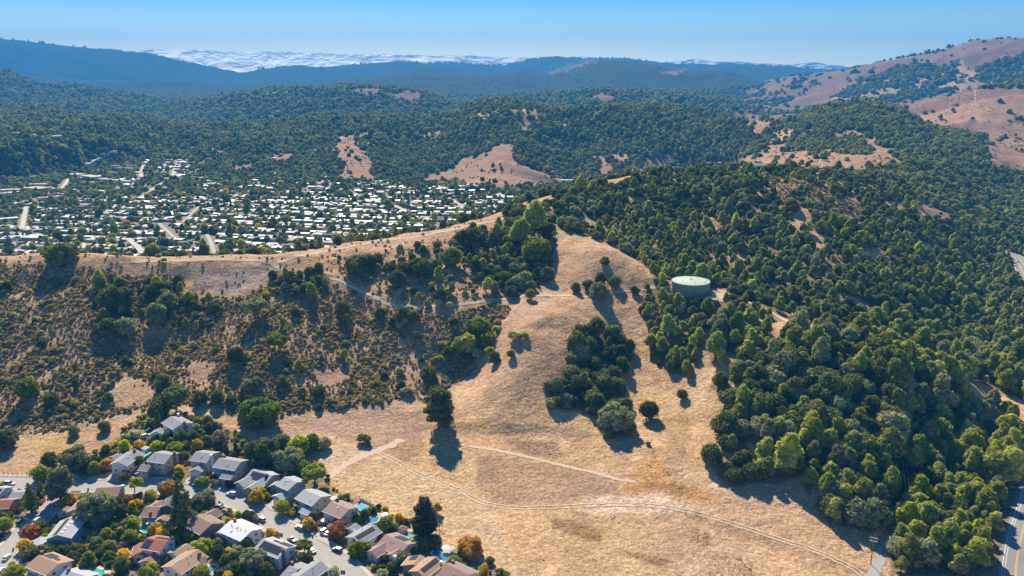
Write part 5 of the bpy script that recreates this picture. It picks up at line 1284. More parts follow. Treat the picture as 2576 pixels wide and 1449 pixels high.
# ---------------------------------------------------------------- the near neighbourhood
def shingle(name, col, rows=False):
    return simple(name, col, .92, .12, .16, 3.0, .3, 9)
RM = dict(grey=shingle('slate_grey_shingles', (.30,.30,.325)), dark=shingle('charcoal_shingles', (.15,.145,.15)), brown=shingle('brown_shingles', (.30,.20,.175)), tan=shingle('tan_shingles', (.40,.26,.175)),
    red=shingle('red_clay_tiles', (.36,.15,.105)), white=simple('white_roof_shingles', (.72,.72,.74), .8, .2, .06, 3), green=shingle('pale_green_grey_shingles', (.38,.40,.40)), mauve=shingle('mauve_brown_shingles', (.35,.24,.22)), lilac=shingle('light_grey_shingles', (.41,.41,.46)))
WM = dict(white=simple('white_siding', (.70,.70,.70), .85, .2, .05), cream=simple('cream_siding', (.55,.49,.40), .85, .2, .06), grey=simple('grey_siding', (.36,.38,.40), .85, .2, .06), beige=simple('beige_stucco', (.42,.36,.29), .9, .2, .06),
    dgrey=simple('dark_siding', (.16,.17,.18), .85, .2, .08), olive=simple('olive_grey_siding', (.25,.25,.20), .85, .2, .08), blue=simple('blue_grey_siding', (.30,.36,.42), .85, .2, .06))
brickm = simple('brown_brick', (.28,.15,.11), .9, .15, .2, 4)
trim = simple('white_trim', (.74,.74,.72), .7, .3, .04)
panelm, _n, _b = mat('solar_panel_glass', .25, .6); _b.inputs['Base Color'].default_value = (.030, .036, .055, 1)
matte_black = simple('black_pool_heater', (.045, .045, .05), .8, .2, .2, 2)
winm = None
def std(name, build, mats, _c={}):
    if name not in _c:
        mb = MB(); build(mb); _c[name] = mb.mesh(name.split('#')[0], mats)
    return _c[name]
def win_frame(mb):
    for dx, dz, sx, sz in ((-.72,0,.12,1.3),(.72,0,.12,1.3),(0,.6,1.56,.12),(0,-.6,1.56,.12),(0,0,.08,1.2)): mb.box((dx, 0, dz), (sx, .1, sz))
def win_pane(mb): mb.box((0, .01, 0), (1.40, .05, 1.14))
class House:
    def __init__(s, label, blocks, extras=(), grp='houses of the near neighbourhood'):
        k, A, B = blocks[0][:3]
        m_ = q(k, (A[0] + B[0]) / 2, (A[1] + B[1]) / 2)
        s.root = None; s.bl = []
        for j, (k, A, B, w, hr, he, rm, wm) in enumerate(blocks):
            m_ = q(k, (A[0] + B[0]) / 2, (A[1] + B[1]) / 2); pm = at(*m_, up=hr); z0 = pm.z if j == 0 else s.bl[0]['z']
            def pt(P):
                x, y = P3(*q(k, *P), z0 + hr); return Vector((x, y, 0))
            a, b_ = pt(A), pt(B); c_ = (a + b_) / 2; L = (b_ - a).length; rz = math.atan2(b_.y - a.y, b_.x - a.x)
            if s.root is None:
                s.root = thing('house', label, 'house', (c_.x, c_.y, z0), rz, grp); s.inv = (Matrix.Translation((c_.x, c_.y, z0)) @ Matrix.Rotation(rz, 4, 'Z')).inverted()
            lc = s.inv @ Vector((c_.x, c_.y, z0)); lr = rz - s.root.rotation_euler.z
            M = Matrix.Translation((lc.x, lc.y, 0)) @ Matrix.Rotation(lr, 4, 'Z')
            bl = dict(L=L, w=w, hr=hr, he=he, M=M, z=z0, c=c_, rz=rz); s.bl.append(bl)
            dj = .006 * j
            # walls with gables, floor 2.5 m below ground
            mb = MB(); x, y = L / 2 - .55, w / 2 - .6; zt = he + (hr - he) * (.6 / (w / 2)) - .12; zr = hr - .25
            v = [(-x,-y,-2.5),(x,-y,-2.5),(x,y,-2.5),(-x,y,-2.5),(-x,-y,zt),(x,-y,zt),(x,y,zt),(-x,y,zt),(-x,0,zr),(x,0,zr)]
            mb.add([M @ Vector(p) for p in v], [(0,1,5,4),(2,3,7,6),(1,2,6,9,5),(3,0,4,8,7),(4,5,9,8),(6,7,8,9)])
            link('wall', mb.mesh('wall', [WM[wm]]), s.root)
            mb = MB(); x, y, t = L / 2, w / 2, .2
            for sg in (-1, 1):
                v = [(-x, 0, hr + dj), (x, 0, hr + dj), (x, sg * y, he + dj), (-x, sg * y, he + dj)]; v += [(p[0], p[1], p[2] - t) for p in v]
                f = [(0,1,2,3),(7,6,5,4),(3,2,6,7),(0,3,7,4),(1,5,6,2)]
                if sg < 0: f = [tuple(reversed(q_)) for q_ in f]
                f = [tuple(reversed(q_)) for q_ in f]
                mb.add([M @ Vector(p) for p in v], f)
            r_ = link('roof', mb.mesh('roof', [RM[rm]]), s.root); bl['roof'] = r_
            mb = MB()
            for sg in (-1, 1): mb.box((0, 0, 0), (L + .1, .13, .16), M=M @ Matrix.Translation((0, sg * (y + .07), he - .06)))
            link('gutter', mb.mesh('gutter', [trim]), r_)
            _busy.append((c_.x, c_.y, w * .58)); n_ = int(L / 5)
            for i_ in range(1, n_ + 1):
                for sg in (-1, 1):
                    dd = (i_ / (n_ + 1)) * L / 2 * sg; _busy.append((c_.x + math.cos(rz) * dd, c_.y + math.sin(rz) * dd, w * .58))
            storeys = [1.5, 4.3] if he > 4.6 else [1.5]
            for sg, yy, rr in ((-1, -(w / 2 - .6) - .05, 0), (1, w / 2 - .55, math.pi)):
                nw = max(2, int(L / 4.2))
                for zz in storeys:
                    for i_ in range(nw):
                        if (i_ * 7 + j * 3 + int(zz)) % 5 == 4: continue
                        s.window(M, (-L / 2 + 1.5 + (i_ + .5) * (L - 3) / nw, yy, zz), rr)
            for xx, rr in ((-(L / 2 - .55) - .05, -math.pi / 2), ((L / 2 - .55) + .05, math.pi / 2)):
                for zz in storeys:
                    for yy in ((-w * .2, w * .2) if w > 8 else (0,)): s.window(M, (xx, yy, zz), rr)
        for e in extras: getattr(s, e[0])(*e[1:])
    def window(s, M, p, rr):
        o = bpy.data.objects.new('window', std('window', win_frame, [trim])); C.objects.link(o); o.parent = s.root
        o.matrix_local = M @ Matrix.Translation(p) @ Matrix.Rotation(rr, 4, 'Z')
        pn = bpy.data.objects.new('pane', std('pane', win_pane, [glass])); C.objects.link(pn); pn.parent = o
    def on_roof(s, b_, u, v, up=.1):
        """u 0..1 along the ridge A>B, v -1..1 across (-1 the side towards the street or viewer)"""
        bl = s.bl[b_]; sg = 1 if v > 0 else -1; sl = math.atan2(bl['hr'] - bl['he'], bl['w'] / 2)
        p = Vector(((u - .5) * bl['L'], v * bl['w'] / 2, bl['hr'] - abs(v) * (bl['hr'] - bl['he'])))
        return bl['M'] @ Matrix.Translation(p) @ Matrix.Rotation(-sg * sl, 4, 'X') @ Matrix.Translation((0, 0, up))
    def side(s, b_):
        """which v side faces the camera"""
        bl = s.bl[b_]; W = s.root.matrix_basis @ bl['M']; return -1 if (W @ Vector((0, -1, 0))).length < (W @ Vector((0, 1, 0))).length else 1
    def chimney(s, b_, u, v, h_=1.3, m_='brick', tall=False):
        bl = s.bl[b_]; v *= -s.side(b_) * -1
        M = bl['M'] @ Matrix.Translation(((u - .5) * bl['L'], v * bl['w'] / 2, 0)); mb = MB()
        top = bl['hr'] - abs(v) * (bl['hr'] - bl['he']) + h_
        mb.box((0,0,0), (.95, 1.1, top + 1), M=M @ Matrix.Translation((0, 0, (top - 1) / 2))); mb.box((0,0,0), (1.15, 1.3, .18), M=M @ Matrix.Translation((0, 0, top)))
        link('chimney', mb.mesh('chimney', [brickm if m_ == 'brick' else (trim if m_ == 'white' else RM['dark'])]), s.root)
    def panels(s, b_, u0, u1, v0, v1, nu, nv):
        sd = s.side(b_); bl = s.bl[b_]; sl = math.hypot(bl['hr'] - bl['he'], bl['w'] / 2)
        du = (u1 - u0) / nu; dv = (v1 - v0) / nv; me_ = MB(); me_.box((0,0,0), (abs(du) * bl['L'] - .12, abs(dv) * sl - .12, .06)); me_ = me_.mesh('solar_panel', [panelm])
        for i in range(nu):
            for j in range(nv):
                o = bpy.data.objects.new('solar_panel', me_); C.objects.link(o); o.parent = s.root
                o.matrix_local = s.on_roof(b_, u0 + (i + .5) * du, sd * (v0 + (j + .5) * dv), .14)
    def sheet(s, b_, u0, u1, v0, v1, nm='pool_heater', m_=None):
        sd = s.side(b_); bl = s.bl[b_]; sl = math.hypot(bl['hr'] - bl['he'], bl['w'] / 2); mb = MB()
        mb.box((0,0,0), ((u1 - u0) * bl['L'], abs(v1 - v0) * sl, .08)); o = bpy.data.objects.new(nm, mb.mesh(nm, [m_ or matte_black])); C.objects.link(o); o.parent = s.root
        o.matrix_local = s.on_roof(b_, (u0 + u1) / 2, sd * (v0 + v1) / 2, .12)
    def skylights(s, b_, pts):
        sd = s.side(b_)
        for u, v in pts:
            o = bpy.data.objects.new('skylight', std('skylight', lambda mb: mb.box((0,0,0), (.75, 1.1, .18)), [roofw])); C.objects.link(o); o.parent = s.root; o.matrix_local = s.on_roof(b_, u, sd * v, .1)
    def vents(s, b_, pts):
        sd = s.side(b_)
        for u, v in pts:
            o = bpy.data.objects.new('roof_vent', std('roof_vent', lambda mb: (mb.tube((0,0,0),(0,0,.55),.13,.13,6), mb.tube((0,0,.5),(0,0,.62),.22,.16,6)), [roofw])); C.objects.link(o); o.parent = s.root; o.matrix_local = s.on_roof(b_, u, sd * v, 0)
    def garage(s, b_, end, w_=4.6):
        bl = s.bl[b_]; xx = (bl['L'] / 2 - .55 + .05) * end
        mb = MB()
        for r_ in range(4): mb.box((0, 0, .33 + r_ * .56), (.07, w_, .52))
        o = bpy.data.objects.new('garage_door', mb.mesh('garage_door', [trim])); C.objects.link(o); o.parent = s.root; o.matrix_local = bl['M'] @ Matrix.Translation((xx + .06 * end, 0, .1))
    def garage_side(s, b_, sg, u=.5, w_=4.6):
        bl = s.bl[b_]; mb = MB()
        for r_ in range(4): mb.box((0, 0, .33 + r_ * .56), (w_, .07, .52))
        o = bpy.data.objects.new('garage_door', mb.mesh('garage_door', [trim])); C.objects.link(o); o.parent = s.root; o.matrix_local = bl['M'] @ Matrix.Translation(((u - .5) * bl['L'], sg * (bl['w'] / 2 - .45), .1))
    def balcony(s, b_, z=2.9):
        bl = s.bl[b_]; sd = s.side(b_); y = sd * (bl['w'] / 2 + .4); L = bl['L'] - 1.4; M = bl['M']
        mb = MB(); mb.box((0,0,0), (L, 1.9, .2), M=M @ Matrix.Translation((0, y, z))); bal = link('balcony', mb.mesh('balcony', [WM['grey']]), s.root)
        mb = MB(); mb.box((0,0,0), (L, .08, .08), M=M @ Matrix.Translation((0, y + sd * .9, z + 1.0)))
        for i in range(int(L / .5)): mb.box((0,0,0), (.06, .05, 1.0), M=M @ Matrix.Translation((-L / 2 + .25 + i * .5, y + sd * .9, z + .5)))
        link('railing', mb.mesh('railing', [trim]), bal)
        for i in range(4):
            mb = MB(); mb.box((0,0,0), (.16, .16, z + 2), M=M @ Matrix.Translation((-L / 2 + .2 + i * (L - .4) / 3, y + sd * .8, (z - 2) / 2))); link('post', mb.mesh('post', [trim]), bal)
two = (7.4, 5.5); one = (4.6, 3.0); low = (3.8, 2.6)
HOUSES = [
 House('white two-storey house with grey roof on the knoll above the others', [(3, (1160,112), (1365,228), 11, *two, 'grey', 'white'), (3, (985,300), (905,372), 6.5, *one, 'grey', 'white')], [('chimney', 0, 1.0, -.15, .8), ('chimney', 0, .0, -.75, 1.6, 'white'), ('vents', 0, [(.4, .3)])]),
 House('white long house with dark grey roof left of the kidney pool', [(3, (565,672), (258,890), 9.5, 6.4, 4.6, 'grey', 'white'), (3, (330,735), (150,800), 7.5, *one, 'grey', 'white')], [('chimney', 0, .12, .1, 1.0), ('vents', 0, [(.3,.4),(.36,.2),(.55,.3),(.62,.15)])]),
 House('beige two-storey house with grey roof and tall brick chimney beside the kidney pool', [(3, (868,728), (1180,765), 12, *two, 'grey', 'cream'), (3, (655,925), (830,940), 7, *one, 'grey', 'beige')], [('chimney', 0, 1.0, -.3, 1.2), ('vents', 0, [(.25,.45)]), ('garage', 1, -1)]),
 House('grey-roofed house with front gable garage and white door right of the slim poplars', [(3, (1580,715), (1880,748), 11.5, *two, 'grey', 'cream'), (3, (1568,1008), (1665,925), 6.6, 4.2, 2.8, 'grey', 'cream')], [('garage', 1, -1), ('vents', 0, [(.5,.5),(.56,.45)]), ('chimney', 0, 1.0, .3, .8, 'white')]),
 House('grey two-storey house with long railed balcony beside the maroon bush', [(5, (8,246), (388,306), 11.5, *two, 'grey', 'blue'), (5, (70,490), (268,520), 6.4, 4.2, 2.9, 'grey', 'beige')], [('balcony', 0), ('vents', 0, [(.55,.6),(.6,.5)]), ('garage', 1, -1), ('chimney', 0, .03, -.6, 1.0)]),
 House('U-shaped grey-roofed house with a field of solar panels', [(5, (572,434), (925,534), 11.5, 5.4, 3.2, 'green', 'beige'), (5, (545,540), (330,650), 6.5, 4.6, 2.9, 'green', 'grey'), (5, (775,570), (510,735), 6.8, 4.8, 2.9, 'green', 'beige')], [('panels', 0, .12, .88, .12, .86, 7, 5), ('chimney', 0, .78, .25, 1.1, 'dark')]),
 House('pale green-grey roofed two-storey house with front gable garage', [(5, (1118,560), (1333,655), 11, *two, 'green', 'blue'), (5, (975,885), (1130,805), 6.8, 4.2, 2.8, 'green', 'blue'), (5, (1010,625), (945,690), 6.5, 4.6, 3.0, 'green', 'blue')], [('garage', 1, -1), ('vents', 0, [(.45,.5)]), ('skylights', 0, [(.3,.25),(.45,.2)])]),
 House('cream house with grey roof and white-railed upper balcony above a detached garage', [(5, (1448,775), (1748,905), 11.5, *two, 'green', 'cream'), (5, (1440,1060), (1600,1122), 6.2, 4.2, 2.9, 'green', 'cream')], [('balcony', 0), ('garage_side', 1, -1), ('vents', 0, [(.7,.6)])]),
 House('brown-roofed house between the grey balcony house and the rectangular pool', [(5, (1912,985), (2228,1110), 11.5, *two, 'mauve', 'cream')], [('skylights', 0, [(.5,.25)]), ('chimney', 0, .05, -.55, 1.4, 'dark'), ('vents', 0, [(.62,.5),(.45,-.4)])]),
 House('small brown hip-roofed cottage half behind the russet tree', [(5, (1950,1285), (2080,1350), 7, 4.2, 2.8, 'red', 'cream')]),
 House('grey house with black heater strip on the roof right of the russet tree', [(7, (338,572), (-40,790), 9.5, 6.2, 4.4, 'grey', 'white'), (7, (30,545), (-110,640), 9, 5.2, 3.4, 'grey', 'white')], [('sheet', 0, .15, .9, .06, .42), ('panels', 1, .1, .8, -.2, -.75, 6, 1), ('skylights', 1, [(.7,.4),(.8,.5)]), ('vents', 0, [(.4,-.5)])]),
 House('large brown ribbed-roof house wrapped round a front courtyard', [(7, (515,738), (912,912), 12.5, 5.4, 3.2, 'mauve', 'cream'), (7, (515,872), (268,1020), 7, 4.6, 2.8, 'mauve', 'cream'), (7, (800,962), (600,1075), 7, 4.6, 2.8, 'mauve', 'cream')], [('sheet', 0, .3, .72, -.15, -.8, 'pool_heater'), ('vents', 0, [(.35,.3),(.45,.25)]), ('chimney', 2, .95, .7, 1.4, 'white')]),
 House('tan-roofed olive house with black heater strip at the bottom edge', [(7, (1385,1112), (1055,1365), 8.5, 6.6, 4.9, 'tan', 'olive'), (7, (1120,1085), (985,1250), 11, 5.4, 3.6, 'tan', 'olive')], [('sheet', 0, .08, .85, .05, .45), ('panels', 1, .05, .5, -.1, -.7, 2, 2), ('vents', 0, [(.3,-.5),(.4,-.6)]), ('chimney', 0, .1, .8, 1.0, 'white')]),
 House('brown-roofed house with white gutter at the bottom edge by the blue pool', [(7, (1545,1240), (1945,1425), 11.5, *two, 'brown', 'white')], [('chimney', 0, .05, -.6, 1.0), ('vents', 0, [(.5,.4)])]),
 House('brown-roofed house end-on to the street with a white end wall', [(1, (1640,1330), (2065,1312), 10, 5.0, 3.2, 'brown', 'cream')], [('vents', 0, [(.3,.4)]), ('chimney', 0, 1.0, -.2, .6, 'white')]),
 House('mauve-roofed low house mostly hidden behind the willow-like tree', [(2, (1515,92), (1320,300), 10, 5.0, 3.2, 'mauve', 'cream'), (2, (1140,255), (1060,330), 7, 3.8, 2.6, 'brown', 'cream')], [('vents', 0, [(.2,.3)])]),
 House('long light-grey house with a row of skylights and dark heater strip', [(2, (1232,425), (968,748), 10.5, 6.6, 4.6, 'lilac', 'blue'), (2, (690,775), (660,925), 6.5, 4.0, 2.8, 'lilac', 'blue')], [('sheet', 0, .1, .95, -.08, -.42), ('skylights', 0, [(.12,.25),(.3,.22),(.48,.2),(.66,.18),(.84,.16)]), ('chimney', 0, .03, .15, 1.2, 'dark')]),
 House('tan-roofed house at the bottom left with two dark solar sheets', [(2, (652,1088), (1005,1238), 11.5, *two, 'tan', 'white')], [('sheet', 0, .12, .5, -.15, -.75, 'solar_sheet', panelm), ('sheet', 0, .55, .75, -.25, -.5, 'solar_sheet', panelm), ('chimney', 0, -.02, -.3, 1.2), ('balcony', 0)]),
 House('grey-roofed house cut by the bottom edge beside the round turquoise pool', [(2, (1110,1345), (1500,1460), 10, 5.4, 3.6, 'lilac', 'grey')], [('chimney', 0, .1, -.1, 1.0)]),
 House('grey-roofed house with white truck behind at the left edge', [(1, (-60,1310), (100,1330), 9, 5.4, 3.6, 'lilac', 'white'), (2, (190,25), (430,15), 7.5, 3.8, 2.7, 'grey', 'grey')], [('panels', 0, .4, .8, .2, .7, 2, 2)]),
 House('red-brown roofed house at the left edge below the grey one', [(2, (-80,162), (235,152), 9, 5.6, 3.8, 'red', 'beige')], []),
 House('dark brown house with chimney above the green kidney pool', [(4, (258,266), (530,272), 11, 5.4, 3.4, 'brown', 'blue'), (4, (560,150), (430,230), 8, 5.0, 3.3, 'brown', 'blue'), (4, (790,45), (622,245), 9, 5.8, 3.6, 'dark', 'dgrey'), (4, (590,400), (520,475), 5, 4.0, 2.7, 'tan', 'blue')], [('chimney', 0, .6, .75, 1.4), ('sheet', 2, .1, .85, .2, .7, 'solar_sheet', panelm), ('vents', 0, [(.1,.2),(.9,.2)])]),
 House('big brown-roofed house with a back wing beside the small fenced lawn', [(4, (1090,398), (1395,560), 12, 6.8, 4.4, 'brown', 'dgrey'), (4, (1500,290), (1270,405), 7, 5.0, 3.2, 'brown', 'dgrey'), (4, (1420,535), (1590,520), 6, 4.6, 3.0, 'brown', 'dgrey')], [('vents', 0, [(.3,-.4),(.85,-.4),(.9,-.3)])]),
 House('white-roofed white house with shutters, brightest roof of the street', [(4, (1692,512), (2072,676), 12, *two, 'white', 'white'), (4, (1650,620), (1500,715), 8, 4.4, 2.9, 'tan', 'grey')], [('chimney', 0, .12, -.25, 1.3), ('vents', 0, [(.2,.2),(.28,.25),(.55,.3),(.63,.2),(.8,.15)]), ('skylights', 0, [(.45,.2),(.4,.6)])]),
 House('red-tiled white house with dark solar sheets', [(4, (292,795), (645,850), 10.5, *two, 'red', 'white'), (4, (190,870), (130,1060), 6, 4.6, 3.0, 'red', 'white'), (4, (385,1075), (275,1185), 7, 4.2, 2.8, 'red', 'cream')], [('sheet', 0, .05, .38, .15, .85, 'solar_sheet', panelm), ('sheet', 0, .3, .95, -.2, -.6, 'solar_sheet', panelm), ('skylights', 2, [(.6,-.4)])]),
 House('large tan-tiled white house with bay windows and a back wing', [(4, (1165,985), (690,1290), 11, *two, 'tan', 'white'), (4, (1000,893), (720,1050), 8, 6.0, 4.4, 'tan', 'white'), (4, (1100,965), (980,985), 6, 6.2, 4.6, 'tan', 'white'), (4, (1180,1130), (1300,1105), 6, 6.6, 5.0, 'tan', 'white')], [('vents', 0, [(.3,.1),(.45,.1),(.55,.5)]), ('skylights', 0, [(.7,-.1),(.75,-.2),(.62,-.15)]), ('chimney', 0, .15, .5, 1.2, 'dark')]),
 House('white house with solar panels and a tall black chimney across the street', [(6, (398,812), (822,974), 10.5, *two, 'lilac', 'white')], [('panels', 0, .12, .9, .1, .75, 8, 3), ('sheet', 0, .55, .95, -.25, -.8), ('sheet', 0, .3, .5, -.3, -.6), ('chimney', 0, 1.0, .45, 1.8, 'dark')]),
 House('dark grey house with two long roofs at the bottom edge of the street', [(6, (1392,1188), (985,1470), 9, 6.4, 4.6, 'grey', 'dgrey'), (6, (850,1270), (1010,1330), 12, 5.2, 3.4, 'grey', 'dgrey')], [('chimney', 1, .0, -.3, 1.2), ('vents', 0, [(.4,.1),(.5,.4)]), ('skylights', 1, [(.5,.3)])]),
]
# ---- sheets of paving, lawns, pools
def zflat(pts): return min(gz(p.x, p.y) for p in pts)
def patch(name, k, pts, lift, m_, kind='structure', sub=1.2):
    P = [at(*q(k, *p)) for p in pts]; xs = [p.x for p in P]; ys = [p.y for p in P]
    import bmesh
    bm = bmesh.new(); vs = [bm.verts.new((p.x, p.y, 0)) for p in P]; f = bm.faces.new(vs)
    if f.normal.z < 0: f.normal_flip()
    bm.normal_update()
    if f.normal.z < 0: bmesh.ops.reverse_faces(bm, faces=bm.faces)
    bmesh.ops.triangulate(bm, faces=bm.faces)
    for _ in range(6):
        es = [e for e in bm.edges if e.calc_length() > sub * 2]
        if not es: break
        bmesh.ops.subdivide_edges(bm, edges=es, cuts=1, use_grid_fill=False); bmesh.ops.triangulate(bm, faces=bm.faces)
    co = np.array([v.co[:2] for v in bm.verts]); zz = gz(co[:, 0], co[:, 1]) + lift
    for v, z in zip(bm.verts, zz): v.co.z = float(z)
    me_ = bpy.data.meshes.new(name); bm.to_mesh(me_); bm.free(); me_.materials.append(m_)
    o = link(name, me_); tag(o, kind=kind); return o
drive = simple('driveway_concrete', (.46,.41,.35), .9, .2, .12, .8)
lawnm = simple('green_lawn', (.15,.24,.035), .95, .1, .25, 1.2, .4, 6)
mulch = simple('brown_mulch', (.17,.11,.08), .95, .1, .3, 1.2, .4, 5)
DRIVES = [(1,[(1900,1090),(2330,1130),(2150,1250),(1790,1225)]), (3,[(90,1160),(200,1080),(330,1110),(160,1195),(70,1200)]), (3,[(560,1110),(700,1130),(600,1225),(430,1215)]), (3,[(1450,1160),(1570,1160),(1560,1290),(1380,1275)]), (3,[(1990,1200),(2120,1230),(2080,1380),(1890,1330)]),
  (5,[(20,650),(140,680),(110,800),(-40,760)]), (5,[(500,770),(560,800),(570,970),(400,880)]), (5,[(920,960),(1030,1010),(900,1150),(810,1060)]), (5,[(1330,1220),(1480,1270),(1390,1370),(1230,1300)]), (6,[(1400,700),(1540,740),(1520,930),(1310,830)]),
  (4,[(1540,280),(1680,330),(1640,400),(1520,370)]), (6,[(390,600),(560,690),(480,740),(370,690)]), (6,[(950,1080),(1180,1060),(1360,1190),(1230,1200)]), (2,[(210,340),(400,380),(340,440),(180,430)]), (6,[(1180,1290),(1480,1240),(1640,1330),(1500,1440)]), (7,[(230,1090),(480,1180),(380,1240),(200,1200)]), (2,[(860,290),(1010,200),(1030,240),(940,330)]), (1,[(1200,1080),(1340,1040),(1350,1150),(1210,1150)]), (2,[(240,1320),(470,1200),(500,1300),(360,1400)])]
for k_, pts in DRIVES: patch('driveway', k_, pts, .26, drive)
for k_, pts in ((3,[(1140,1190),(1230,1160),(1250,1230),(1140,1225)]), (3,[(1310,1190),(1420,1180),(1390,1250),(1320,1255)]), (4,[(1580,440),(1630,420),(1740,490),(1620,550)]), (3,[(760,1390),(930,1380),(900,1449),(740,1449)]), (7,[(370,1330),(500,1220),(560,1300),(520,1400),(470,1400)]), (7,[(270,1240),(340,1290),(310,1310)]), (4,[(1440,690),(1550,600),(1560,640),(1480,700)])):
    patch('lawn', k_, pts, .24, lawnm)
for k_, pts in ((3,[(0,1070),(150,1060),(130,1180),(10,1190)]), (1,[(1500,1120),(1880,1060),(1780,1200),(1500,1220)]), (2,[(1290,900),(1420,640),(1650,640),(1480,900)]), (5,[(1880,930),(2000,850),(2040,880),(1950,980)]), (7,[(880,620),(1060,660),(1060,740),(880,690)]), (7,[(1450,900),(1640,960),(1740,1100),(1700,1180),(1440,1000)]), (3,[(1940,740),(2080,740),(2040,820),(1960,810)]), (7,[(400,380),(640,400),(560,480),(330,420)]), (4,[(1310,1250),(1500,1230),(1560,1330),(1400,1449),(1290,1420)]), (2,[(1480,1340),(1700,1280),(1900,1370),(1850,1449),(1500,1440)])):
    patch('patio', k_, pts, .22, dirt2 if k_ != 7 else drive)
waterm, _n, _b = mat('turquoise_pool_water', .08, .6); _b.inputs['Base Color'].default_value = (.03, .42, .40, 1)
water2, _n, _b = mat('blue_pool_water', .08, .6); _b.inputs['Base Color'].default_value = (.05, .42, .62, 1)
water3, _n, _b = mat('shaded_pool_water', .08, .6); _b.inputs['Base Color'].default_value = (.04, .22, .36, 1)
coping = simple('pool_coping', (.62,.58,.52), .8, .2, .08)
POOLS = [(3,[(680,760),(760,700),(850,700),(830,740),(760,800),(700,850),(645,840),(650,790)], waterm, 'kidney-shaped turquoise pool between the white and beige houses'),
 (3,[(1385,695),(1450,645),(1560,665),(1450,760)], waterm, 'small turquoise pool behind the grey-roofed houses'),
 (4,[(130,640),(210,590),(290,610),(320,680),(330,730),(240,730),(190,680),(130,680)], waterm, 'green kidney pool below the dark brown house'),
 (2,[(1510,1370),(1560,1330),(1680,1330),(1780,1370),(1790,1449),(1640,1440),(1520,1395)], waterm, 'round turquoise pool at the bottom edge'),
 (4,[(1320,1330),(1390,1275),(1470,1270),(1480,1300),(1400,1400),(1340,1449),(1320,1400)], water3, 'grey-blue curved pool by the tan-tiled house'),
 (6,[(1975,262),(2040,222),(2235,300),(2130,365),(2085,370)], water2, 'bright blue rectangular pool by the field fence'),
 (7,[(190,545),(290,440),(420,460),(380,540),(250,580)], water3, 'shaded pool behind the grey heater-strip house'),
 (7,[(740,750),(800,712),(990,790),(1040,860),(960,850)], waterm, 'long turquoise pool below the tall conifer'),
 (7,[(1290,1070),(1370,1010),(1650,1140),(1520,1220),(1480,1250)], water3, 'blue pool in the shade of the amber tree'),
 (5,[(2280,40),(2318,20),(2318,60)], waterm, None)]
for k_, pts, wm, lab in POOLS:
    if not lab: continue
    P = [at(*q(k_, *p)) for p in pts]; c_ = sum(P, Vector()) / len(P); zf = max(gz(p.x, p.y) for p in P) + .22
    t = thing('swimming_pool', lab, 'swimming pool', (c_.x, c_.y, zf))
    L_ = [Vector((p.x - c_.x, p.y - c_.y, 0)) for p in P]; n = len(L_)
    S = []
    for i in range(n):          # soften the corners
        a, b_ = L_[i], L_[(i + 1) % n]; S += [a * .82 + b_ * .18, a * .18 + b_ * .82] if n > 5 else [a * .97 + b_ * .03, a * .03 + b_ * .97]
    n = len(S); mb = MB(); inn = [p + Vector((0, 0, .02)) for p in S]; out = [p * (1 + .55 / max(p.length, 1)) + Vector((0, 0, .12)) for p in S]; ino = [p * 1.0 + Vector((0, 0, .12)) for p in S]; dn = [p + Vector((0, 0, -1)) for p in out]
    mb.add(out + ino + inn + dn, [(i, (i+1)%n, n+(i+1)%n, n+i) for i in range(n)] + [(n+i, n+(i+1)%n, 2*n+(i+1)%n, 2*n+i) for i in range(n)] + [(3*n+i, 3*n+(i+1)%n, (i+1)%n, i) for i in range(n)])
    link('coping', mb.mesh('coping', [coping]), t)
    mb = MB(); f = list(range(n)); area = sum(S[i].x * S[(i+1)%n].y - S[(i+1)%n].x * S[i].y for i in range(n)); f = f if area > 0 else f[::-1]
    mb.add([p + Vector((0, 0, .03)) for p in S], [tuple(f)]); link('water', mb.mesh('water', [wm]), t)
    _busy.append((c_.x, c_.y, 4.2))
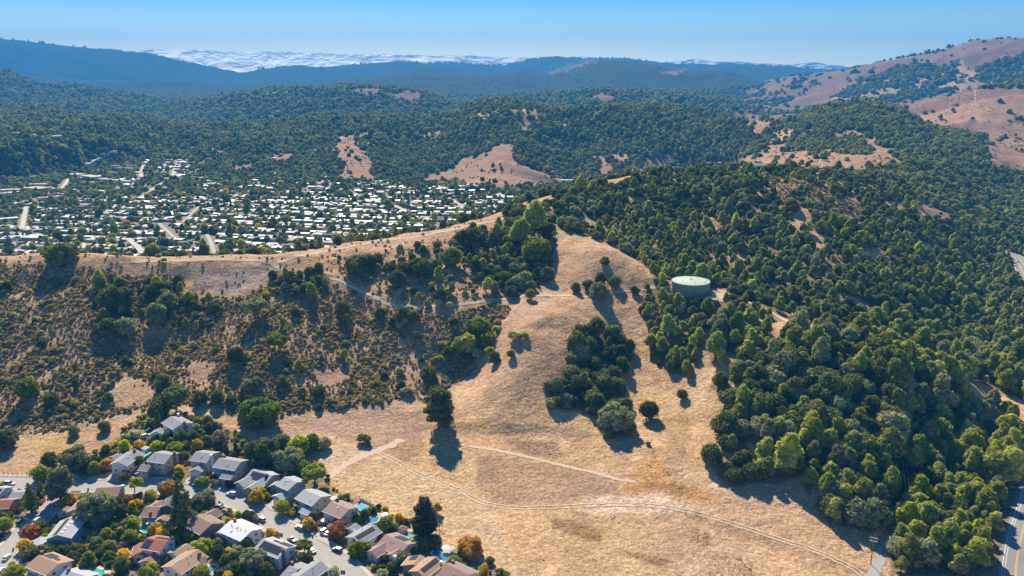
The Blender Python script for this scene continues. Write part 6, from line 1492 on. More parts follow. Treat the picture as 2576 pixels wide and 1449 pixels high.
# ---- cars
tyre = simple('tyre_rubber', (.02,.02,.02), .9, .1, .1)
CARM = {}
for nm_, c_ in dict(white=(.75,.76,.78), black=(.02,.022,.028), silver=(.45,.47,.50), red=(.42,.04,.05), blue=(.05,.09,.18), teal=(.05,.10,.12), grey=(.16,.17,.19)).items():
    m_, _n, _b = mat(nm_ + '_car_paint', .28, .5); _b.inputs['Base Color'].default_value = (*c_, 1); _b.inputs['Coat Weight'].default_value = .6; CARM[nm_] = m_
def prof(mb, pts, w0, w1, mi=0):
    n = len(pts); v = [(x, -w0 / 2 if z < .95 else -w1 / 2, z) for x, z in pts] + [(x, w0 / 2 if z < .95 else w1 / 2, z) for x, z in pts]
    mb.add(v, [tuple(range(n)), tuple(range(2*n-1, n-1, -1))] + [(i, n + i, n + (i+1) % n, (i+1) % n) for i in range(n)], mi)
_car = {}
def car_parts(kind):
    if kind in _car: return _car[kind]
    L = {'sedan': 4.6, 'suv': 4.7, 'van': 5.1, 'pickup': 5.5}[kind]; h = L / 2; b_ = MB(); c_ = MB()
    prof(b_, [(-h,.42),(-h,.78),(-h*.92,.93),(h*.55,.93),(h*.93,.82),(h,.62),(h,.40),(h*.8,.30),(-h*.85,.30)], 1.82, 1.76)
    top = {'sedan': 1.42, 'suv': 1.68, 'van': 1.85, 'pickup': 1.72}[kind]
    if kind == 'sedan': cab = [(-h*.78,.93),(-h*.50,top-.04),(h*.05,top),(h*.45,.94)]
    elif kind == 'pickup': cab = [(-h*.12,.93),(-h*.06,top-.03),(h*.22,top),(h*.50,.94)]
    else: cab = [(-h*.95,.93),(-h*.86,top-.04),(h*.12,top),(h*.50,.94)]
    prof(c_, [(x, z if z < .95 else z - .07) for x, z in cab], 1.70, 1.42)
    r_ = MB(); xs = [p[0] for p in cab if p[1] > 1]; r_.box(((xs[0] + xs[1]) / 2, 0, top - .04), (xs[1] - xs[0] + .08, 1.40, .07))
    for x in (xs[0], (xs[0] + xs[1]) / 2, xs[1]):
        for sy in (-1, 1): r_.tube((x, sy * .70, top - .06), (x + (.12 if x == xs[1] else 0), sy * .84, .92), .045, .05, 4)
    if kind == 'pickup':
        bed = MB(); bed.box((-h*.56, 0, 1.0), (h*.78, 1.7, .02)); 
        for sy in (-1, 1): b_.box((-h*.56, sy*.84, 1.05), (h*.8, .1, .3))
        b_.box((-h*.97, 0, 1.05), (.1, 1.78, .3))
    w_ = MB(); w_.tube((0,-.12,0),(0,.12,0),.34,.34,12)
    hub = MB(); hub.tube((0,-.13,0),(0,.13,0),.19,.19,8)
    hl = MB(); hl.box((0,0,0),(.08,.34,.16))
    _car[kind] = dict(L=L, body=b_, glass=c_.mesh('window', [glass]), roof=r_, wheel=w_.mesh('wheel', [tyre]), rim=hub.mesh('rim', [roofw]), hl=hl.mesh('headlight', [trim])); return _car[kind]
_cb = {}
def car(k, a, b_, colr, kind, lab, lift=.13):
    A = at(*q(k, *a)); B = at(*q(k, *b_)); c_ = (A + B) / 2; rz = math.atan2(B.y - A.y, B.x - A.x); pr = car_parts(kind)
    t = thing('parked_car' if kind != 'pickup' else 'pickup_truck', lab, 'car' if kind in ('sedan', 'suv') else ('van' if kind == 'van' else 'truck'), (c_.x, c_.y, float(gz(c_.x, c_.y)) + lift), rz, 'cars on the near streets')
    if (kind, colr) not in _cb: _cb[(kind, colr)] = (pr['body'].mesh('body', [CARM[colr]]), pr['roof'].mesh('roof', [CARM[colr]]))
    link('body', _cb[(kind, colr)][0], t); link('window', pr['glass'], t); link('roof', _cb[(kind, colr)][1], t)
    for x in (-.31, .31):
        for y in (-.80, .80):
            w_ = link('wheel', pr['wheel'], t, (x * pr['L'], y, .34)); link('rim', pr['rim'], w_)
    for y in (-.62, .62): link('headlight', pr['hl'], t, (pr['L'] / 2 - .03, y, .66))
    _busy.append((c_.x, c_.y, 2.6)); return t
CARS = [(2,(300,600),(385,490),'teal','suv','dark car parked on the left side of the side street, upper one'), (2,(65,840),(150,745),'grey','sedan','dark grey car parked on the side street below another dark car'), (2,(600,560),(680,480),'white','suv','white car parked across from the dark ones on the side street'),
 (2,(680,240),(750,160),'red','sedan','red car parked near the top of the side street'), (2,(70,1200),(160,1110),'white','sedan','white car at the kerb beside the curved hedge'), (2,(-10,1440),(60,1330),'white','suv','white car cut by the left edge at the bottom'),
 (3,(570,1150),(660,1090),'blue','suv','dark blue car on the driveway right of the white long house'), (3,(1090,1270),(950,1285),'black','sedan','black car at the kerb above the gold tree'), (4,(1790,90),(1660,60),'white','van','white van parked at the upper kerb of the main street'),
 (4,(2095,420),(1995,360),'grey','suv','grey car half hidden by the bush near the white-roofed house'), (4,(2290,530),(2180,470),'silver','suv','silver car at the kerb above the white-roofed house'), (6,(1085,670),(970,620),'silver','suv','silver blue car beside the yellow tree'),
 (6,(980,900),(835,800),'teal','pickup','dark pickup with open bed at the lower kerb'), (6,(1410,740),(1510,660),'white','van','white van on the driveway by the russet tree'), (6,(1480,770),(1560,700),'silver','sedan','small silver car next to the white van on the driveway'),
 (6,(1290,1070),(1190,1000),'silver','sedan','silver sedan at the kerb below the olive street tree'), (6,(1730,1040),(1600,1000),'black','suv','black car in the lacy shade of the russet tree'), (1,(560,1320),(640,1340),'silver','sedan','car half seen between the slim trees at the corner'),
 (4,(1545,290),(1490,270),'blue','sedan','car nosed in at the brown house beside the bins'), (3,(790,370),(850,340),'blue','sedan','blue car beside the knoll house'), (3,(700,490),(790,440),'white','van','white van on the lane below the knoll house'), (3,(590,480),(650,470),'white','sedan','white car at the left end of the knoll lane'), (1,(100,1270),(240,1280),'white','van','white recreational van parked at the left edge of the road')]
for c_ in CARS: car(*c_)
car(0, (2567,1312), (2574,1285), 'blue', 'sedan', 'blue car driving on the highway at the right edge')
for i, (x, y) in enumerate(((2537,688),(2562,664),(2558,700))): car(0, (x, y), (x - 5, y - 9), ['silver','white','blue'][i], 'sedan', '%s car on the distant highway bend, %s one' % (['silver','white','blue'][i], ['left','upper','lower'][i]), .35)
# ---- bins, parasols, sheds, fences, lamp posts
bing = simple('green_bin_plastic', (.03,.12,.07), .5, .3, .1); binb = simple('black_bin_plastic', (.03,.03,.035), .5, .3, .1)
BINS = [(4,1520,205,'b'),(4,1545,225,'b'),(4,1578,245,'g'),(6,705,740,'b'),(6,728,755,'g'),(6,590,675,'b'),(6,1625,1290,'b'),(6,1645,1305,'b'),(6,1680,1330,'b'),(6,1745,1385,'b'),(6,1785,1385,'g'),(6,1915,1150,'b'),(6,1960,1195,'b'),(3,1545,1310,'g'),(2,230,1010,'g'),(1,1500,1370,'g'),(6,1250,775,'g'),(2,930,275,'g')]
for i, (k_, x, y, cc) in enumerate(BINS):
    p = at(*q(k_, x, y)); nm = {'b': 'black', 'g': 'green'}[cc]; t = thing('wheelie_bin', '%s wheelie bin %s' % (nm, ['standing first of three by the brown house drive','standing in the middle of three by the brown house drive','last of three by the brown house drive','left of a pair at the kerb above the solar panels','right of a pair at the kerb above the solar panels','alone behind the amber bush','leftmost of the bins at the bottom verge','second of the bins at the bottom verge','third of the bins at the bottom verge','fourth of the bins at the bottom verge','rightmost of the bins at the bottom verge','by the lime tree, left one','by the lime tree, right one','on the street by the white garage','by the hedge on the side street','by the corner house drive','in the shade across from the pickup','on the wall of the side street'][i]), 'bin', (p.x, p.y, p.z + .12), random.uniform(-.5, .5), 'wheelie bins along the kerb')
    link('body', std('body#bin' + cc, lambda mb: mb.add([(-.26,-.3,0),(.26,-.3,0),(.26,.3,0),(-.26,.3,0),(-.32,-.36,1.0),(.32,-.36,1.0),(.32,.36,1.0),(-.32,.36,1.0)], [(0,1,5,4),(1,2,6,5),(2,3,7,6),(3,0,4,7),(3,2,1,0)]), [bing if cc == 'g' else binb]), t)
    link('lid', std('lid#' + cc, lambda mb: mb.box((0,0,1.03),(.70,.80,.08)), [bing if cc == 'g' else binb]), t)
    for sy in (-1, 1): link('wheel', std('wheel#bin', lambda mb: mb.tube((0,-.04,0),(0,.04,0),.12,.12,8), [tyre]), t, (-.28, sy * .26, .10))
canv = simple('white_canvas', (.78,.78,.76), .8, .2, .03)
for k_, x, y, lab in ((5,1800,1290,'white parasol on the walled patio by the russet tree'), (5,1955,920,'white parasol on the pink patio behind the brown roof'), (7,1545,960,'white parasol on the red deck by the field'), (2,1765,1240,'white folded parasol by the round pool, left one'), (2,1900,1290,'white folded parasol by the round pool, right one'), (4,340,530,'pale parasol on the terrace of the dark brown house'), (7,510,390,'white parasol on the raised deck by the field')):
    p = at(*q(k_, x, y), up=2.3); t = thing('parasol', lab, 'parasol', p, 0, 'patio parasols'); fold = 'folded' in lab
    link('pole', std('pole', lambda mb: mb.tube((0,0,-.1),(0,0,2.6),.04,.03,6), [trim]), t)
    link('canopy', std('canopy#%d' % fold, (lambda mb: mb.tube((0,0,1.3),(0,0,2.6),.28,.05,8)) if fold else (lambda mb: mb.tube((0,0,2.15),(0,0,2.65),1.7,.05,8)), [canv]), t)
fencem = simple('weathered_fence_boards', (.27,.20,.14), .95, .1, .25, 2); fencel = simple('new_cedar_boards', (.50,.34,.19), .9, .1, .2, 2)
def fence(k, pts, lab, m_=None, h=1.8, wire=False):
    W = [at(*q(k, *p)) for p in pts]; t = thing('wooden_fence' if not wire else 'wire_fence', lab, 'fence', W[0])
    for a, b_ in zip(W[:-1], W[1:]):
        d = Vector((b_.x - a.x, b_.y - a.y)); n = max(1, int(d.length / 2.4)); rz = math.atan2(d.y, d.x); stp = d.length / n
        me_ = std('panel#%s%.2f%s' % (wire, round(stp, 2), (m_ or fencem).name), (lambda mb, s_=stp: mb.box((0,0,0),(s_ - .04, .06, h))) if not wire else (lambda mb, s_=stp: [mb.box((0,0,z),(s_, .03, .04)) for z in (-.5, 0, .5)]), [m_ or fencem])
        pm = std('post#%s' % wire, lambda mb: mb.box((0,0,0),(.14,.14,2.3)), [fencem])
        for i in range(n):
            c_ = Vector((a.x, a.y)) + d * ((i + .5) / n); e = Vector((a.x, a.y)) + d * (i / n)
            link('panel', me_, t, (c_.x - W[0].x, c_.y - W[0].y, float(gz(c_.x, c_.y)) - W[0].z + h / 2), rz)
            link('post', pm, t, (e.x - W[0].x, e.y - W[0].y, float(gz(e.x, e.y)) - W[0].z + .85), rz)
fence(4, [(1530,400),(1610,375),(1790,480)], 'new pale cedar fence round the small lawn', fencel)
fence(3, [(1540,900),(1390,930)], 'low fence left of the white garage door')
fence(5, [(1480,760),(1760,830),(1880,900),(2180,930)], 'wire fence between the gardens and the mown field', None, 1.4, True)
fence(7, [(80,150),(330,265)], 'pale rail fence along the field side of the blue pool', trim, 1.2)
fence(7, [(80,430),(270,300)], 'wooden fence below the bright blue pool')
fence(1, [(-20,1110),(620,1130)], 'low rail fence along the road below the golden slope', None, 1.1, True)
fence(1, [(1380,1170),(1500,1090),(1740,830)], 'slanting garden wall beside the yellow and orange trees', None, 1.0)
fence(2, [(1480,900),(1700,620)], 'brown fence behind the skylight house')
fence(2, [(760,560),(880,450)], 'white wall above the skylight house', WM['grey'], 1.6)
fence(6, [(820,1150),(1000,1080)], 'dark fence beside the tall black chimney')
fence(4, [(1430,1420),(1700,1200)], 'diagonal fence right of the curved pool')
fence(7, [(1700,1180),(1850,1290)], 'low fence by the amber tree')
fence(7, [(1140,1010),(1280,910)], 'pale fence between the brown and tan houses')
fence(6, [(1310,520),(1440,590),(1500,560)], 'low white patio wall with the parasol behind it', WM['white'], 1.3)
fence(3, [(1690,1110),(1930,900)], 'dark fence between the two grey houses')
fence(5, [(1500,1230),(1830,1080)], 'shaded fence behind the detached garage')
for k_, x, y, lab, c1, c2 in ((7,815,655,'small grey garden shed with hip roof by the long pool','white','brown'), (7,1700,1040,'dark green shed with white trim under the amber tree','dgrey','lilac'), (3,735,670,'small white hut behind the kidney pool','white','white')):
    p = at(*q(k_, x, y), up=1.4); t = thing('garden_shed', lab, 'shed', p, R(-25)); mb = MB(); mb.box((0,0,.9),(2.9,2.5,2.6)); link('wall', mb.mesh('wall', [WM[c1]]), t)
    mb = MB(); mb.add([(-1.8,-1.6,2.2),(1.8,-1.6,2.2),(1.8,1.6,2.2),(-1.8,1.6,2.2),(0,0,3.1)], [(0,1,4),(1,2,4),(2,3,4),(3,0,4),(3,2,1,0)]); link('roof', mb.mesh('roof', [RM[c2]]), t)
    mb = MB(); mb.box((.3,-1.28,.95),(.9,.06,1.9)); link('door', mb.mesh('door', [trim]), t)
# street lamp
for k_, x, y in ((6,1030,870),):
    p = at(*q(k_, x, y)); t = thing('street_lamp', 'thin street lamp standing at the kerb beside the dark pickup', 'street lamp', p)
    mb = MB(); mb.tube((0,0,0),(0,0,7.5),.10,.07,7); link('pole', mb.mesh('pole', [roofg]), t)
    mb = MB(); mb.tube((0,0,7.4),(1.9,.6,7.9),.05,.04,6); a_ = link('arm', mb.mesh('arm', [roofg]), t)
    mb = MB(); mb.box((2.1,.66,7.88),(.7,.3,.15)); link('lamp_head', mb.mesh('lamp_head', [roofg]), a_)
# ---- garden trees, one by one
GT = [ # q, x, y (middle of crown), crown width in that view, shape, foliage, words
 (7,1175,430,360,'tallpine','conif','tall dark conifer at the field edge, tallest by the gardens'), (7,1400,300,170,'billow','yellow','slim yellow tree right behind the tall conifer'), (7,1430,570,180,'bare','','bare grey tree right of the tall conifer'),
 (7,1960,970,400,'round','orange','large amber tree at the field edge'), (7,2290,1180,140,'round','grey','grey-green bush right of the amber tree'), (7,2200,1290,110,'round','yellow','yellow bush at the bottom right of the gardens'), (7,2190,1390,150,'round','orange','orange bush at the bottom right of the gardens'), (7,985,930,140,'billow','yellow','bright yellow tree right of the brown ribbed roof'), (7,985,1010,110,'round','green','green bush below the bright yellow tree'),
 (7,735,470,180,'round','yellow','yellow-green tree beside the garden shed'), (7,500,560,220,'round','green','bright green round tree above the brown ribbed roof'), (7,660,580,130,'round','pale','white-flowering bush left of the shed'), (7,880,530,110,'round','dark','dark tree behind the shed'), (7,600,640,180,'round','dark','dark shrub mass between the pool and the ribbed roof'),
 (7,530,1130,140,'round','red','russet shrub in the courtyard of the brown house'), (7,790,1140,260,'round','grey','olive-green tree in front of the brown courtyard house'), (7,640,1290,180,'round','dark','dark tree at the foot of the brown house'), (7,880,1130,120,'round','green','green tree between the brown and tan houses'), (7,100,960,270,'round','lime','big lime-yellow street tree'), (7,1050,810,110,'round','pale','pale willow by the long pool'), (7,1330,830,200,'round','dark','dark tree under the conifer'), (7,1420,830,110,'round','grey','grey tree right under the conifer'), (7,1700,1180,200,'round','green','dark green bush below the green shed'), (7,1180,880,200,'round','dark','dark bushes below the tall conifer'),
 (7,320,310,110,'round','lime','lime bush at the pool fence'), (7,520,310,120,'round','yellow','yellow climbing bush by the raised deck'), (7,400,260,90,'round','dark','dark bush by the pergola'), (7,160,400,170,'round','dark','dark hedge clump below the blue pool'), (7,40,480,120,'round','green','green tree left of the shaded pool'), (7,1370,990,40,'ball','maroon','little maroon bush on the red deck'), (7,430,800,150,'round','dark','dark tree between grey and brown houses'),
 (6,1690,680,330,'round','red','large russet and orange tree'), (6,1740,760,200,'round','orange','orange half of the russet tree clump'), (6,1170,560,200,'round','yellow','golden tree beside the silver blue car'), (6,1280,600,130,'round','orange','orange tree right of the golden one'), (6,730,290,200,'ball','lime','round lime tree with a star-shaped shadow on the street'), (6,1010,255,120,'ball','maroon','maroon ball-shaped tree under the balcony'), (6,930,320,80,'round','yellow','yellow shrub beside the maroon tree'), (6,880,400,150,'shrub','scrub','olive shrubs in the street garden'),
 (6,1110,950,260,'spread','green','olive street tree leaning over the lower kerb'), (6,1120,1150,240,'round','dark','dark tree below the olive street tree'), (6,300,90,230,'round','yellow','gold-green street tree on the upper kerb'), (6,470,90,120,'round','lime','lime tree right of the gold-green street tree'), (6,150,440,220,'round','dark','dark wide bush above the white-roofed house'), (6,260,470,140,'round','grey','grey bush between kerb and white roof'), (6,530,700,150,'round','yellow','yellow-green shrub above the solar roof'), (6,620,740,120,'round','orange','amber shrub above the solar roof'),
 (6,120,910,230,'round','dark','dark tree between the white roof and the solar house'), (6,250,1180,420,'round','grey','wide airy grey-green tree at the bottom'), (6,540,1160,130,'round','orange','orange shrub beside the solar house'), (6,460,1330,230,'round','dark','dark tree at the bottom left of the solar house'), (6,370,740,110,'round','dark','dark shrub at the gable of the white house'), (6,2000,470,140,'round','green','green tree beside the brown roof'), (6,1430,400,100,'shrub','green','green shrub below the cream house'), (6,1250,480,200,'shrub','dark','dark hedge below the detached garage'), (6,2050,980,330,'round','lime','lime tree at the upper kerb near the bottom'),
 (6,1600,1380,190,'round','pale','pale willow by the bins at the bottom'), (6,2200,320,90,'round','lime','lime vine at the end of the blue pool'),
 (5,660,850,240,'round','yellow','gold crown over the upper kerb'), (5,185,690,120,'round','maroon','maroon tree by the garage of the balcony house'), (5,420,740,90,'shrub','green','clipped green shrub before the solar-panel house'), (5,310,720,90,'shrub','dark','dark shrub left of the clipped one'), (5,790,740,120,'shrub','green','green shrub beside the solar-panel house'), (5,1640,680,110,'shrub','grey','grey shrub at the corner of the field'), (5,1140,515,90,'round','yellow','small yellow tree behind the pale green roof'), (5,2080,930,110,'round','green','green bush at the end of the wire fence'), (5,1820,800,130,'shrub','scrub','olive bush on the field fence'), (5,190,200,100,'round','dark','dark tree behind the balcony house'), (5,300,60,90,'column','dark','dark columnar tree behind the balcony house'), (5,120,90,80,'column','dark','dark column by the top gardens'),
 (3,760,990,75,'column','green','left slim poplar before the brick-chimney house'), (3,955,990,70,'column','green','right slim poplar before the brick-chimney house'), (3,1068,960,40,'column','orange','short orange column before the brick-chimney house'), (3,1215,660,230,'round','lime','bright green round tree behind the brick-chimney house'), (3,930,620,190,'round','lime','yellow-green tree left behind the brick-chimney house'), (3,1600,600,190,'round','yellow','olive-yellow tree beside the small pool'), (3,1370,770,130,'round','dark','dark tree between the pools and the gabled house'), (3,600,890,140,'ball','dark','dark dome-shaped shrub by the white long house'),
 (3,410,1065,90,'round','red','salmon-red tree by the drive'), (3,370,1130,150,'round','dark','dark bush under the salmon-red tree'), (3,60,930,190,'round','orange','orange tree left of the white long house'), (1,1610,990,200,'round','lime','lime-yellow tree at the street corner'), (3,1310,1010,160,'round','yellow','yellow tree before the gabled house'), (3,1270,1110,130,'round','green','green shrub under the yellow tree'), (3,1690,1230,220,'shrub','green','broad green shrub before the white garage'), (3,1830,1150,150,'shrub','red','reddish shrub right of the white garage'), (3,1900,1250,150,'shrub','pale','pale shrubs right of the white garage'), (3,2160,1240,130,'round','maroon','dark maroon tree by the drive'),
 (3,540,1270,230,'spread','lime','pair-trunked umbrella tree by the street'), (3,1110,1340,250,'round','orange','golden orange tree over the lower kerb'), (3,360,610,170,'round','lime','lime green bush on the lane above the white long house'), (3,640,580,150,'round','yellow','gold-brown bush above the kidney pool'), (3,60,660,140,'round','green','green bush at the top of the lane'), (3,530,420,180,'shrub','pale','pale silvery shrub along the knoll lane'), (3,400,480,160,'shrub','pale','second pale silvery shrub along the knoll lane'), (3,1420,350,160,'shrub','yellow','yellow-green hedge below the knoll house'), (3,1260,430,90,'round','yellow','bright yellow bush below the knoll house'), (3,1580,290,130,'round','pale','pale round bush right of the knoll house'), (3,1620,200,140,'round','green','green tree right of the knoll house'), (3,1780,190,170,'round','green','green tree on the slope right of the knoll'), (3,1850,280,190,'round','dark','dark green tree on the slope right of the knoll'),
 (3,1100,460,190,'round','dark','dark tree below the knoll house, left'), (3,1330,480,230,'round','dark','dark tree below the knoll house, middle'), (3,1520,450,220,'round','dark','dark tree below the knoll house, right'), (3,900,520,170,'round','dark','dark tree above the kidney pool'), (3,1180,560,170,'round','dark','dark tree between knoll and pools'), (3,1400,600,160,'round','dark','dark tree above the small pool'), (3,1980,460,230,'round','brown','brownish tree at the right end of the gardens'), (3,1780,520,170,'round','grey','grey tree right of the olive-yellow one'), (3,2110,690,90,'column','dark','dark column near the field fence'), (3,2210,740,130,'round','grey','grey-green tree near the top gardens'), (3,2160,390,90,'bare','','leafless purple-grey tree near the field'), (3,770,280,90,'round','dark','small dark tree left of the knoll house'), (3,950,200,150,'conifer','dark','dark pine touching the knoll house'),
 (4,870,330,420,'conifer','conif','big dark deodar cedar in the middle of the block'), (4,1280,130,300,'round','grey','large grey-green tree at the kerb'), (4,1120,160,160,'round','grey','grey-green tree behind the cedar'), (4,660,470,120,'round','lime','lime tree below the tan cottage roof'), (4,430,640,200,'round','yellow','yellow hedge mass by the green pool'), (4,550,720,150,'ball','yellow','bright yellow ball shrub'), (4,1050,680,160,'round','green','green tree under the big brown roof'), (4,1020,790,240,'round','green','olive garden tree above the tan-tiled house'), (4,840,800,180,'round','green','olive bush right of the red-tiled house'), (4,1220,960,300,'round','lime','yellow-green shrub mass behind the tan-tiled house'),
 (4,100,230,160,'round','yellow','pale yellow tree left of the dark brown house'), (4,350,70,180,'round','lime','lime bush at the street above the dark brown house'), (4,60,580,200,'round','green','green tree left of the green pool'), (4,60,780,170,'round','green','green tree left of the red-tiled house'), (4,1510,880,180,'round','grey','grey-brown shrub below the white roof'), (4,1300,780,130,'shrub','dark','dark pergola vine by the tan addition'), (4,1690,1030,150,'round','yellow','yellow shrub at the right of the tan-tiled house'), (4,1840,1050,250,'round','grey','grey-green tree below the white-roofed house'), (4,1480,1040,230,'round','dark','dark tree right of the tan-tiled house'), (4,1640,1170,200,'round','dark','dark green tree by the curved pool'), (4,1780,1340,260,'round','dark','dark oak at the bottom'), (4,1210,1420,220,'ball','lime','bright lime ball bush at the bottom edge'), (4,1660,1440,180,'round','yellow','yellow bush at the bottom edge'),
 (4,290,1340,290,'palm','','feathery palm tree in front of the red-tiled garage'), (4,590,1200,210,'shrub','grey','grey-green frond shrub right of the red garage'), (4,30,1140,140,'round','yellow','yellow tree left of the red-tiled garage'), (4,750,900,80,'round','lime','lime column at the corner of the red-tiled house'), (4,1960,930,230,'round','dark','dark shrub below the shuttered gable'), (4,2100,760,90,'round','green','green shrub at the shuttered gable'), (4,1700,330,90,'shrub','green','small green conifer at the new fence'), (4,1830,420,150,'round','lime','lime shrubs along the new fence'), (4,1800,960,110,'round','pale','white-flowering bush below the white roof'), (4,2040,470,150,'round','grey','dark shrub over the grey car'),
 (2,1590,320,560,'round','grey','very wide willow-green tree in the middle of the left block'), (2,520,170,230,'conifer','dark','dark pointed cypress at the side street'), (1,690,1380,130,'conifer','green','yellowish young conifer at the corner'), (2,660,80,130,'round','green','green tree at the top of the side street'), (2,500,690,220,'round','red','rusty red tree at the side street'), (2,590,740,90,'round','orange','orange edge of the rusty red tree'), (2,680,600,200,'shrub','dark','dark hedge right of the rusty tree'), (2,780,700,140,'shrub','green','green hedge above the skylight house wing'), (2,420,920,190,'round','yellow','olive-yellow shrub by the kerb'), (2,60,600,190,'ball','green','round bright green clipped tree at the left'), (2,90,440,190,'shrub','dark','dark hedge below the red-brown house'), (2,230,1430,280,'round','lime','lime bush at the bottom left edge'), (2,200,1250,110,'shrub','green','green hedge along the curved kerb'), (2,500,1050,260,'shrub','dark','dark hedge above the tan-roofed house, left'), (2,800,1020,260,'shrub','dark','dark hedge above the tan-roofed house, middle'), (2,1050,1050,240,'round','dark','dark bush above the tan-roofed house, right'),
 (2,1220,950,120,'round','pale','silvery bush at the corner of the skylight house'), (2,1240,1120,200,'round','dark','dark shrub behind the tan roof'), (2,1500,1200,230,'billow','green','cypress hedge above the round pool'), (2,1450,1280,200,'billow','dark','dark cypress hedge above the round pool'), (2,1650,900,220,'round','dark','dark tree in the middle of the left block'), (2,1800,740,180,'round','lime','yellow-green tree in the left block'), (2,1840,930,200,'round','green','green tree in the left block'), (2,1860,1100,170,'round','green','olive tree below the green one'), (2,2050,1240,230,'round','dark','dark round tree right of the round pool'), (2,2080,1070,170,'round','yellow','gold tree above the dark round one'), (2,2220,1150,120,'round','yellow','deep yellow tree by the red-tiled wing'), (2,1980,990,120,'shrub','lime','small lime shrub in the left block'), (2,1700,1050,180,'round','dark','dark tree above the round pool'), (2,2200,760,200,'round','green','green tree under the pool wall'), (2,2050,720,150,'round','dark','dark tree left of the pool wall'), (2,2160,130,150,'round','orange','orange-brown shrub behind the end-on house'), (2,2260,230,130,'round','yellow','pale gold tree behind the end-on house'), (2,1990,190,170,'round','dark','dark hedge behind the end-on house'), (2,1800,170,130,'round','lime','lime hedge behind the end-on house'), (2,1170,150,200,'round','yellow','gold-green tree at the street corner'), (2,310,340,120,'shrub','maroon','dark red bush on the drive at left'), (2,2230,520,190,'round','green','green tree in the middle block'), (2,2050,330,200,'round','dark','dark tree in the middle block'), (1,1880,870,90,'round','dark','dark shrub behind the orange tree'), (1,320,1370,60,'shrub','lime','lime bush by the driveway at left'), (1,40,1270,100,'shrub','lime','lime hedge by the recreational van'), (1,1430,1140,60,'ball','green','clipped green ball by the corner'),
]
pal_t, pal_f = palm_meshes()
g = random.Random(9)
for i, (k_, x, y, w_, kd, mk, lab) in enumerate(GT):
    if kd == 'round' and w_ > 235: kd = 'clump'
    upf = {'round': 1.0, 'ball': 1.0, 'clump': .62, 'tallpine': 2.0, 'billow': 1.15, 'spread': 1.1, 'conifer': 1.7, 'column': 2.6, 'shrub': .5, 'bare': 1.2, 'palm': 1.3}[kd]
    X0, Y0 = q(k_, x, y); wd_ = w_ * 400 / 2318 * 2576 / 3000
    p = at(X0, Y0); dist = math.sqrt(p.x**2 + p.y**2 + (CAM_Z - p.z)**2); rad = wd_ / FD * dist / 2
    p = at(X0, Y0, upf * rad * .92)
    if kd == 'shrub': cat, nm = 'bush', 'garden_bush'
    else: cat, nm = 'tree', {'conifer': 'conifer_tree', 'tallpine': 'conifer_tree', 'column': 'poplar_tree', 'palm': 'palm_tree', 'bare': 'bare_tree'}.get(kd, 'garden_tree')
    t = thing(nm, lab, cat, p, g.uniform(0, 6.28)); sc = rad * 1.10
    t.scale = (sc, sc, sc) if kd != 'tallpine' else (sc * 1.3, sc * 1.3, sc * .84)
    if kd == 'palm':
        link('trunk', pal_t, t)
        for f_ in pal_f: link('frond', f_, t)
    elif kd == 'bare': b_ = link('branches', bare_mesh(i), t); b_.scale = (1.1, 1.1, 1.0)
    elif kd == 'shrub': link('foliage', crown_mesh('shrub', i % 4, mk), t)
    else: link('crown', crown_mesh(kd, i % 3, mk), t); link('trunk', trunk_mesh(kd, i % 2), t)
# low planting that fills the gardens
X_, Y_, g = grid(-330, 60, 255, 470, 2.6, 71); Z_ = gz(X_, Y_); px, py = project(X_, Y_, Z_)
k = inpoly(px, py, GARDEN) & clear_of(X_, Y_, .4) & road_clear(X_, Y_, [SA, SB], 8.4) & (g.random(len(X_)) < .62)
for k_, pts in DRIVES: k &= ~inpoly(px, py, [q(k_, *p) for p in pts])
for k_, pts, wm, lab in POOLS: k &= ~inpoly(px, py, [q(k_, *p) for p in pts])
X_, Y_, Z_, px, py = X_[k], Y_[k], Z_[k], px[k], py[k]; n = len(X_); s_ = g.uniform(.6, 2.1, n)
GK = ['dark', 'green', 'grey', 'lime', 'yellow', 'brown', 'green', 'dark', 'maroon', 'orange']; pk = g.choice(10, n, p=[.26,.20,.12,.10,.055,.08,.10,.05,.015,.02])
big_ = set(int(i) for i in np.argsort(-s_)[:270])
hp = np.array([(h_.root.location.x, h_.root.location.y) for h_ in HOUSES]); hn_ = [h_.root['label'] for h_ in HOUSES]
CN = dict(dark='dark green', green='green', grey='grey-green', lime='lime green', yellow='yellow', brown='dry brown', maroon='maroon', orange='orange')
SHORT = ['white knoll house','white long house','brick-chimney house','white garage-door house','grey balcony house','solar-panel U house','pale green-grey roof','cream balcony house','brown roof by the blue pool','brown cottage roof','heater-strip grey house','brown courtyard house','olive tan-roofed house','brown roof at the bottom edge','end-on brown house','mauve roof','skylight house','tan roof at the bottom left','grey roof by the round pool','grey roof at the left edge','red-brown roof at the left edge','dark brown house','big brown roof','white-roofed house','red-tiled house','tan-tiled house','solar house with black chimney','dark grey bottom house']
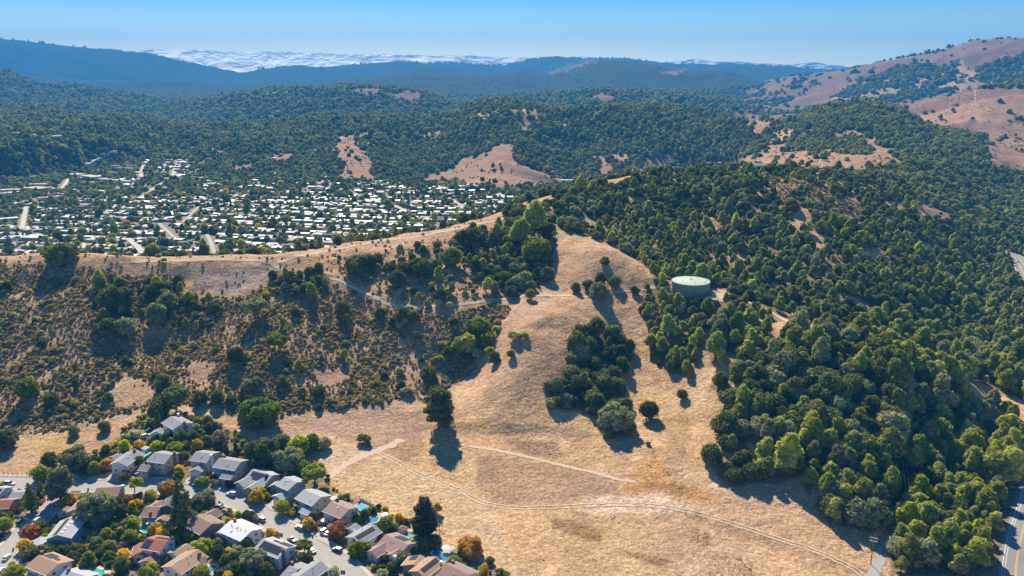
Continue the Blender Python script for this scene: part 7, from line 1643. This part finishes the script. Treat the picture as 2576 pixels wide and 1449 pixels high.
for i in big_:
    j = int(np.argmin(np.hypot(hp[:, 0] - X_[i], hp[:, 1] - Y_[i]))); dx, dy = X_[i] - hp[j, 0], Y_[i] - hp[j, 1]
    sd_ = ('behind' if dy > 0 else 'in front of') if abs(dy) > abs(dx) else ('left of' if dx < 0 else 'right of')
    c_ = CN[GK[pk[i]]]; sz_ = 'big' if s_[i] > 1.98 else ('middling' if s_[i] > 1.85 else 'small')
    qd = math.hypot(dx, dy); dw = 'close ' if qd < 9 else ('' if qd < 14 else 'well ')
    s2 = ('left' if dx < 0 else 'right') if abs(dy) > abs(dx) else ('back' if dy > 0 else 'front')
    base_ = '%s%s %s shrub %s%s the %s' ; lab_ = None
    for s0 in ('', 'low ', 'squat ', 'loose ', 'spreading ', 'dense '):
        l_ = base_ % (s0, sz_, c_, dw, sd_, SHORT[j])
        if l_ not in _used and len(l_.split()) <= 16: lab_ = l_; break
        l_ = l_ + ', %s side' % s2
        if l_ not in _used and len(l_.split()) <= 16: lab_ = l_; break
    lab_ = lab_ or base_ % ('', sz_, c_, dw, sd_, SHORT[j]); _used[lab_] = 1
    o = thing('garden_shrub', lab_, 'shrub', (X_[i], Y_[i], Z_[i] - .05), float(g.uniform(0, 6)), group='garden shrubs %s the %s' % (sd_, SHORT[j]))
    o.scale = (s_[i], s_[i], s_[i] * g.uniform(.8, 1.4)); link('foliage', crown_mesh('shrub', int(g.integers(0, 4)), GK[pk[i]]), o)
rest = np.array([i for i in range(n) if i not in big_])
instancer('garden_planting', np.stack([X_, Y_, Z_ - .05], -1)[rest], np.stack([s_, s_, s_ * g.uniform(.7, 1.3, n)], -1)[rest], g.uniform(0, 6.28, len(rest)), pk[rest], [crown_mesh('shrub', i % 4, m_) for i, m_ in enumerate(GK)], kind='stuff', label='low planting between the gardens', cat='planting')
# ---------------------------------------------------------------- the green water tank
tankm, nt, b = mat('tank_green_paint', .6, .3); b.inputs['Base Color'].default_value = (.17, .225, .165, 1)
tankr = simple('tank_roof_paint', (.40, .47, .38), .55, .35, .10, .35)
c_ = TANK_C; tz = float(gz(c_.x, c_.y)); TH_ = TANK_H
tr_ = 46 / FD * math.sqrt(c_.x**2 + c_.y**2 + (CAM_Z - tz - TH_)**2); t = thing('water_tank', 'big round dark green steel water tank on the spur', 'tank', (c_.x, c_.y, tz))
mb = MB(); mb.tube((0,0,-4), (0,0,TH_), tr_, tr_, 72); link('wall', mb.mesh('wall', [tankm]), t)
mb = MB(); mb.tube((0,0,TH_+.02), (0,0,TH_+.9), tr_ + .12, .8, 72); mb.tube((0,0,TH_-.25), (0,0,TH_+.03), tr_ + .15, tr_ + .15, 72); rf = link('roof', mb.mesh('roof', [tankr]), t)
mb = MB(); mb.tube((0,0,TH_+.7), (0,0,TH_+1.6), .55, .55, 12); link('vent', mb.mesh('vent', [tankr]), rf)
for a_ in range(9):
    mb = MB(); an = a_ * .7; rr = tr_ * (.55 if a_ % 2 else .85); mb.box((math.cos(an) * rr, math.sin(an) * rr, TH_ + .9 * (1 - rr / tr_) + .15), (.5, .5, .3)); link('hatch', mb.mesh('hatch', [tankm]), rf)
mb = MB()
for i in range(72):
    a0 = 2 * math.pi * i / 72; a1 = a0 + 2 * math.pi / 72
    for z in (TH_+.55, TH_+1.05): mb.tube((tr_ * math.cos(a0), tr_ * math.sin(a0), z), (tr_ * math.cos(a1), tr_ * math.sin(a1), z), .03, .03, 4, cap=False)
    if i % 3 == 0: mb.tube((tr_ * math.cos(a0), tr_ * math.sin(a0), TH_), (tr_ * math.cos(a0), tr_ * math.sin(a0), TH_+1.05), .03, .03, 4, cap=False)
link('railing', mb.mesh('railing', [tankm]), t)
p = at(1792, 762); t = thing('pump_house', 'low brown flat-roofed pump house beside the green tank', 'shed', (p.x, p.y, p.z), R(-18))
mb = MB(); mb.box((0, 0, .9), (8, 4.5, 3.2)); link('wall', mb.mesh('wall', [WM['dgrey']]), t)
mb = MB(); mb.box((0, 0, 2.65), (8.8, 5.3, .25)); link('roof', mb.mesh('roof', [RM['mauve']]), t)
mb = MB(); mb.box((-1.5, -2.29, 1.0), (1.0, .08, 2.0)); link('door', mb.mesh('door', [WM['grey']]), t)
patch('pavement', 0, [(1788,744),(1802,738),(1832,744),(1845,752),(1828,760),(1805,761)], .2, dirt)
# ---------------------------------------------------------------- power line
woodm = simple('creosoted_pole_wood', (.16,.11,.08), .95, .1, .2, 2); wirem = simple('aluminium_wire', (.40,.40,.40), .5, .4, .02)
PL = [((2199,1352), 12.5, 'double-armed wooden power pole by the paved lane end'), ((2284,1240), 13.0, 'wooden power pole standing in the dark clearing'), ((2273,1062), 13.0, 'power pole in the shade halfway up the clearing'), ((2443,940), 13.0, 'twin-armed power pole in the woods near the frame edge'), ((2372,835), 13.0, 'farther power pole in the woods'), ((2150,1425), 11.0, 'short pole at the end of the dirt track')]
tops = []
for (x, y), hh, lab in PL[:5]:
    p = at(x, y, up=hh); tops.append(Vector((p.x, p.y, p.z + hh)))
    t = thing('power_pole', lab, 'power pole', p, R(-52) if len(tops) != 1 else R(-30))
    mb = MB(); mb.tube((0,0,-1), (0,0,hh), .19, .13, 8); link('pole', mb.mesh('pole', [woodm]), t)
    for j, z in enumerate((hh - .25, hh - 1.7) if len(tops) in (1, 4) else (hh - .25,)):
        mb = MB(); mb.box((0, .18, z), (3.0, .13, .16)); mb.box((0, -.18, z), (3.0, .13, .16)); ca_ = link('crossarm', mb.mesh('crossarm', [wirem if len(tops) == 1 else woodm]), t)
        for x_ in (-1.35, -.5, .5, 1.35): link('insulator', std('insulator', lambda mb: mb.tube((0,0,0),(0,0,.35),.07,.05,6), [trim]), ca_, (x_, 0, z + .08))
def wires(a, b_, lab, offs, sag=2.2):
    d = (b_ - a); s_ = Vector((d.y, -d.x, 0)).normalized(); t = thing('power_line', lab, 'cable', a)
    for o in offs:
        mb = MB(); P = []
        for i in range(13):
            u = i / 12; p_ = d * u + s_ * o; p_.z += .3 - sag * 4 * u * (1 - u); P.append(p_)
        for p0, p1 in zip(P[:-1], P[1:]): mb.tube(p0, p1, .013, .013, 4, cap=False)
        link('wire', mb.mesh('wire', [wirem]), t)
wires(tops[0], tops[1], 'sagging wires from the lane-end pole into the clearing', (-.8, 0, .8), 1.5)
wires(tops[1], tops[2], 'wires running up the dark clearing', (-.8, .8))
wires(tops[3], tops[4], 'wires crossing the woods near the frame edge', (-1.3, -.5, .5, 1.3))
e = at(2150, 1425); wires(Vector((e.x, e.y, e.z + .6)), tops[0], 'guy wires slanting down to the dirt track', (-1.6, -.6, .4, 1.4), .3)
t = thing('utility_pole', 'thin pole beside the tank road above the bare spur', 'pole', at(1838, 745)); mb = MB(); mb.tube((0,0,-.5),(0,0,9),.16,.11,7); link('pole', mb.mesh('pole', [woodm]), t); mb = MB(); mb.box((0,0,8.6),(2.0,.12,.14)); link('crossarm', mb.mesh('crossarm', [woodm]), t)
# ---------------------------------------------------------------- fog rolling over the far crest (stands beyond the haze box)
cm, nt, b = mat('cloud_white', 1.0, 0); b.inputs['Base Color'].default_value = (.93, .94, .96, 1)
b.inputs['Base Color'].default_value = (.68, .68, .69, 1)
tr = N(nt, 'ShaderNodeBsdfTranslucent'); tr.inputs['Color'].default_value = (.88, .88, .88, 1); mx = N(nt, 'ShaderNodeAddShader')
nt.links.new(b.outputs[0], mx.inputs[0]); nt.links.new(tr.outputs[0], mx.inputs[1]); nt.links.new(mx.outputs[0], nt.nodes['Material Output'].inputs['Surface'])
CT = [(330,129),(370,126),(420,126),(470,126),(520,127),(560,131),(600,130),(650,130),(700,131),(725,130),(780,134),(860,137),(940,138),(1000,139),(1060,140),(1100,143),(1140,140),(1180,142),(1240,146),(1288,147),(1340,147),(1375,152)]
CT2 = [(1380,151),(1420,147),(1460,150),(1480,154),(1560,152),(1600,150),(1660,154),(1700,152),(1740,146),(1760,147),(1800,154),(1850,151),(1900,157),(1960,160),(2000,158),(2040,153),(2080,160),(2130,166),(2180,172)]
def bank(name, tops_, lab, x_pad, deep, amp):
    """the billowing front of the fog that stands behind the crest"""
    xs = [p[0] for p in tops_]; ys = [p[1] for p in tops_]
    nx, ny = 620, 70; pxs = np.linspace(xs[0] - x_pad, xs[-1] + x_pad, nx); top = np.interp(pxs, xs, ys)
    end = np.minimum(np.clip((pxs - (xs[0] - x_pad)) / (x_pad + 25), 0, 1), np.clip(((xs[-1] + x_pad) - pxs) / (x_pad + 25), 0, 1)); end = end * end * (3 - 2 * end)
    YY = np.linspace(13150, 13150 + deep, ny); V = np.zeros((nx, ny, 3))
    for j, y in enumerate(YY):
        u = j / (ny - 1)
        rise = u**.75
        a = np.array([az_s(px, 200)[0] for px in pxs]) if j == 0 else a
        s_ = np.array([az_s(px, t)[1] for px, t in zip(pxs, top)]) if j == 0 else s_
        ym = YY[-1]; zt = CAM_Z + s_ * ym / np.cos(a)
        x = y * np.tan(a)
        lump = fbm(x, np.full(nx, y * 1.0), 520, 4, 91, .5); rid = fbm(x, np.full(nx, y * 1.0), 330, 3, 97, .5, ridged=True)
        z = 330 + (zt + 4 - 330) * rise + (lump * 1.0 + rid * .35) * amp * (.2 + .8 * u)
        V[:, j, 0] = x; V[:, j, 1] = y + 60 * fbm(x, z * 2, 420, 4, 95, .6); V[:, j, 2] = z * end + (1 - end) * 250
    i, j = np.meshgrid(np.arange(nx - 1), np.arange(ny - 1), indexing='ij'); F = np.stack([i * ny + j, (i + 1) * ny + j, (i + 1) * ny + j + 1, i * ny + j + 1], -1).reshape(-1, 4)
    return tag(link(name, mesh_np(name, V.reshape(-1, 3), F, [cm], smooth=True)), lab, 'cloud', kind='stuff')
bank('fog_bank', CT, 'white fog bank spilling over the far crest', 30, 90, 24)
bank('cloud_bank', [(a_, b_ + 4) for a_, b_ in CT2], 'thin line of white cloud behind the right part of the crest', 60, 80, 16)
# ---------------------------------------------------------------- the air
zmin = float(TZ.min()) - 1.5; zmax = max(float(TZ.max()) + 45, 400)
hz = MB(); hz.box((0, 6400, (zmin + zmax) / 2), (26000, 13300, zmax - zmin))
hm_ = bpy.data.materials.new('haze_air'); hm_.use_nodes = True; hn = hm_.node_tree; hn.nodes.clear()
ho = hn.nodes.new('ShaderNodeOutputMaterial'); hv = hn.nodes.new('ShaderNodeVolumePrincipled')
hv.inputs['Color'].default_value = HAZE_COL; hv.inputs['Density'].default_value = HAZE_D; hv.inputs['Anisotropy'].default_value = .0
hn.links.new(hv.outputs[0], ho.inputs['Volume'])
tag(link('haze', hz.mesh('haze', [hm_])), kind='stuff')
